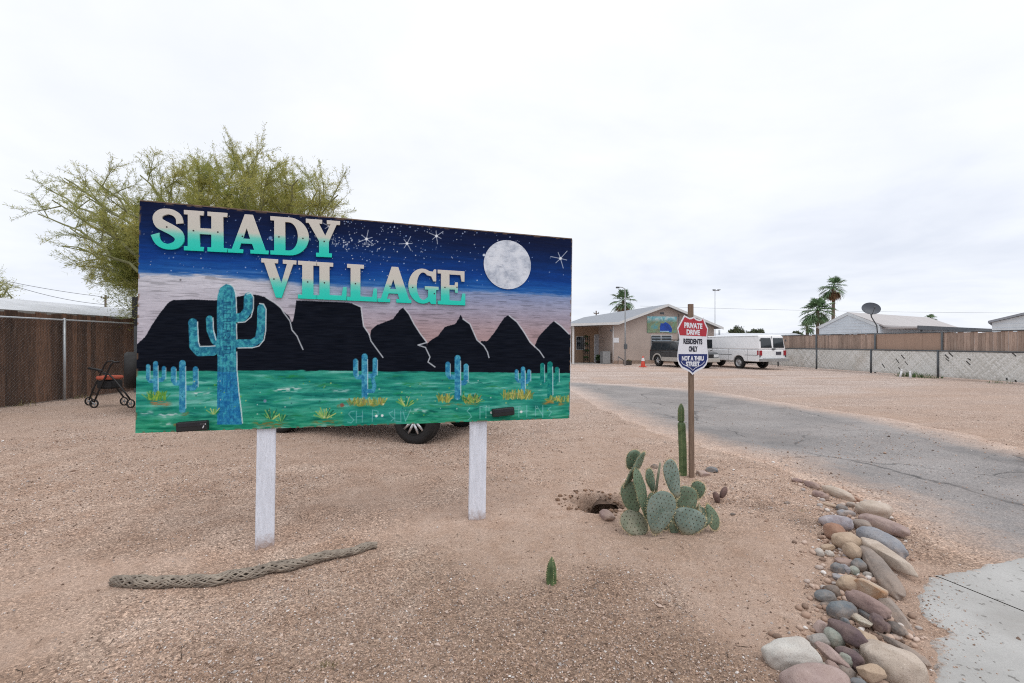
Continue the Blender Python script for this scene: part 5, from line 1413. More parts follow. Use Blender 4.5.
# ------------------------------------------------------------------ vehicles
def arch(cx, zb, r, n=12):
    """points of a wheel arch from rear to front along the lower edge"""
    a0 = math.asin(min(.95, max(-.95, (zb - .36) / r)))
    return [(cx - r * math.cos(a0 + (math.pi - 2 * a0) * i / n), .36 + r * math.sin(a0 + (math.pi - 2 * a0) * i / n)) for i in range(n + 1)]

def wheel(parent, x, y, r, wd, side, rim_m, spokes=5, steel=False):
    mb = MB()
    prof = [(r * .62, -wd/2 * .9), (r * .80, -wd/2), (r * .94, -wd/2 * .96), (r, -wd/2 * .7), (r, -wd/2*.25), (r*.985, -wd/2*.22), (r*.985, -wd/2*.14), (r, -wd/2*.11), (r, wd/2*.11), (r*.985, wd/2*.14), (r*.985, wd/2*.22), (r, wd/2*.25), (r, wd/2 * .7), (r * .94, wd/2 * .96), (r * .80, wd/2), (r * .62, wd/2 * .9)]
    mb.lathe(prof, (0, 0, 0), 'y', 36)
    wh = build(mb, 'wheel', M['rubber'], parent); wh.location = (x, y, r)
    mb = MB(); s = side
    mb.lathe([(r*.63, s*wd*.42), (r*.60, s*wd*.46), (r*.57, s*wd*.40), (r*.55, s*wd*.12), (.02, s*wd*.10)], (0, 0, 0), 'y', 32, 0)
    if steel:
        mb.lathe([(r*.40, s*wd*.12), (r*.36, s*wd*.30), (r*.22, s*wd*.36), (.015, s*wd*.38)], (0,0,0), 'y', 24, 1)
        for k in range(8):
            a = 2*math.pi*k/8; mb.ellipsoid((r*.47*math.cos(a), s*wd*.13, r*.47*math.sin(a)), (r*.05, .012, r*.05), 0, 8, 6)
    else:
        for k in range(spokes):
            a = 2*math.pi*k/spokes + .3; c_, s2 = math.cos(a), math.sin(a)
            for off in (-.13, .13):
                p0 = np.array([r*.12*c_ - r*off*s2*.5, s*wd*.36, r*.12*s2 + r*off*c_*.5]); p1 = np.array([r*.575*c_ - r*off*s2, s*wd*.40, r*.575*s2 + r*off*c_])
                mb.tube([p0, p1], [r*.07, r*.055], 8, 1)
        mb.lathe([(r*.15, s*wd*.30), (r*.14, s*wd*.43), (.01, s*wd*.44)], (0,0,0), 'y', 16, 1)
    build(mb, 'rim', [M['underbody'] if not steel else M['steel_rim'], rim_m], wh)
    return wh

def vehicle(name, spec, loc, heading, label):
    """x forward, y left, origin on the ground amidships"""
    root = empty(name, loc, heading, label, spec['cat'])
    w = spec['w'] / 2; zb = spec['belt']; k = spec['tumble']; r = spec['arch']; sill = spec['sill']
    yv = lambda z: w - max(0, z - zb) * k
    ax = spec['axles']
    low = [(spec['x0'], sill + .12)] + [(spec['x0'] + .06, sill)] + arch(ax[0], sill, r) + arch(ax[1], sill, r) + [(spec['x1'] - .08, sill)] + spec['front']
    low = low + [(spec['x0'] , zb)]
    mb = MB(); mb.prism(low, lambda x, z, d: (x, d * w, z), -1, 1, 0)
    body = build(mb, 'body', spec['paint'], root, bevel=spec.get('bev', .05))
    mb = MB(); mb.prism(spec['upper'], lambda x, z, d: (x, d * yv(z), z), -1, 1, 0)
    build(mb, 'cabin', spec['paint'], root, bevel=spec.get('bevu', .07))
    mb = MB(); mb.box(((ax[0] + ax[1]) / 2, 0, sill + .27), (spec['x1'] - spec['x0'] - .3, spec['w'] - .34, .5)); mb.box((ax[0], 0, .36), (.12, spec['w'] - .4, .12)); mb.box((ax[1], 0, .36), (.12, spec['w'] - .4, .12))
    build(mb, 'underbody', M['underbody'], root)
    for x in ax:
        for s in (1, -1): wheel(root, x, s * (w - .13), spec['wr'], .235, s, spec['rim'], steel=spec.get('steel', False))
    def side_panel(nm, pts, mt, s, th=.012, off=-.003, parent=None, bev=0):
        mb = MB(); mb.prism(pts, lambda x, z, d: (x, s * (yv(z) + d), z), off, off + th); return build(mb, nm, mt, parent or root, bevel=bev)
    for nm, pts, mt in spec['sides']:
        for s in (1, -1): side_panel(nm, pts, M[mt], s)
    for s in (1, -1):
        for xs_ in spec['seams']:
            pts = [(xs_ - .006, sill + .06), (xs_ + .006, sill + .06), (xs_ + .006, zb), (xs_ - .006, zb)]
            side_panel('door_seam', pts, M['black_plastic'], s, .006)
        for hx in spec['handles']:
            mb = MB(); mb.box((hx, s * (w + .012), zb - .09), (.16, .03, .035)); build(mb, 'door_handle', M[spec.get('handle_m', 'black_plastic')], root, bevel=.008)
    return root, yv

def face_panel(root, nm, pts, x_of_z, mt, sgn, th=.012, bev=0):
    """panel on the rear (sgn -1) or front (+1) face; pts are (y, z)"""
    mb = MB(); mb.prism(pts, lambda y, z, d: (x_of_z(z) + sgn * d, y, z), -.003, th); return build(mb, nm, mt, root, bevel=bev)

# ---- white cargo van, rear quarter towards us
rl = np.array([13.88, 27.7]); hv = np.array([-.30, .954]); hv /= np.linalg.norm(hv); lv = np.array([-hv[1], hv[0]])
van_o = rl - lv * .87 + hv * 1.75
vs_ = dict(cat='van', w=2.0, belt=1.16, tumble=.13, arch=.44, sill=.46, axles=(-1.75, 1.75), x0=-3.3, x1=2.75, wr=.37, rim=M['steel_rim'], steel=True, paint=M['van_white'], bev=.05, bevu=.09,
  front=[(2.75, .55), (2.75, .95), (2.62, 1.10), (1.95, 1.16)],
  upper=[(-3.30, 1.15), (1.98, 1.15), (1.25, 1.92), (1.05, 2.0), (-3.05, 2.03), (-3.2, 1.97)],
  sides=[('front_door_window', [(.45, 1.22), (1.62, 1.22), (1.10, 1.78), (.55, 1.78)], 'glass_dark'), ('side_moulding', [(-3.22, .82), (-2.26, .82), (-2.26, .86), (-3.22, .86)], 'chrome_grey'), ('side_moulding', [(-1.24, .82), (1.24, .82), (1.24, .86), (-1.24, .86)], 'chrome_grey'), ('roof_gutter', [(-3.1, 1.925), (1.1, 1.925), (1.1, 1.955), (-3.1, 1.955)], 'chrome_grey'), ('side_marker', [(-3.26, .86), (-3.16, .86), (-3.16, 1.12), (-3.26, 1.12)], 'tail_red')],
  seams=(1.72, .38, -.95, -2.45), handles=(.52,))
van, yv = vehicle('cargo_van', vs_, (*van_o, 0), math.atan2(hv[1], hv[0]), 'long white cargo van with two dark rear door windows and steel wheels')
xr = lambda z: -3.3 + max(0, z - 1.15) * .115
for y0 in (.06, -.86):
    face_panel(van, 'rear_window', [(y0, 1.27), (y0 + .80, 1.27), (y0 + .76, 1.84), (y0 + .04, 1.84)] , xr, M['glass_dark'], -1)
face_panel(van, 'door_gap', [(-.012, .62), (.012, .62), (.012, 1.95), (-.012, 1.95)], xr, M['black_plastic'], -1, .004)
for s in (1, -1):
    a, b = sorted((s * .80, s * .985)); face_panel(van, 'tail_lamp', [(a, .82), (b, .82), (b, 1.12), (a, 1.12)], xr, M['tail_red'], -1, .03, .01)
    for z in (.78, 1.7):
        mb = MB(); mb.box((-3.32, s * .95, z), (.04, .05, .12)); build(mb, 'hinge', M['galv_dark'], van)
pl_ = face_panel(van, 'number_plate', [(-.62, .86), (-.24, .86), (-.24, 1.04), (-.62, 1.04)], xr, M['plate'], -1, .02)
mb = MB(); mb.box((-3.325, -.06, 1.2), (.05, .22, .07)); build(mb, 'rear_handle', M['black_plastic'], van, bevel=.01)
mb = MB(); mb.box((-3.42, 0, .56), (.26, 1.98, .17)); mb.box((-3.42, 0, .655), (.22, 1.5, .02)); build(mb, 'rear_bumper', M['chrome_grey'], van, bevel=.03)
mb = MB(); mb.box((2.80, 0, .55), (.18, 2.0, .2)); build(mb, 'front_bumper', M['chrome_grey'], van, bevel=.04)
mb = MB(); mb.prism([(-.88, 1.24), (.88, 1.24), (.78, 1.84), (-.78, 1.84)], lambda y, z, d: (1.99 - (z - 1.15) * .95 + d, y, z), -.02, .012); build(mb, 'windscreen', M['glass_dark'], van)
for s in (1, -1):
    mb = MB(); mb.box((1.42, s * 1.16, 1.28), (.10, .20, .28)); build(mb, 'wing_mirror', M['black_plastic'], van, bevel=.03)
    mb = MB(); mb.box((2.755, s * .78, .84), (.03, .30, .2)); build(mb, 'headlight', M['lamp_clear'], van, bevel=.01)
# roof ladder racks seen as small bumps above the roof line
for s, mb in ((1, MB()),):
    mb.tube([(-3.2, .45, .5), (-3.36, .3, .52), (-3.5, .1, .5)], .03, 8); build(mb, 'tow_hitch', M['galv_dark'], van)

# ---- dark two-tone suv nose-on in front of the office
hs = np.array([.33, -.944]); hs /= np.linalg.norm(hs); ls = np.array([-hs[1], hs[0]])
rr_ = np.array([9.95, 30.6]); so = rr_ + ls * .70 + hs * 1.35
SUV = dict(cat='suv', w=1.82, belt=1.02, tumble=.20, arch=.42, sill=.36, axles=(-1.35, 1.35), x0=-2.2, x1=2.2, wr=.37, rim=M['alloy'], paint=M['suv_dark'], bev=.05, bevu=.07,
  front=[(2.2, .45), (2.2, .86), (2.05, .98), (1.02, 1.03)],
  upper=[(-2.2, 1.01), (1.06, 1.01), (.30, 1.62), (.1, 1.68), (-2.0, 1.69), (-2.1, 1.62)],
  sides=[('rear_quarter_window', [(-2.02, 1.1), (-1.06, 1.1), (-1.06, 1.55), (-1.93, 1.55)], 'glass_dark'), ('rear_window', [(-.98, 1.1), (-.14, 1.1), (-.14, 1.55), (-.98, 1.55)], 'glass_dark'), ('front_window', [(-.05, 1.1), (.83, 1.1), (.28, 1.55), (-.05, 1.55)], 'glass_dark'),
         ('lower_cladding', [(-.86, .38), (.86, .38), (.86, .64), (-.86, .64)], 'suv_beige')],
  seams=(-1.02, -.09, .9), handles=(-.85, .05))
suv, yv2 = vehicle('parked_suv', SUV, (*so, 0), math.atan2(hs[1], hs[0]), 'dark grey sport utility with beige lower trim parked behind the shield notice')
for x in (-1.35, 1.35):
    for s in (1, -1):
        mb = MB(); o_ = arch(x, .40, .51, 14); i_ = arch(x, .40, .425, 14)
        for q in range(14):
            mb.prism([o_[q], o_[q+1], i_[q+1], i_[q]], lambda a, b, d: (a, s * (.91 + d), b), -.01, .03)
        build(mb, 'wheel_arch_trim', M['suv_beige'], suv)
mb = MB(); mb.prism([(-.80, 1.09), (.80, 1.09), (.70, 1.57), (-.70, 1.57)], lambda y, z, d: (1.06 - (z - 1.01) * 1.245 + d, y, z), -.02, .014); build(mb, 'windscreen', M['glass_dark'], suv)
mb = MB(); mb.box((2.22, 0, .50), (.16, 1.84, .24)); build(mb, 'front_bumper', M['suv_beige'], suv, bevel=.04)
mb = MB(); mb.box((-2.22, 0, .50), (.16, 1.84, .24)); build(mb, 'rear_bumper', M['suv_beige'], suv, bevel=.04)
mb = MB(); mb.box((2.205, 0, .76), (.03, .95, .18)); gr_ = build(mb, 'grille', M['black_plastic'], suv)
for s in (1, -1):
    mb = MB(); mb.box((2.2, s * .68, .76), (.04, .36, .18)); build(mb, 'headlight', M['lamp_clear'], suv, bevel=.01)
    mb = MB(); mb.box((.66, s * 1.0, 1.10), (.10, .20, .16)); build(mb, 'wing_mirror', M['black_plastic'], suv, bevel=.03)
    mb = MB(); mb.tube([(-1.9, s * .62, 1.72), (-1.8, s * .62, 1.76), (-.1, s * .62, 1.76), (0, s * .62, 1.70)], .018, 8); build(mb, 'roof_rail', M['black_plastic'], suv)
    mb = MB(); mb.box((-2.2, s * .80, .9), (.04, .16, .34)); build(mb, 'tail_lamp', M['tail_red'], suv, bevel=.01)
mb = MB(); mb.box((-2.2, 0, 1.3), (.02, 1.3, .4)); build(mb, 'tailgate_window', M['glass_dark'], suv)

# ---- cars hidden behind the painted sign
S2 = dict(SUV); S2.update(paint=M['car_grey'], sides=SUV['sides'][:3] + [('lower_cladding', [(-.86, .52), (.86, .52), (.86, .66), (-.86, .66)], 'black_plastic')], wr=.37, sill=.46, x1=2.0, front=[(2.0, .62), (2.0, .86), (1.9, .98), (1.02, 1.03)])
ha = np.array([.89, -.33]); ha /= np.linalg.norm(ha); la_ = np.array([-ha[1], ha[0]])
fw = gpt(417, 443.5)[:2]; oa = fw + la_ * .78 - ha * 1.35
ca_, _ = vehicle('parked_suv', S2, (*oa, 0), math.atan2(ha[1], ha[0]), 'dark car hidden behind the painted sign with one alloy wheel showing under it')
mb = MB(); mb.prism([(-.80, 1.09), (.80, 1.09), (.70, 1.57), (-.70, 1.57)], lambda y, z, d: (1.06 - (z - 1.01) * 1.245 + d, y, z), -.02, .014); build(mb, 'windscreen', M['glass_dark'], ca_)
for s in (1, -1):
    mb = MB(); mb.box((2.0, s * .68, .76), (.04, .36, .18)); build(mb, 'headlight', M['lamp_clear'], ca_, bevel=.01)
S3 = dict(SUV); S3.update(paint=M['car_black'], sides=SUV['sides'][:3], cat='suv')
hj = np.array([.774, .634]); hj /= np.linalg.norm(hj); tail = at(139.5, 371, 10.3)[:2]; oj = tail + hj * 2.27
je, _ = vehicle('parked_jeep', S3, (*oj, 0), math.atan2(hj[1], hj[0]), 'black off road vehicle mostly hidden by the sign, its spare tyre showing beside the fence')
je['label'] = 'black off road car mostly hidden by the sign, rear spare tyre showing near the walker'
je.name = 'off_road_car'
mb = MB(); R_ = .41; W_ = .27
mb.lathe([(R_*.55, -W_/2), (R_*.9, -W_/2), (R_, -W_*.33), (R_, W_*.33), (R_*.9, W_/2), (R_*.55, W_/2)], (-2.40, 0, .94), 'x', 36)
sp_ = build(mb, 'spare_tyre', M['rubber'], je)
mb = MB(); mb.lathe([(R_*.56, -W_*.36), (R_*.5, -W_*.44), (.02, -W_*.4)], (-2.40, 0, .94), 'x', 28); build(mb, 'spare_rim', M['alloy'], sp_)
mb = MB(); mb.box((-2.22, 0, .52), (.14, 1.7, .2)); build(mb, 'rear_bumper', M['black_plastic'], je, bevel=.03)
for s in (1, -1):
    mb = MB(); mb.box((-2.2, s * .80, .86), (.05, .14, .2)); build(mb, 'tail_lamp', M['tail_red'], je, bevel=.01)

# ------------------------------------------------------------------ rollator walker
YW = gpt(111, 408)[1]; kW = YW / F * .1171
WO = gpt(111, 408)
walker = empty('rollator_walker', tuple(WO), 0, 'black four wheeled walker with an orange seat standing before the brown fence', 'walker')
def wl(x, y, d=0.0):   # d = 0 near side .. 1 far side
    return np.array([(x - 435) * kW - .53 * d, .44 * d, (586 - y) * kW])
WM = [M['black_plastic']]
for d in (0, 1):
    mb = MB(); mb.tube([wl(292, 535, d), wl(330, 440, d), wl(392, 310, d), wl(430, 225, d), wl(455, 196, d), wl(505, 190, d)], .019, 8); build(mb, 'side_frame', WM, walker)
    mb = MB(); mb.tube([wl(600, 515, d), wl(545, 440, d), wl(470, 350, d), wl(420, 300, d), wl(375, 285, d)], .019, 8); build(mb, 'front_leg', WM, walker)
    mb = MB(); mb.tube([wl(360, 268, d), wl(330, 262, d), wl(285, 255, d)], [.026, .034, .03], 8); build(mb, 'handle_grip', WM, walker)
    mb = MB(); mb.tube([wl(380, 285, d), wl(360, 270, d), wl(335, 300, d)], .007, 6); build(mb, 'brake_lever', WM, walker)
    for x in (290, 603):
        c = wl(x, 548, d); r = 38 * kW
        mb = MB(); mb.lathe([(r*.78, -.016), (r*.95, -.016), (r, -.008), (r, .008), (r*.95, .016), (r*.78, .016), (r*.78, -.016)], c, 'y', 24)
        wh = build(mb, 'wheel', M['rubber'], walker)
        mb = MB(); mb.lathe([(.012, -.018), (r*.22, -.018), (r*.22, .018), (.012, .018)], c, 'y', 12)
        for q in range(5):
            a = 2*math.pi*q/5; mb.tube([c, c + np.array([math.cos(a)*r*.8, 0, math.sin(a)*r*.8])], .008, 6)
        build(mb, 'rim', M['galv'], wh)
for a, b in ((330, 470), (545, 440)):
    mb = MB(); mb.tube([wl(a, b, 0), wl(a, b, 1)], .011, 8); build(mb, 'cross_bar', WM, walker)
mb = MB(); mb.tube([wl(500, 192, 0), wl(515, 205, .5), wl(500, 192, 1)], .02, 8); build(mb, 'backrest', WM, walker)
M['seat_orange'] = mat('seat_orange', (0.45, 0.10, 0.06), .7, .15, 12, bumps=.2)
mb = MB(); c = (wl(430, 330, 0) + wl(430, 330, 1)) / 2
mb.box(c + np.array([.06, 0, 0]), (.36, .40, .09)); build(mb, 'seat', M['seat_orange'], walker, bevel=.035)
M['bag_cloth'] = mat('bag_cloth', (0.018, 0.018, 0.02), .9, .2, 30, bumps=.3)
mb = MB(); mb.box(c + np.array([.06, 0, -.17]), (.36, .34, .2)); build(mb, 'basket_bag', M['bag_cloth'], walker, bevel=.04)

# ------------------------------------------------------------------ office building
HP = gpt(612, 364); ah = np.array([math.cos(rad(11.5)), math.sin(rad(11.5)), 0]); bh = np.array([-ah[1], ah[0], 0])
house = empty('office_building', tuple(HP), rad(11.5), 'tan stucco office with grey gabled roof and open porch', 'building')
def hp(px, py, dep=0.0):
    q = on_plane(px, py, HP + bh * dep, bh) - HP
    return q @ ah, q[2]
tR = hp(714, 350)[0]; tA, zA = hp(665, 304.5); tE, zE = hp(616, 322.5); tER, zER = hp(719.5, 327.5); tP, zP = hp(569, 324)
M['stucco'] = mat('stucco', (0.43, 0.355, 0.315), .9, .05, 1.2, bumps=.3, bscale=30, dirt=(0.40, 0.33, 0.29))
M['stucco_shade'] = mat('stucco_porch_shaded', (0.32, 0.22, 0.155), .9, .05, 1.2, bumps=.3, bscale=30)  # copy of the stucco with the porch's shade put into its colour
M['roof_grey'] = mat('roof_grey', (0.29, 0.31, 0.345), .8, .07, 1.5, bumps=.3, bscale=25, stretch=(1, 4, 1))
M['trim_white'] = mat('trim_white', (0.62, 0.62, 0.62), .55, .05, 6)
M['soffit'] = mat('soffit', (0.26, 0.24, 0.22), .8, .1, 6)
DEP = 17.0
def slope_z(t):
    return np.interp(t, [tP, tE, tA, tER], [zP, zE, zA, zER])
mb = MB(); g_ = .12
wall_poly = [(0, -.1), (tR, -.1), (tR, slope_z(tR) - g_), (tA, zA - g_), (0, slope_z(0) - g_)]
mb.prism(wall_poly, lambda t, z, d: (t, d, z), 0, DEP); build(mb, 'wall', M['stucco'], house)
mb = MB(); pw = 2.6
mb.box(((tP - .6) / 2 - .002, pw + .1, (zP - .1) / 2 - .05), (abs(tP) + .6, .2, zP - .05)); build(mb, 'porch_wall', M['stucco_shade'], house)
ov = .45; prof = [(tP - .7, zP - .02), (tE, zE), (tA, zA), (tER, zER)]
mb = MB()
up_ = prof; dn_ = [(t, z - .1) for t, z in prof][::-1]
mb.prism(up_ + dn_, lambda t, z, d: (t, d, z), -ov, DEP + .3); rf = build(mb, 'roof', M['roof_grey'], house)
mb = MB(); mb.prism([(t, z + .012) for t, z in up_] + [(t, z - .17) for t, z in up_][::-1], lambda t, z, d: (t, d, z), -ov - .04, -ov - .003); build(mb, 'fascia', M['trim_white'], house)
t_, z0_ = hp(572.6, 364)
mb = MB(); mb.box((t_, -.12, zP / 2 - .08), (.13, .13, zP - .1)); build(mb, 'porch_post', M['trim_white'], house, bevel=.01)
def hbox(nm, x0, x1, y0, y1, dep, th, mt, parent=None, bev=0):
    a, b = hp(x0, y1, dep), hp(x1, y0, dep); mb = MB()
    mb.box(((a[0] + b[0]) / 2, dep - th / 2, (a[1] + b[1]) / 2), (b[0] - a[0], th, b[1] - a[1])); return build(mb, nm, mt, parent or house, bevel=bev)
hbox('vent', 660, 664, 312.4, 314.2, 0, .03, M['galv_dark'])
wn = hbox('front_window', 650.8, 672, 335, 352, 0, .04, M['trim_white'])
hbox('pane', 651.4, 660.6, 335.6, 351.4, -.042, .012, M['glass_dark'], wn); hbox('pane', 661.6, 671.4, 335.6, 351.4, -.042, .012, M['glass_dark'], wn)
M['blind'] = mat('blind', (0.30, 0.36, 0.42), .5, .1, 8)
for z in (337.5, 340, 342.5, 345): hbox('blind_slat', 652, 671, z, z + .8, -.055, .006, M['blind'], wn)
# painted panel above the window: blues, greens and ochre daubs
m, nt, bs = new_mat('painted_panel'); M['panel'] = m
v = objvec(nt); n = noise(nt, v, 1.1, 5, .65, 1.2); n2 = noise(nt, v, 2.7, 4, .6, .8)
sp = nt.nodes.new('ShaderNodeSeparateXYZ'); L(nt, v, sp.inputs[0])
base = ramp(nt, n, [(.25, (0.05, 0.18, 0.25)), (.42, (0.10, 0.30, 0.33)), (.5, (0.22, 0.30, 0.16)), (.58, (0.16, 0.19, 0.14)), (.7, (0.45, 0.42, 0.25))])
tm_, zm_ = hp(661.5, 316.7)
top = mapr(nt, sp.outputs[2], zm_ - .42, zm_ - .12)
base = mixc(nt, top, base, ramp(nt, n2, [(.3, (0.06, 0.35, 0.45)), (.5, (0.25, 0.55, 0.62)), (.7, (0.75, 0.8, 0.8))]))
L(nt, base, bs.inputs['Base Color']); bs.inputs['Roughness'].default_value = .6
mp_ = hbox('painted_panel', 647, 676.5, 316.7, 332.6, 0, .05, M['panel'])
M['panel_blue'] = mat('panel_blue', (0.012, 0.06, 0.36), .6, .25, 3)
q = [hp(*p) for p in ((659.4, 331.8), (659.8, 326.5), (660.3, 323.2), (663, 323.6), (665, 322.2), (667.6, 323.4), (669.6, 325.2), (671.6, 328.5), (671.2, 331.8))]
mb = MB(); mb.prism(q, lambda t, z, d: (t, -.05 - d, z), 0, .008); build(mb, 'blue_patch', M['panel_blue'], mp_)
hbox('pale_stroke', 660, 669, 330.9, 331.8, -.0585, .006, mat('pale_stroke', (0.35, 0.55, 0.75), .6), mp_)
t_, z_ = hp(678.5, 330)
mb = MB(); mb.tube([(t_, -.05, .3), (t_, -.05, slope_z(t_) - .3)], .03, 8); build(mb, 'conduit', M['galv'], house)
mb = MB(); mb.box((t_, -.08, 1.5), (.3, .14, .5)); build(mb, 'meter_box', M['galv_dark'], house, bevel=.02)
mb = MB(); mb.tube([(.06, -.06, .1), (.06, -.06, slope_z(.06) - .25)], .035, 8); build(mb, 'downspout', M['trim_white'], house)
hbox('wall_lamp', 610.2, 611.4, 329.5, 331.5, -.14, .1, M['galv_dark'])
mb = MB(); mb.box((tR / 2, -.008, .12), (tR, .016, .26)); build(mb, 'stained_base', mat('stained_base', (0.30, 0.22, 0.175), .9, .2, 3), house)
hbox('wall_plaque', 613.2, 618.8, 337.8, 342.6, 0, .02, M['white_paint'])
dr = hbox('door', 594, 601, 334.5, 362.5, pw, .04, M['trim_white']); hbox('door_panel', 594.9, 600.1, 335.4, 361.8, pw - .042, .02, mat('screen_door', (0.42, 0.43, 0.46), .6), dr)
wn2 = hbox('porch_window', 576, 584.5, 336.5, 350, pw, .05, M['trim_white']); hbox('pane', 576.5, 584, 337, 349.5, pw - .052, .012, M['glass_dark'], wn2)
mb = MB(); mb.box(((tP - .6) / 2, pw / 2, -.0), (abs(tP) + .6, pw + .4, .06)); build(mb, 'porch_slab', M['concrete'], house)

def wpt(px, py, dep): # world point on a plane parallel with the office front
    t, z = hp(px, py, dep); return HP + ah * t + bh * dep + np.array([0, 0, z])
def place_root(name, px, py, label, cat, rz=rad(11.5)):
    g = gpt(px, py); return empty(name, tuple(g), rz, label, cat), g, g[1] / F
# grey cabinet on the porch
cb, g, k = place_root('utility_cabinet', 606.8, 364.2, 'grey metal cabinet standing against the porch corner', 'cabinet')
mb = MB(); mb.box((0, .3, 6.5 * k), (8.4 * k, .5, 12.6 * k)); build(mb, 'case', mat('cabinet_grey', (0.20, 0.205, 0.21), .6, .1), cb, bevel=.02)
mb = MB(); mb.box((0, .044, 6.5 * k), (7.6 * k, .014, 11.4 * k)); dd = build(mb, 'door', mat('cabinet_door', (0.25, 0.255, 0.26), .6, .1), cb)
mb = MB(); mb.box((2.8 * k, .03, 7 * k), (.03, .03, .12)); build(mb, 'handle', M['galv'], dd)
# plant stand with pots
ps, g, k = place_root('plant_stand', 587.2, 363.3, 'dark shelf stand of plant pots under the porch', 'plant stand')
for sx in (-2.4, 2.4):
    for sy in (0, .35):
        mb = MB(); mb.tube([(sx * k, sy, 0), (sx * k, sy, 27 * k)], .02, 6); build(mb, 'upright', M['black_plastic'], ps)
for z in (3, 10, 17, 24):
    mb = MB(); mb.box((0, .17, z * k), (5.2 * k, .4, .03)); build(mb, 'shelf', M['black_plastic'], ps)
M['leaf_dark'] = mat('leaf_dark', (0.03, 0.07, 0.02), .7, .3, 8, island=.5)
M['pot_dark'] = mat('pot_dark', (0.05, 0.04, 0.035), .7, .2)
def leafball(mb, c, r, n, size, seed, m=0, flat=1.0):
    rg = np.random.default_rng(seed)
    d = rg.normal(size=(n, 3)); d /= np.linalg.norm(d, axis=1)[:, None]
    P = np.array(c) + d * (r * rg.random((n, 1)) ** .45) * np.array([1, 1, flat])
    for p in P:
        a = rg.normal(size=3); a /= np.linalg.norm(a); b = np.cross(a, rg.normal(size=3)); b /= np.linalg.norm(b)
        mb.add([p - a * size, p + b * size * .4, p + a * size, p - b * size * .4], [(0, 1, 2, 3)], m)
i = 0
for z in (3, 10, 17, 24):
    for sx in (-1.3, 1.2):
        h_ = z * k + .016; pr = 1.0 * k
        mb = MB(); mb.lathe([(.01, h_), (pr * .7, h_), (pr, h_ + 1.6 * k), (pr * .8, h_ + 1.6 * k)], (sx * k, .17, 0), n=10)
        po = build(mb, 'pot', M['pot_dark'], ps); mb = MB(); leafball(mb, (sx * k, .17, h_ + 2.6 * k), 1.6 * k, 30, .07, i); build(mb, 'foliage', M['leaf_dark'], po); i += 1
def potted(px, py, wpx, hpx, label, seed, pot_h=.35, mt='pot_dark', nm='potted_plant'):
    r0, g, k = place_root(nm, px, py, label, 'potted plant'); pr = wpx * k * .38; ph = hpx * k * pot_h
    mb = MB(); mb.lathe([(.01, .0), (pr * .75, 0), (pr, ph), (pr * 1.08, ph), (pr * 1.08, ph * .9), (pr * .9, ph * .9)], (0, 0, 0), n=16); build(mb, 'pot', M[mt], r0)
    mb = MB(); leafball(mb, (0, 0, ph + hpx * k * .33), hpx * k * .38, 150, .11, seed, flat=1.0); build(mb, 'foliage', M['leaf_dark'], r0)
potted(598.8, 363.6, 7.5, 8.5, 'bushy green plant in a dark pot beside the porch door', 5)
potted(577.5, 362.6, 4, 6, 'small green plant in a pot next to the porch post', 6)
# wash tub planter and rail by the wall
tb, g, k = place_root('tub_planter', 628.6, 365, 'low dark tub standing by the office wall beside the lamp post', 'planter')
mb = MB(); mb.lathe([(.01, .02), (3.0 * k, 0), (3.4 * k, 4.3 * k), (3.6 * k, 4.4 * k), (3.2 * k, 4.2 * k), (2.9 * k, 3.4 * k), (.01, 3.4 * k)], (0, 0, 0), n=20); build(mb, 'tub', mat('tub', (0.10, 0.095, 0.09), .7, .2), tb)
mb = MB(); leafball(mb, (0, 0, 4.2 * k), 2.2 * k, 40, .08, 3, flat=.4); build(mb, 'dry_plant', M['dry_grass'], tb)
hr, g, k = place_root('hand_rail', 621, 364.6, 'thin dark sloping rail against the office wall', 'rail')
mb = MB(); mb.tube([(-3.4 * k, 0, 8.2 * k), (2.0 * k, -.2, 4.2 * k)], .03, 8); build(mb, 'bar', M['galv_dark'], hr)
for a in (-3.2, 1.8):
    mb = MB(); mb.tube([(a * k, -.1 if a > 0 else 0, 0), (a * k, -.18 if a > 0 else -.02, (8.0 if a < 0 else 4.3) * k)], .025, 8); build(mb, 'upright', M['galv_dark'], hr)
# lamp post before the office
lp, g, k = place_root('lamp_post', 625.2, 365.6, 'slim grey lamp post with a curved arm before the office wall', 'lamp post', 0)
mb = MB(); mb.tube([(0, 0, 0), (0, 0, 40 * k), (0, 0, 74 * k), (-.8 * k, 0, 77 * k), (-3 * k, 0, 78.3 * k), (-6 * k, 0, 78.5 * k)], [.06, .05, .04, .033, .03, .028], 10); build(mb, 'pole', M['galv'], lp)
mb = MB(); mb.box((-7.6 * k, 0, 78.1 * k), (3.4 * k, .16, .11)); build(mb, 'lamp_head', M['galv_dark'], lp, bevel=.03)
mb = MB(); mb.box((0, -.1, 19 * k), (.22, .14, .34)); build(mb, 'meter_box', M['galv_dark'], lp, bevel=.02)
# traffic cone
cn, g, k = place_root('traffic_cone', 643, 367.2, 'orange traffic cone with a white band on gravel by the dark suv', 'traffic cone', .3)
M['cone'] = mat('cone', (0.55, 0.055, 0.03), .5, .1)
mb = MB(); mb.box((0, 0, .025), (.40, .40, .05)); build(mb, 'base', M['cone'], cn, bevel=.02)
mb = MB(); H_ = .72; mb.lathe([(.15, .05), (.03, H_), (.015, H_ + .005)], (0, 0, 0), n=20); build(mb, 'cone', M['cone'], cn)
mb = MB(); mb.lathe([(.103, .40), (.072, .60)], (0, 0, 0), n=20); build(mb, 'white_band', M['white_paint'], cn)
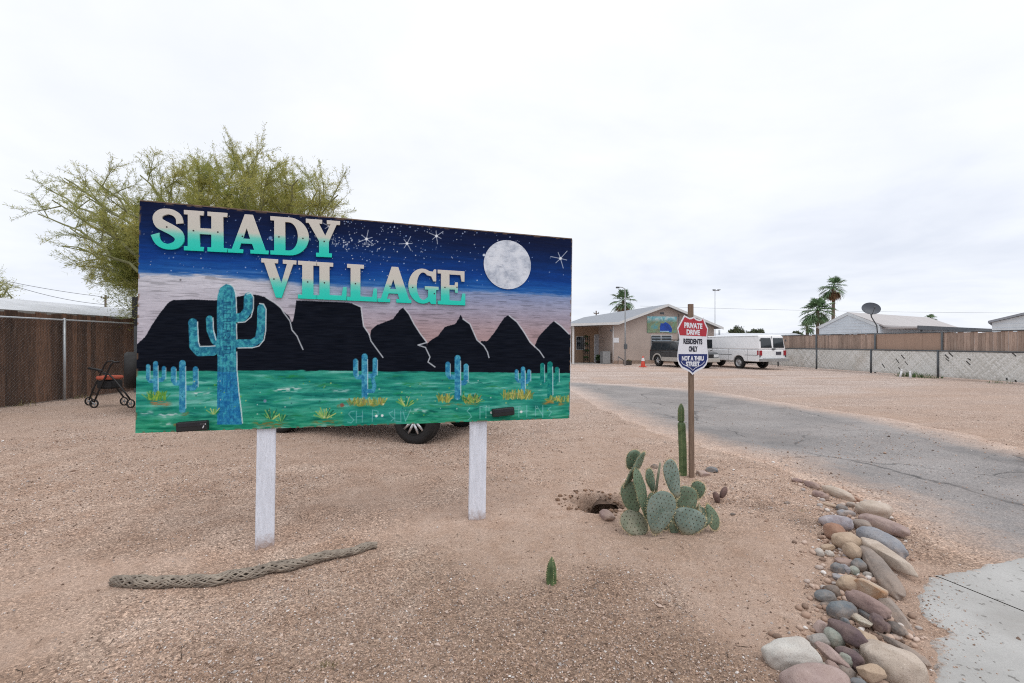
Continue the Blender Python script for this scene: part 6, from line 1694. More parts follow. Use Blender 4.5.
# ------------------------------------------------------------------ fences
def wire_mesh(mb, P0, d, length, z0, z1, pitch, r=.0017, off=0):
    """diagonal chain-link wires between z0 and z1 along a straight run"""
    H = z1 - z0; n = int(length / pitch) + 1
    for fam in (1, -1):
        for k in range(-int(H / pitch) - 1, n + int(H / pitch) + 1):
            s0 = k * pitch; s1 = s0 + fam * H; a0, a1 = 0.0, 1.0
            lo, hi = sorted((s0, s1))
            if hi < 0 or lo > length: continue
            f = lambda s: (s - s0) / (s1 - s0)
            ts = sorted((f(0), f(length))); a0 = max(0, ts[0]); a1 = min(1, ts[1])
            if a1 <= a0: continue
            p = P0 + d * (s0 + (s1 - s0) * a0) + np.array([0, 0, z0 + H * a0]); q = P0 + d * (s0 + (s1 - s0) * a1) + np.array([0, 0, z0 + H * a1])
            mb.tube([p, q], r, 3, caps=False)

# left: brown board fence behind a chain-link run
LX = -12.05
def planks(mb, P0, d, length, z0, h, wd, th, rs_, gap=.003, hv=.03, missing=0):
    nn = np.array([-d[1], d[0], 0]); s = 0
    R = np.stack([d, nn, np.array([0, 0, 1.0])], 1)
    while s < length:
        w_ = wd * rs_.uniform(.9, 1.1)
        if rs_.random() >= missing:
            hh = h + rs_.uniform(-hv, hv)
            lean = rs_.gauss(0, .0025)
            R2 = R @ np.array(Matrix.Rotation(lean, 3, 'Y'))
            mb.box(P0 + d * (s + w_ / 2) + nn * rs_.uniform(-.006, .006) + np.array([0, 0, z0 + hh / 2]), (w_ - gap, th, hh), rot=R2)
        s += w_
rs_ = random.Random(21)
bf = empty('board_fence', (LX - .12, 6, 0), 0, 'dark brown weathered wooden board fence with a chain link run before it', 'fence')
mb = MB(); planks(mb, np.array([LX - .12, 6.0, 0]), np.array([0, 1.0, 0]), 19, .03, 2.29, .14, .02, rs_, hv=.03); build(mb, 'boards', M['fence_brown'], bf, world=True)
for z in (.45, 1.75):
    mb = MB(); mb.box((LX - .17, 15.5, z), (.04, 19, .09)); build(mb, 'back_rail', M['fence_brown'], bf, world=True)
cf = empty('chain_link_fence', (LX, 6, 0), 0, 'galvanised chain link fence with pipe rail standing before dark brown boards', 'fence')
zr = 2.17
mb = MB(); mb.tube([(LX, 6, zr), (LX, 25, zr)], .024, 8); build(mb, 'top_rail', M['galv'], cf, world=True)
for y in (6.2, 9.2, 12.25, 15.3, 18.4, 21.4, 24.5):
    mb = MB(); mb.tube([(LX, y, -.05), (LX, y, zr + .03)], .034, 10); mb.ellipsoid((LX, y, zr + .03), (.036, .036, .025), 0, 10, 6); build(mb, 'post', M['galv'], cf, world=True)
mb = MB(); wire_mesh(mb, np.array([LX + .03, 6, 0.]), np.array([0, 1.0, 0]), 19, .03, zr, .085, .0006); build(mb, 'wire_mesh', M['galv'], cf, world=True)
tuft('dry_weed', 14, 406, 60, .22, .5, M['dry_grass'], 'low dry weeds along the foot of the dark brown fence at the frame edge', 11)
tuft('dry_weed', 78, 398.5, 50, .2, .45, M['dry_grass'], 'low dry weeds at the foot of the brown fence beside the walker', 12)

# right: slatted chain-link with timber boards above
A = gpt(1024, 384); B = gpt(790, 367); dR = (B - A); dR = dR / np.linalg.norm(dR); nR = np.array([dR[1], -dR[0], 0]) # towards +x
S0 = A - dR * 5.0; LEN = 36.0
nin = -nR    # faces the lot
lf = empty('slatted_chain_link_fence', tuple(A), 0, 'long chain link fence woven with pale slats along the far side of the lot', 'fence')
def fpos(px, dep=0):       # distance along the fence of a photo column
    d = ray(px, 343); q = (px - CX) / F
    # (S0 + dR s) . x / y = q
    P = S0 + nR * dep
    return (q * P[1] - P[0]) / (dR[0] - q * dR[1])
posts = [fpos(x) for x in (938.5, 871.5, 817)]
step = 3.3
ps_ = sorted(posts + [posts[2] + step, posts[2] + step * 2, posts[2] + 3 * step, posts[2] + 4 * step, posts[2] + 5 * step, posts[0] - 3.35, posts[0] - 6.7])
ZM = 1.20
m, nt, bs = new_mat('woven_slats'); M['slats'] = m
tc = nt.nodes.new('ShaderNodeTexCoord'); sp = nt.nodes.new('ShaderNodeSeparateXYZ'); L(nt, tc.outputs['Object'], sp.inputs[0])
a_ = math_(nt, 'DIVIDE', math_(nt, 'ADD', sp.outputs[0], sp.outputs[2]), .105); b_ = math_(nt, 'DIVIDE', math_(nt, 'SUBTRACT', sp.outputs[0], sp.outputs[2]), .105)
fa, fb = math_(nt, 'FLOOR', a_), math_(nt, 'FLOOR', b_)
par = math_(nt, 'MODULO', math_(nt, 'ABSOLUTE', math_(nt, 'ADD', fa, fb)), 2.0)
wa_ = nt.nodes.new('ShaderNodeTexWhiteNoise'); wa_.noise_dimensions = '1D'; L(nt, fa, wa_.inputs['W'])
wb_ = nt.nodes.new('ShaderNodeTexWhiteNoise'); wb_.noise_dimensions = '1D'; L(nt, math_(nt, 'ADD', fb, 51.3), wb_.inputs['W'])
pick = nt.nodes.new('ShaderNodeMix'); pick.data_type = 'FLOAT'; L(nt, par, pick.inputs[0]); L(nt, wa_.outputs[0], pick.inputs[2]); L(nt, wb_.outputs[0], pick.inputs[3])
col = ramp(nt, pick.outputs[0], [(0, (0.56, 0.555, 0.515)), (.3, (0.67, 0.665, 0.63)), (.7, (0.75, 0.75, 0.72)), (1, (0.80, 0.80, 0.78))])
big = noise(nt, objvec(nt), .7, 4)
col = mixc(nt, mapr(nt, big, .55, .7, 0, .45), col, (0.42, 0.35, 0.27))
# slat edges and the dirty foot of the panel
ea_ = math_(nt, 'MINIMUM', math_(nt, 'FRACT', a_), math_(nt, 'FRACT', b_))
col = mixc(nt, mapr(nt, ea_, 0, .12, .4, 0), col, (0.30, 0.30, 0.29))
st = math_(nt, 'ADD', sp.outputs[2], math_(nt, 'MULTIPLY', noise(nt, objvec(nt), 3, 4), .35))
col = mixc(nt, mapr(nt, st, .18, .36, .45, 0), col, (0.27, 0.22, 0.17))
L(nt, col, bs.inputs['Base Color']); bs.inputs['Roughness'].default_value = .6
bump(nt, bs, pick.outputs[0], .4, .01)
angR = math.atan2(dR[1], dR[0])
lf.location = tuple(S0); lf.rotation_euler = (0, 0, angR)     # local x runs along the fence; local +y = towards the lot
sgn_y = 1.0 if (np.array([-dR[1], dR[0], 0]) @ nin) > 0 else -1.0
for s in ps_:
    mb = MB(); mb.tube([(s, .03 * sgn_y, -.05), (s, .03 * sgn_y, ZM + .05)], .042, 10); build(mb, 'post', M['galv_dark'], lf)
mb = MB(); mb.tube([(0, .02 * sgn_y, ZM), (LEN, .02 * sgn_y, ZM)], .03, 8); build(mb, 'top_rail', M['galv_dark'], lf)
mb = MB(); wire_mesh(mb, np.array([0, .028 * sgn_y, 0.]), np.array([1.0, 0, 0]), LEN, .04, ZM, .105, .0012); build(mb, 'wire_mesh', M['chrome_grey'], lf)
bays = [0] + ps_ + [LEN]
rs_ = random.Random(33)
for i in range(len(bays) - 1):
    a0, a1 = bays[i], bays[i + 1]
    if a1 - a0 < .3: continue
    mb = MB(); mb.box(((a0 + a1) / 2, 0, (.05 + ZM - .02) / 2), (a1 - a0 - .06, .02, ZM - .07)); build(mb, 'slat_panel', M['slats'], lf)
M['gap_dark'] = mat('gap_dark', (0.06, 0.058, 0.055), .9, .3)
sgn_x = 1.0 if fpos(900) > fpos(950) else -1.0
def gap(px, py, ln, wd, an, i):
    s = fpos(px); Y = (S0 + dR * s)[1]; z = CAM - (py - HY) / F * Y
    mb = MB(); R = np.array(Matrix.Rotation(-an * sgn_x, 3, 'Y')); mb.box((s, .0125 * sgn_y, z), (ln * .72, .004, wd * .45), rot=R); build(mb, 'missing_slat', M['gap_dark'], lf)
gaps = [(883.5,365.6,.34,.10,.9),(897.6,360.8,.34,.09,.9),(903,356.8,.36,.10,.85),(906.5,363,.30,.07,.85),(899.6,368.4,.2,.09,.9),(947,356.5,.32,.11,.8),(951,354.4,.34,.11,.8),(968.5,363,.3,.11,.8),(969.5,359.3,.2,.10,.5),(947.5,359.8,.24,.09,.7),(1014,354.2,.3,.09,.8),(1007,379,.14,.13,1.4),(1016,381,.13,.12,1.4)]
for i, g in enumerate(gaps): gap(*g, i)

tf = empty('timber_fence', tuple(S0 + nR * .14), angR, 'weathered brown timber board fence rising above the pale slatted chain link', 'fence')
pb = [fpos(x, .14) for x in (1080, 943, 876, 817)]
zb_, hb = .5, 1.52
segs = [(0, pb[1], 'fence_tan', .13, .10, .05), (pb[1], pb[2], 'fence_screen', .9, .004, .004), (pb[2], pb[3], 'fence_tan', .12, 0, .02), (pb[3], LEN, 'fence_tan', .12, 0, .03)]
for a0, a1, mt, wd, miss, hv in segs:
    a0, a1 = sorted((a0, a1)); mb = MB(); rs2 = random.Random(int(a0 * 10))
    planks(mb, np.array([a0 + .02, 0, 0.]), np.array([1.0, 0, 0]), a1 - a0 - .04, zb_, hb - (.0 if mt != 'fence_screen' else .02), wd, .02, rs2, gap=.008 if miss < .05 else .014, hv=hv, missing=0)
    build(mb, 'boards', M[mt], tf)
for s in pb[1:]:
    mb = MB(); mb.tube([(s, .05 * sgn_y, 0), (s, .05 * sgn_y, zb_ + hb + .04)], .045, 10); build(mb, 'post', M['galv_dark'], tf)
mb = MB(); mb.tube([(0, .045 * sgn_y, zb_ + hb + .02), (LEN, .045 * sgn_y, zb_ + hb + .02)], .022, 8); build(mb, 'top_rail', M['galv_dark'], tf)
# weeds and two pale stakes at the fence foot
for i, (x, y, n_, h_) in enumerate(((907, 376.6, 90, .36), (921, 377.6, 80, .30), (932, 378.4, 40, .24), (1000, 383.2, 40, .2))):
    tuft('green_weed', x, y, n_, h_, .45, M['weed_green'], ('green weeds at the foot of the pale fence just behind the white stakes', 'green weeds at the foot of the pale fence between the stakes and the dark post', 'green weeds touching the dark post of the pale slatted fence', 'sparse weeds at the fence foot near the edge of the picture')[i], 30 + i)
for i, (x, y0, y1, ln, lb) in enumerate(((900, 377, 370.6, .10, 'leaning white stake at the fence foot, nearer to the van'), (910.5, 378.3, 372, -.02, 'upright white stake at the fence foot beside green weeds'))):
    g = gpt(x, y0); k = g[1] / F; o = empty('white_stake', tuple(g), .2, lb, 'stake')
    mb = MB(); mb.tube([(0, 0, -.03), (ln, 0, (y0 - y1) * k)], [.045, .04], 8); build(mb, 'stake', M['white_paint'], o)
    mb = MB(); mb.ellipsoid((ln, 0, (y0 - y1) * k + .02), (.05, .05, .035), 0, 10, 6); build(mb, 'cap', M['white_paint'], o)

# ------------------------------------------------------------------ mobile homes
M['siding_blue'] = mat('siding_blue', (0.62, 0.69, 0.76), .6, .04, 2)
M['siding_white'] = mat('siding_white', (0.66, 0.71, 0.75), .6, .04, 2)
M['roof_pale'] = mat('roof_pale', (0.46, 0.435, 0.435), .7, .06, 1.5, stretch=(4, .3, 1))
M['roof_white'] = mat('roof_white', (0.58, 0.60, 0.64), .6, .08, 1.5)
M['carport_grey'] = mat('carport_grey', (0.09, 0.10, 0.115), .7, .1)  # dark grey of the carport fascia and posts
def siding(mb, poly, fn, z0, z1, n, th):
    pass
rc_ = np.array([24.2, 30.0, 0]); dh_ = np.array([.868, .496, 0]); eh_ = np.array([-.496, .868, 0]); Wd = 3.64; Ln = 21.5; ze = 2.66; za = 3.58
mh = empty('mobile_home', tuple(rc_), math.atan2(dh_[1], dh_[0]), 'pale blue mobile home with a low gable and long carport behind the pale fence', 'mobile home')
# local: x along the home, y across (0 near side .. Wd far side)
mb = MB(); mb.prism([(0, 0), (Wd, 0), (Wd, ze), (Wd / 2, za), (0, ze)], lambda y, z, d: (d, y, z), 0, Ln * .62); build(mb, 'wall', M['siding_blue'], mh)
mb = MB()
for z in np.arange(.3, 3.4, .2):
    hw_ = Wd / 2 if z < ze else max(0, (za - z) / (za - ze) * Wd / 2)
    if hw_ > .1: mb.box((-.006, Wd / 2, z), (.012, hw_ * 2 - .02, .02))
build(mb, 'siding_laps', M['siding_white'], mh)
mb = MB(); mb.prism([(-.02, ze - .09), (Wd / 2, za - .09), (Wd + .02, ze - .09), (Wd + .02, ze + .09), (Wd / 2, za + .09), (-.02, ze + .09)], lambda y, z, d: (d, y, z), -.06, -.014); build(mb, 'barge_board', M['siding_white'], mh)
mb = MB(); mb.box((-.02, .02, ze / 2), (.05, .16, ze)); mb.box((-.016, 1.05, ze / 2 - .1), (.03, .06, ze - .2)); build(mb, 'corner_trim', M['siding_white'], mh)
mb = MB(); mb.prism([(-.25, ze - .04), (Wd / 2, za + .0), (Wd + .2, ze - .04), (Wd + .2, ze + .06), (Wd / 2, za + .12), (-.25, ze + .06)], lambda y, z, d: (d, y, z), -.012, Ln * .62 + .2); build(mb, 'roof', M['roof_pale'], mh)
mb = MB(); mb.box((Ln / 2 + .2, -.9, ze - .12), (Ln - .4, 1.9, .10)); build(mb, 'carport_roof', M['roof_pale'], mh)
mb = MB(); mb.box((Ln / 2 + .2, -1.88, ze - .14), (Ln - .4, .05, .26)); build(mb, 'carport_fascia', M['carport_grey'], mh)
for x in (1.2, 5.5, 10, 15, 20.5):
    mb = MB(); mb.box((x, -1.8, (ze - .2) / 2), (.09, .09, ze - .2)); build(mb, 'carport_post', M['carport_grey'], mh)
for x in (4.6, 8.8):
    mb = MB(); mb.box((x, -.02, 1.75), (1.2, .05, .95)); w__ = build(mb, 'window', M['trim_white'], mh); mb = MB(); mb.box((x, -.05, 1.75), (1.08, .02, .83)); build(mb, 'pane', M['glass_dark'], w__)
mb = MB(); mb.tube([(3.2, Wd / 2, za + .1), (3.2, Wd / 2, za + .32)], .07, 10); build(mb, 'roof_vent', M['galv_dark'], mh)
# satellite dish on the roof
do_ = at(877.5, 327, 29.6); dish = empty('satellite_dish', tuple(do_), 0, 'grey satellite dish on a bent arm above the pale blue mobile home', 'satellite dish')
dc0 = at(870.5, 309.2, 29.4); k = 29.5 / F
mb = MB(); mb.tube([do_ - np.array([0, 0, .4]), do_ + np.array([-.05, 0, .1]), at(871.5, 317, 29.5), at(870.5, 312, 29.55)], .035, 8); build(mb, 'mast', M['galv_dark'], dish, world=True)
mb = MB(); nrm_d = np.array([-.25, -.86, .44]); nrm_d /= np.linalg.norm(nrm_d)
ud = np.cross(nrm_d, [0, 0, 1.0]); ud /= np.linalg.norm(ud); wd_ = np.cross(ud, nrm_d); vs = []
for i in range(9):
    r = i / 8
    for j in range(28):
        a = 2 * math.pi * j / 28; vs.append(dc0 + ud * r * 8.1 * k * math.cos(a) + wd_ * r * 6.7 * k * math.sin(a) + nrm_d * .12 * r * r)
fs = [(i*28+j, i*28+(j+1) % 28, (i+1)*28+(j+1) % 28, (i+1)*28+j) for i in range(8) for j in range(28)]
vb = [v - nrm_d * .03 for v in vs]; n0 = len(vs)
fs += [tuple(n0 + q for q in f[::-1]) for f in fs]
mb.add(vs + vb, fs, 0, True); build(mb, 'reflector', mat('dish_grey', (0.075, 0.085, 0.105), .5, .08), dish, world=True, fixn=False)
mb = MB(); f0 = dc0 + nrm_d * .55 - wd_ * .2; mb.tube([dc0 - wd_ * 6.6 * k, f0], .018, 6); build(mb, 'feed_arm', M['galv_dark'], dish, world=True)
mb = MB(); mb.ellipsoid(f0, (.06, .08, .06), 0, 10, 8); build(mb, 'feed_horn', M['galv_dark'], dish, world=True)
# second home at the frame edge
Y2 = 25.0; p0 = at(992, 343, Y2)
m2 = empty('mobile_home', (p0[0], Y2, 0), 0, 'pale white blue mobile home gable at the edge of the frame behind the fence', 'mobile home')
zl = CAM + 20.5 / F * Y2; wz = 2.1; zr_ = zl + .62; m2.rotation_euler = (0, 0, rad(-48))
mb = MB(); mb.prism([(0, 0), (wz * 2, 0), (wz * 2, zl), (wz, zr_), (0, zl)], lambda x, z, d: (x, d, z), 0, 12); build(mb, 'wall', M['siding_white'], m2)
mb = MB(); mb.prism([(-.15, zl - .03), (wz, zr_ + .03), (wz * 2 + .15, zl - .03), (wz * 2 + .15, zl + .09), (wz, zr_ + .15), (-.15, zl + .09)], lambda x, z, d: (x, d, z), -.2, 12.2); build(mb, 'roof', M['roof_grey'], m2)
mb = MB()
for z in np.arange(.4, zr_, .22):
    hw_ = wz if z < zl else max(0, (zr_ - z) / (zr_ - zl) * wz)
    if hw_ > .1: mb.box((wz, -.006, z), (hw_ * 2 - .04, .012, .02))
build(mb, 'siding_laps', M['siding_blue'], m2)
# low building far behind the van
m3 = empty('low_building', (22, 47, 0), 0, 'long low white roofed building behind the white van', 'building')
mb = MB(); mb.box((2.5, 2, 1.05), (12, 5, 2.1)); build(mb, 'wall', M['siding_white'], m3)
mb = MB(); mb.prism([(-.4, 2.1), (2.5, 2.62), (5.4, 2.1), (5.4, 2.0), (-.4, 2.0)], lambda y, z, d: (d, y, z), -3.8, 8.8); build(mb, 'roof', M['roof_white'], m3)
for x in (-2.8, -2.2, -.9, .1):
    mb = MB(); mb.tube([(x, 1.5, 2.2), (x, 1.5, 2.95)], .09, 8); build(mb, 'roof_pipe', mat('pipe_red', (0.35, 0.18, 0.15), .7) if x < -1 else M['galv'], m3)
# white roofed home behind the left fence
m4 = empty('mobile_home', (-14.2, 12, 0), 0, 'white roofed mobile home showing just above the dark brown fence', 'mobile home')
mb = MB(); mb.box((-2.2, 4, 1.2), (4.0, 24, 2.4)); build(mb, 'wall', M['siding_white'], m4)
mb = MB(); mb.prism([(.15, 2.42), (-2.2, 3.0), (-4.6, 2.42), (-4.6, 2.36), (.15, 2.36)], lambda x, z, d: (x, d, z), -8.2, 16.4); build(mb, 'roof', M['roof_white'], m4)
mb = MB(); mb.box((.20, 4.1, 2.42), (.06, 24.4, .12)); build(mb, 'fascia', mat('fascia_grey', (0.30, 0.29, 0.28), .6), m4)
mb = MB(); mb.box((.4, 5.0, 2.38), (.5, .3, .1)); build(mb, 'gutter_outlet', M['trim_white'], m4)
# small shed roof and dark post at the end of the fence
sh = empty('garden_shed', (*at(131, 343, 22)[:2], 0), 0, 'small grey gable shed roof seen past the end of the brown fence', 'shed')
mb = MB(); mb.prism([(-1.1, 0), (.6, 0), (.6, 2.45), (-.1, 2.72), (-1.1, 2.3)], lambda x, z, d: (x, d, z), 0, 3); build(mb, 'wall', M['siding_white'], sh)
mb = MB(); mb.prism([(-1.2, 2.26), (-.1, 2.74), (.7, 2.44), (.7, 2.54), (-.1, 2.86), (-1.2, 2.36)], lambda x, z, d: (x, d, z), -.15, 3.1); build(mb, 'roof', mat('shed_roof', (0.16, 0.16, 0.17), .8), sh)
bx = empty('meter_post', (*at(136.2, 343, 14.3)[:2], 0), .3, 'dark square post with a box beside the edge of the painted sign', 'post')
mb = MB(); mb.box((0, 0, 1.05), (.09, .09, 2.1)); build(mb, 'post', M['galv_dark'], bx)
mb = MB(); mb.box((0, 0, 2.68), (.16, .16, .62)); mb.box((0, 0, 2.24), (.1, .1, .3)); build(mb, 'box', M['black_plastic'], bx, bevel=.01)

# ------------------------------------------------------------------ poles and wires
M['pole_wood'] = mat('pole_wood', (0.12, 0.095, 0.08), .9, .2, 6, stretch=(4, 4, .3))
def upole(px, ytop, Y, label, arm=1.6, r=.13):
    b = at(px, 343, Y); t = at(px, ytop, Y); o = empty('utility_pole', (b[0], Y, 0), 0, label, 'utility pole')
    mb = MB(); mb.tube([(0, 0, -.2), (0, 0, t[2])], [r, r * .75], 10); build(mb, 'pole', M['pole_wood'], o)
    mb = MB(); mb.box((0, -.1, t[2] - .4), (arm, .1, .12)); build(mb, 'crossarm', M['pole_wood'], o)
    for x in (-.45, .45):
        mb = MB(); mb.lathe([(.05, 0), (.06, .08), (.03, .16), (.005, .17)], (x * arm, -.1, t[2] - .34), n=8); build(mb, 'insulator', M['galv_dark'], o)
    return np.array([b[0], Y, t[2] - .2])
pt = upole(105.5, 295, 60, 'thin wooden utility pole beyond the white roof on the fence side', 1.0, .15)
upole(596.2, 310.8, 70, 'distant utility pole rising just behind the office roof', 0.8, .12)
def cable(p, q, sag, label, r=.02):
    pts = [p + (q - p) * t - np.array([0, 0, sag * 4 * t * (1 - t)]) for t in np.linspace(0, 1, 20)]
    mb = MB(); mb.tube(pts, r, 5); o = build(mb, 'power_line', M['galv_dark']); tag(o, label, 'cable')
cable(pt + np.array([-.6, 0, 0]), at(-30, 273, 52), .25, 'upper power line running off the frame edge from the thin utility pole', .028)
cable(pt + np.array([.4, 0, -1.1]), at(-30, 270, 50), .7, 'lower sagging power line running off the frame edge from the utility pole', .028)
cable(pt + np.array([.6, 0, -.1]), at(135, 315, 66), .1, 'short power line dropping from the utility pole towards the sign', .028)
cable(at(640, 306, 90), at(1100, 313, 90), .4, 'faint power line crossing the sky above the mobile homes', .02)
g = at(715, 343, 45); fl = empty('flood_light_mast', (g[0], 45, 0), 0, 'tall thin mast with a short crossbar of lamps above the white van', 'mast')
zt = at(715, 290, 45)[2]
mb = MB(); mb.tube([(0, 0, 0), (0, 0, zt)], [.045, .028], 8); build(mb, 'pole', M['galv'], fl)
mb = MB(); mb.box((.1, 0, zt - .05), (.62, .1, .08)); build(mb, 'crossbar', M['galv'], fl)
for x in (-.12, .36):
    mb = MB(); mb.box((x, -.06, zt + .02), (.26, .2, .1)); build(mb, 'lamp', M['galv'], fl, bevel=.02)

# ------------------------------------------------------------------ palms
M['frond'] = mat('frond', (0.12, 0.20, 0.095), .55, .25, 3, island=.45)
M['frond_dead'] = mat('frond_dead', (0.20, 0.115, 0.06), .9, .25, 3, island=.35)
M['palm_trunk'] = mat('palm_trunk', (0.17, 0.13, 0.105), .95, .2, 6, bumps=.6, bscale=16, stretch=(1, 1, 6))
def fan(mb, o, dirv_, L_, blade, rg, m=0):
    d = dirv_ / np.linalg.norm(dirv_); tip = o + d * L_ * .95 - np.array([0, 0, .18 * L_])
    side = np.cross(d, [0, 0, 1.0]); side /= np.linalg.norm(side) + 1e-9; upn = np.cross(side, d)
    mb.tube([o, o + d * L_ * .5, tip], [.028, .022, .016], 4, m)
    ax_ = tip - (o + d * L_ * .5); ax_ /= np.linalg.norm(ax_)
    for j in range(17):
        a = (j / 16 - .5) * 2 * rad(112) + rg.normal(0, .04)
        v = ax_ * math.cos(a) + side * math.sin(a) + upn * .12 * abs(math.sin(a))
        ln = blade * (1 - .35 * abs(a / rad(112)) ** 2) * rg.uniform(.88, 1.05); wd = ln * .055
        b = np.cross(v, upn); b /= np.linalg.norm(b) + 1e-9
        mid = tip + v * ln * .6; end = tip + v * ln - np.array([0, 0, .30 * ln * rg.uniform(.5, 1.2)])
        mb.add([tip - b * wd * .5, mid - b * wd, end, mid + b * wd, tip + b * wd * .5, mid - upn * wd * .4], [(0, 5, 4), (0, 1, 5), (1, 2, 5), (5, 2, 3), (5, 3, 4)], m)
def palm(px, pyc, rpx, Y, label, seed, group='fan palms behind the buildings', skirt=True, trunk_r=.17, n=25):
    rg = np.random.default_rng(seed); k = Y / F; c = at(px, pyc, Y)
    o = empty('palm_tree', (c[0], Y, 0), rg.uniform(0, 6), label, 'palm tree', group)
    R = rpx * k; h = c[2]
    mb = MB(); mb.tube([(rg.normal(0, .15), rg.normal(0, .1), -.2), (.05, 0, h * .5), (0, 0, h)], [trunk_r * 1.3, trunk_r, trunk_r * .85], 12); build(mb, 'trunk', M['palm_trunk'], o)
    mb = MB(); md = MB()
    for i in range(n):
        el = rad(rg.uniform(-52, 84)); az = i * 2.399 + rg.normal(0, .2)
        d = np.array([math.cos(el) * math.cos(az), math.cos(el) * math.sin(az), math.sin(el) + .05])
        fan(mb, np.array([0, 0, h]), d, R * .50 * rg.uniform(.8, 1.1), R * .52 * rg.uniform(.85, 1.1), rg)
    build(mb, 'crown', M['frond'], o, fixn=False)
    if skirt:
        for i in range(14):
            el = rad(rg.uniform(-80, -40)); az = rg.uniform(0, 6.28)
            d = np.array([math.cos(el) * math.cos(az), math.cos(el) * math.sin(az), math.sin(el)])
            fan(md, np.array([0, 0, h - .1]), d, R * .34, R * .42, rg)
        build(md, 'dead_fronds', M['frond_dead'], o, fixn=False)
palm(623, 301, 17, 56, 'fan palm standing behind the office roof', 1, trunk_r=.2)
palm(833.5, 287.5, 16.5, 50, 'tallest fan palm with brown dead fronds on a bare slim trunk', 2)
palm(817.5, 311, 20, 48, 'shorter full crowned fan palm beside the tallest one', 3, n=40, skirt=False)
palm(807, 327, 10, 52, 'smallest low fan palm at the foot of the pair, crown just above the fence', 4, skirt=False, n=24)
palm(931, 318.5, 7, 75, 'distant small fan palm over the carport roof', 5, skirt=False, n=26, trunk_r=.22)

# ------------------------------------------------------------------ broadleaf trees
def quads(mb_v, mb_f): pass
def leaf_cloud(name, P, D, ln, wd, material, parent, rng):
    """one mesh of slender leaves at points P along directions D"""
    n = len(P); a = D / (np.linalg.norm(D, axis=1)[:, None] + 1e-9)
    r = rng.normal(size=(n, 3)); b = np.cross(a, r); b /= np.linalg.norm(b, axis=1)[:, None] + 1e-9
    l_ = ln * (0.6 + .8 * rng.random((n, 1))); w_ = wd * (0.7 + .6 * rng.random((n, 1)))
    V = np.stack([P - b * w_ * .2, P + a * l_ * .5 - b * w_, P + a * l_, P + a * l_ * .5 + b * w_], 1)
    q = np.arange(n * 4).reshape(n, 4)
    me = raw_mesh(name, V.reshape(-1, 3), q, [material], smooth=False)
    return link(name, me, parent)
M['palo_leaf'] = None
m, nt, bs = new_mat('palo_leaf'); M['palo_leaf'] = m
g = nt.nodes.new('ShaderNodeNewGeometry')
c1 = ramp(nt, g.outputs['Random Per Island'], [(0, (0.27, 0.275, 0.07)), (.5, (0.46, 0.44, 0.13)), (1, (0.60, 0.56, 0.22))])
c1 = mixc(nt, mapr(nt, noise(nt, posvec(nt), .9, 3), .4, .62), c1, (0.30, 0.33, 0.09))
L(nt, c1, bs.inputs['Base Color']); bs.inputs['Roughness'].default_value = .7; bs.inputs['Specular IOR Level'].default_value = .15
tr = nt.nodes.new('ShaderNodeBsdfTranslucent'); L(nt, c1, tr.inputs[0]); ms = nt.nodes.new('ShaderNodeMixShader'); ms.inputs[0].default_value = .45
L(nt, bs.outputs[0], ms.inputs[1]); L(nt, tr.outputs[0], ms.inputs[2]); L(nt, ms.outputs[0], nt.nodes['Material Output'].inputs[0])
M['palo_bark'] = mat('palo_bark', (0.20, 0.205, 0.10), .8, .2, 8)
M['palo_twig'] = mat('palo_twig', (0.26, 0.255, 0.11), .8, .2, 8)
def bez(p0, p1, p2, n):
    t = np.linspace(0, 1, n)[:, None]; return (1-t)**2*p0 + 2*t*(1-t)*p1 + t*t*p2
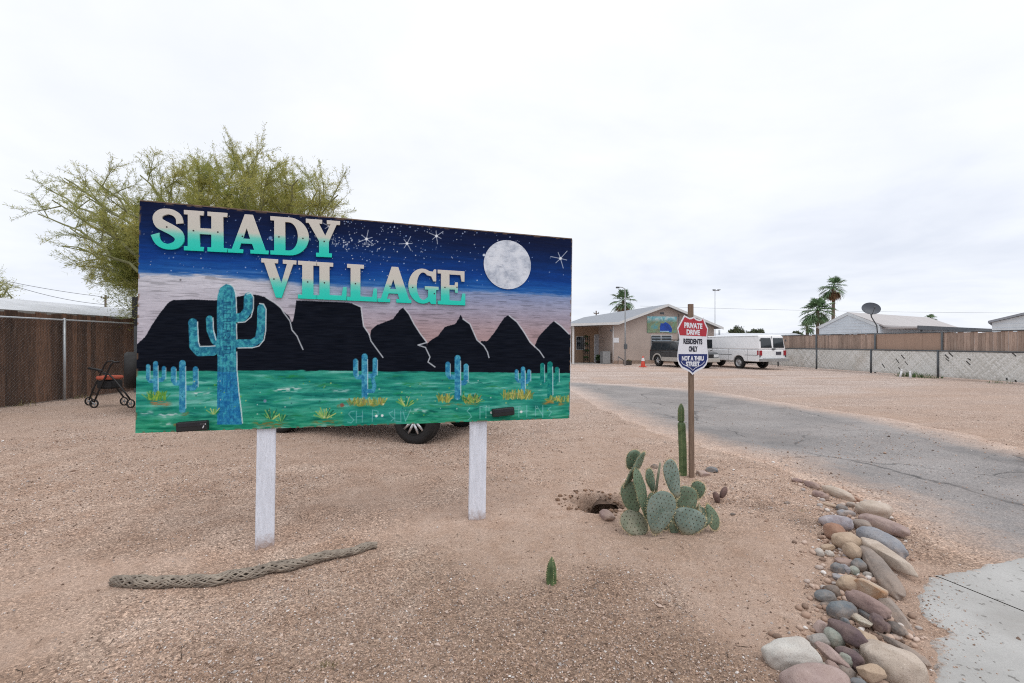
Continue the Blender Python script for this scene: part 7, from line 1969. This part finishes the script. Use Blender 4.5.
def wispy_tree(base, ends, seed, label, name='palo_verde_tree', Yc=15.0, n2=9, n3=9, nl=16, l2=(1.0, 1.9), l3=(.5, 1.0), leaf=(.085, .013), fork=1.1, clump=.5):
    rg = np.random.default_rng(seed); o = empty(name, tuple(base), 0, label, 'tree')
    base = np.array(base, float); top = base + np.array([.15, 0, fork])
    tb = MB(); tb.tube([base - [0, 0, .1], base + [.05, 0, fork * .5], top], [.24, .2, .19], 12)
    lb_ = MB(); tw = MB(); LP, LD = [], []
    for (e, dens) in ends:
        e = np.array(e, float); ctrl = (top + e) / 2 + np.array([0, 0, .25 * np.linalg.norm(e - top)]) * .5 + rg.normal(0, .25, 3)
        P = bez(top, ctrl, e, 16); P[1:-1] += rg.normal(0, .05, (14, 3))
        L0 = np.linalg.norm(e - top); tb.tube(P, np.linspace(.10, .018, 16), 6, caps=False)
        k2 = max(4, int(n2 * dens))
        for s in range(k2):
            t = .28 + .72 * (s + rg.random()) / k2; i = min(14, int(t * 15)); p = P[i] + (P[i+1] - P[i]) * (t * 15 - i if t < .99 else 0)
            tan = P[min(15, i+1)] - P[i]; tan /= np.linalg.norm(tan)
            d = tan * .7 + rg.normal(0, .62, 3) + np.array([0, 0, .30]); d /= np.linalg.norm(d)
            ln = rg.uniform(*l2) * (1.1 - .45 * t); q1 = p + d * ln * .5 + np.array([0, 0, .06]); q2 = p + d * ln + np.array([0, 0, rg.uniform(-.1, .25)])
            S = bez(p, q1, q2, 7); lb_.tube(S, np.linspace(.022, .006, 7), 4, caps=False)
            k3 = max(3, int(n3 * dens))
            for u_ in range(k3):
                tt = .2 + .8 * (u_ + rg.random()) / k3; j = min(5, int(tt * 6)); pp_ = S[j] + (S[j+1] - S[j]) * (tt * 6 - j if tt < .99 else 0)
                d3 = d * .6 + rg.normal(0, .6, 3) + np.array([0, 0, .2]); d3 /= np.linalg.norm(d3)
                l_ = rg.uniform(*l3); e3 = pp_ + d3 * l_ + np.array([0, 0, rg.uniform(-.12, .1)])
                T3 = bez(pp_, pp_ + d3 * l_ * .5, e3, 4); tw.tube(T3, [.0065, .005, .004, .0025], 3, caps=False)
                m_ = max(2, int(nl * dens * rg.uniform(.5, 1.2)))
                ts = rg.random(m_)[:, None]
                LP.append((1-ts)**2*pp_ + 2*ts*(1-ts)*(pp_ + d3*l_*.5) + ts*ts*e3 + rg.normal(0, .02, (m_, 3))); LD.append(d3 * .6 + rg.normal(0, .55, (m_, 3)) + np.array([0, 0, .05]))
    for v_, f_ in zip([np.vstack(lb_.v)], [lb_.f]): tb.add(v_, f_, 0, True)
    build(tb, 'trunk', M['palo_bark'], o, world=True, fixn=False)
    build(tw, 'twigs', M['palo_twig'], o, world=True, fixn=False)
    for (e, dens) in ends:
        for j in range(5 if dens > .85 else 0):
            n_ = int(420 * dens * clump); c_ = np.array(e) + (top - np.array(e)) * rg.uniform(0.0, .55) + rg.normal(0, .35, 3)
            q = c_ + rg.normal(0, 1, (n_, 3)) * np.array([.30, .30, .20]); LP.append(q); LD.append(rg.normal(0, .4, (n_, 3)) + (q - c_) * 1.2 + np.array([0, 0, .15]))
    P = np.concatenate(LP) - base; D = np.concatenate(LD)
    leaf_cloud('crown', P, D, leaf[0], leaf[1], M['palo_leaf'], o, rg)
    return o
YT = 15.5
rg = np.random.default_rng(5)
def E(px, py, dens=1.0, dy=None): return (at(px, py, YT + (rg.uniform(-2.2, 2.2) if dy is None else dy)), dens)
base = at(232, 343, YT); base[2] = 0
extra_clumps = True
ends = [E(45,188,.7),E(38,214,.6),E(64,178,.7),E(85,196,.8),E(70,228,.75),E(105,225,1.0),E(62,246,.5),E(52,200,.6),E(95,180,.7),E(115,195,.9),E(120,278,1.1),E(100,262,1.0),E(150,282,1.2),E(125,238,1.2),
        E(120,250,1.1),E(150,215,1.1),E(140,262,1.3),E(108,272,.9),E(130,285,.8),E(165,240,1.3),
        E(140,175,.75),E(165,185,1.0),E(185,165,.9),E(200,190,1.25),E(215,172,1.0),E(235,166,1.0),E(246,163,.9),E(250,180,1.25),E(225,205,1.3),
        E(270,176,.95),E(288,192,1.1),E(298,180,.8),E(318,190,.9),E(325,200,.9),E(338,195,.6),E(305,205,1.2),E(275,205,1.3),E(195,220,1.4),E(180,255,1.4),E(160,270,1.2),
        E(250,225,1.2),E(220,250,1.2),E(300,235,1.1),E(335,215,.8)]
wispy_tree(base, ends, 3, 'large yellow green feathery tree rising behind the painted sign', n2=13, n3=12, nl=85, l2=(.8, 1.5), l3=(.4, .8), leaf=(.10, .0058), clump=1.6)
b2 = at(-28, 343, 18); b2[2] = 0
YT = 18; ends2 = [E(4,281,.8),E(10,288,.8),E(0,291,.9),E(-14,280,.9),E(8,295,.6),E(-30,276,.9),E(2,285,.8),E(-40,288,.9)]
wispy_tree(b2, ends2, 8, 'small feathery tree cut by the frame edge above the white roof', n2=8, n3=8, nl=24, l2=(.6, 1.0), l3=(.3, .6), leaf=(.08, .006), clump=.25)
M['leaf_round'] = mat('leaf_round', (0.075, 0.095, 0.05), .8, .25, 1.5, island=.5)
def round_tree(px, pyt, rx, ry, Y, label, seed):
    rg = np.random.default_rng(seed); k = Y / F; c = at(px, pyt + ry, Y); o = empty('leafy_tree', (c[0], Y, 0), 0, label, 'tree')
    mb = MB(); mb.tube([(0, 0, -.1), (.1, 0, c[2] * .5), (0, 0, c[2])], [.22, .17, .1], 10)
    for i in range(6):
        a = i * 1.05; mb.tube([(0, 0, c[2] * .6), (math.cos(a) * rx * k * .4, math.sin(a) * rx * k * .4, c[2]), (math.cos(a) * rx * k * .8, math.sin(a) * rx * k * .8, c[2] + ry * k * .4)], [.09, .06, .02], 6)
    build(mb, 'trunk', M['pole_wood'], o)
    P = []; 
    for i in range(26):
        d = rg.normal(size=3); d /= np.linalg.norm(d); cc_ = d * np.array([rx * k, rx * k, ry * k]) * rg.uniform(.35, .9) + np.array([0, 0, c[2]])
        n_ = 130; q = rg.normal(size=(n_, 3)); q /= np.linalg.norm(q, axis=1)[:, None]
        P.append(cc_ + q * (rg.random((n_, 1)) ** .5) * ry * k * .42)
    P = np.concatenate(P); leaf_cloud('crown', P, rg.normal(size=P.shape), .20, .07, M['leaf_round'], o, rg)
round_tree(735.5, 325.5, 9.5, 8, 70, 'round grey green tree beyond the van roof, nearer the shield notice', 1)
round_tree(756, 328, 8, 6, 74, 'lower olive green tree beyond the middle of the van roof', 2)
round_tree(797, 330.5, 5, 4, 80, 'small far bush crown just beyond the rear of the van', 3)
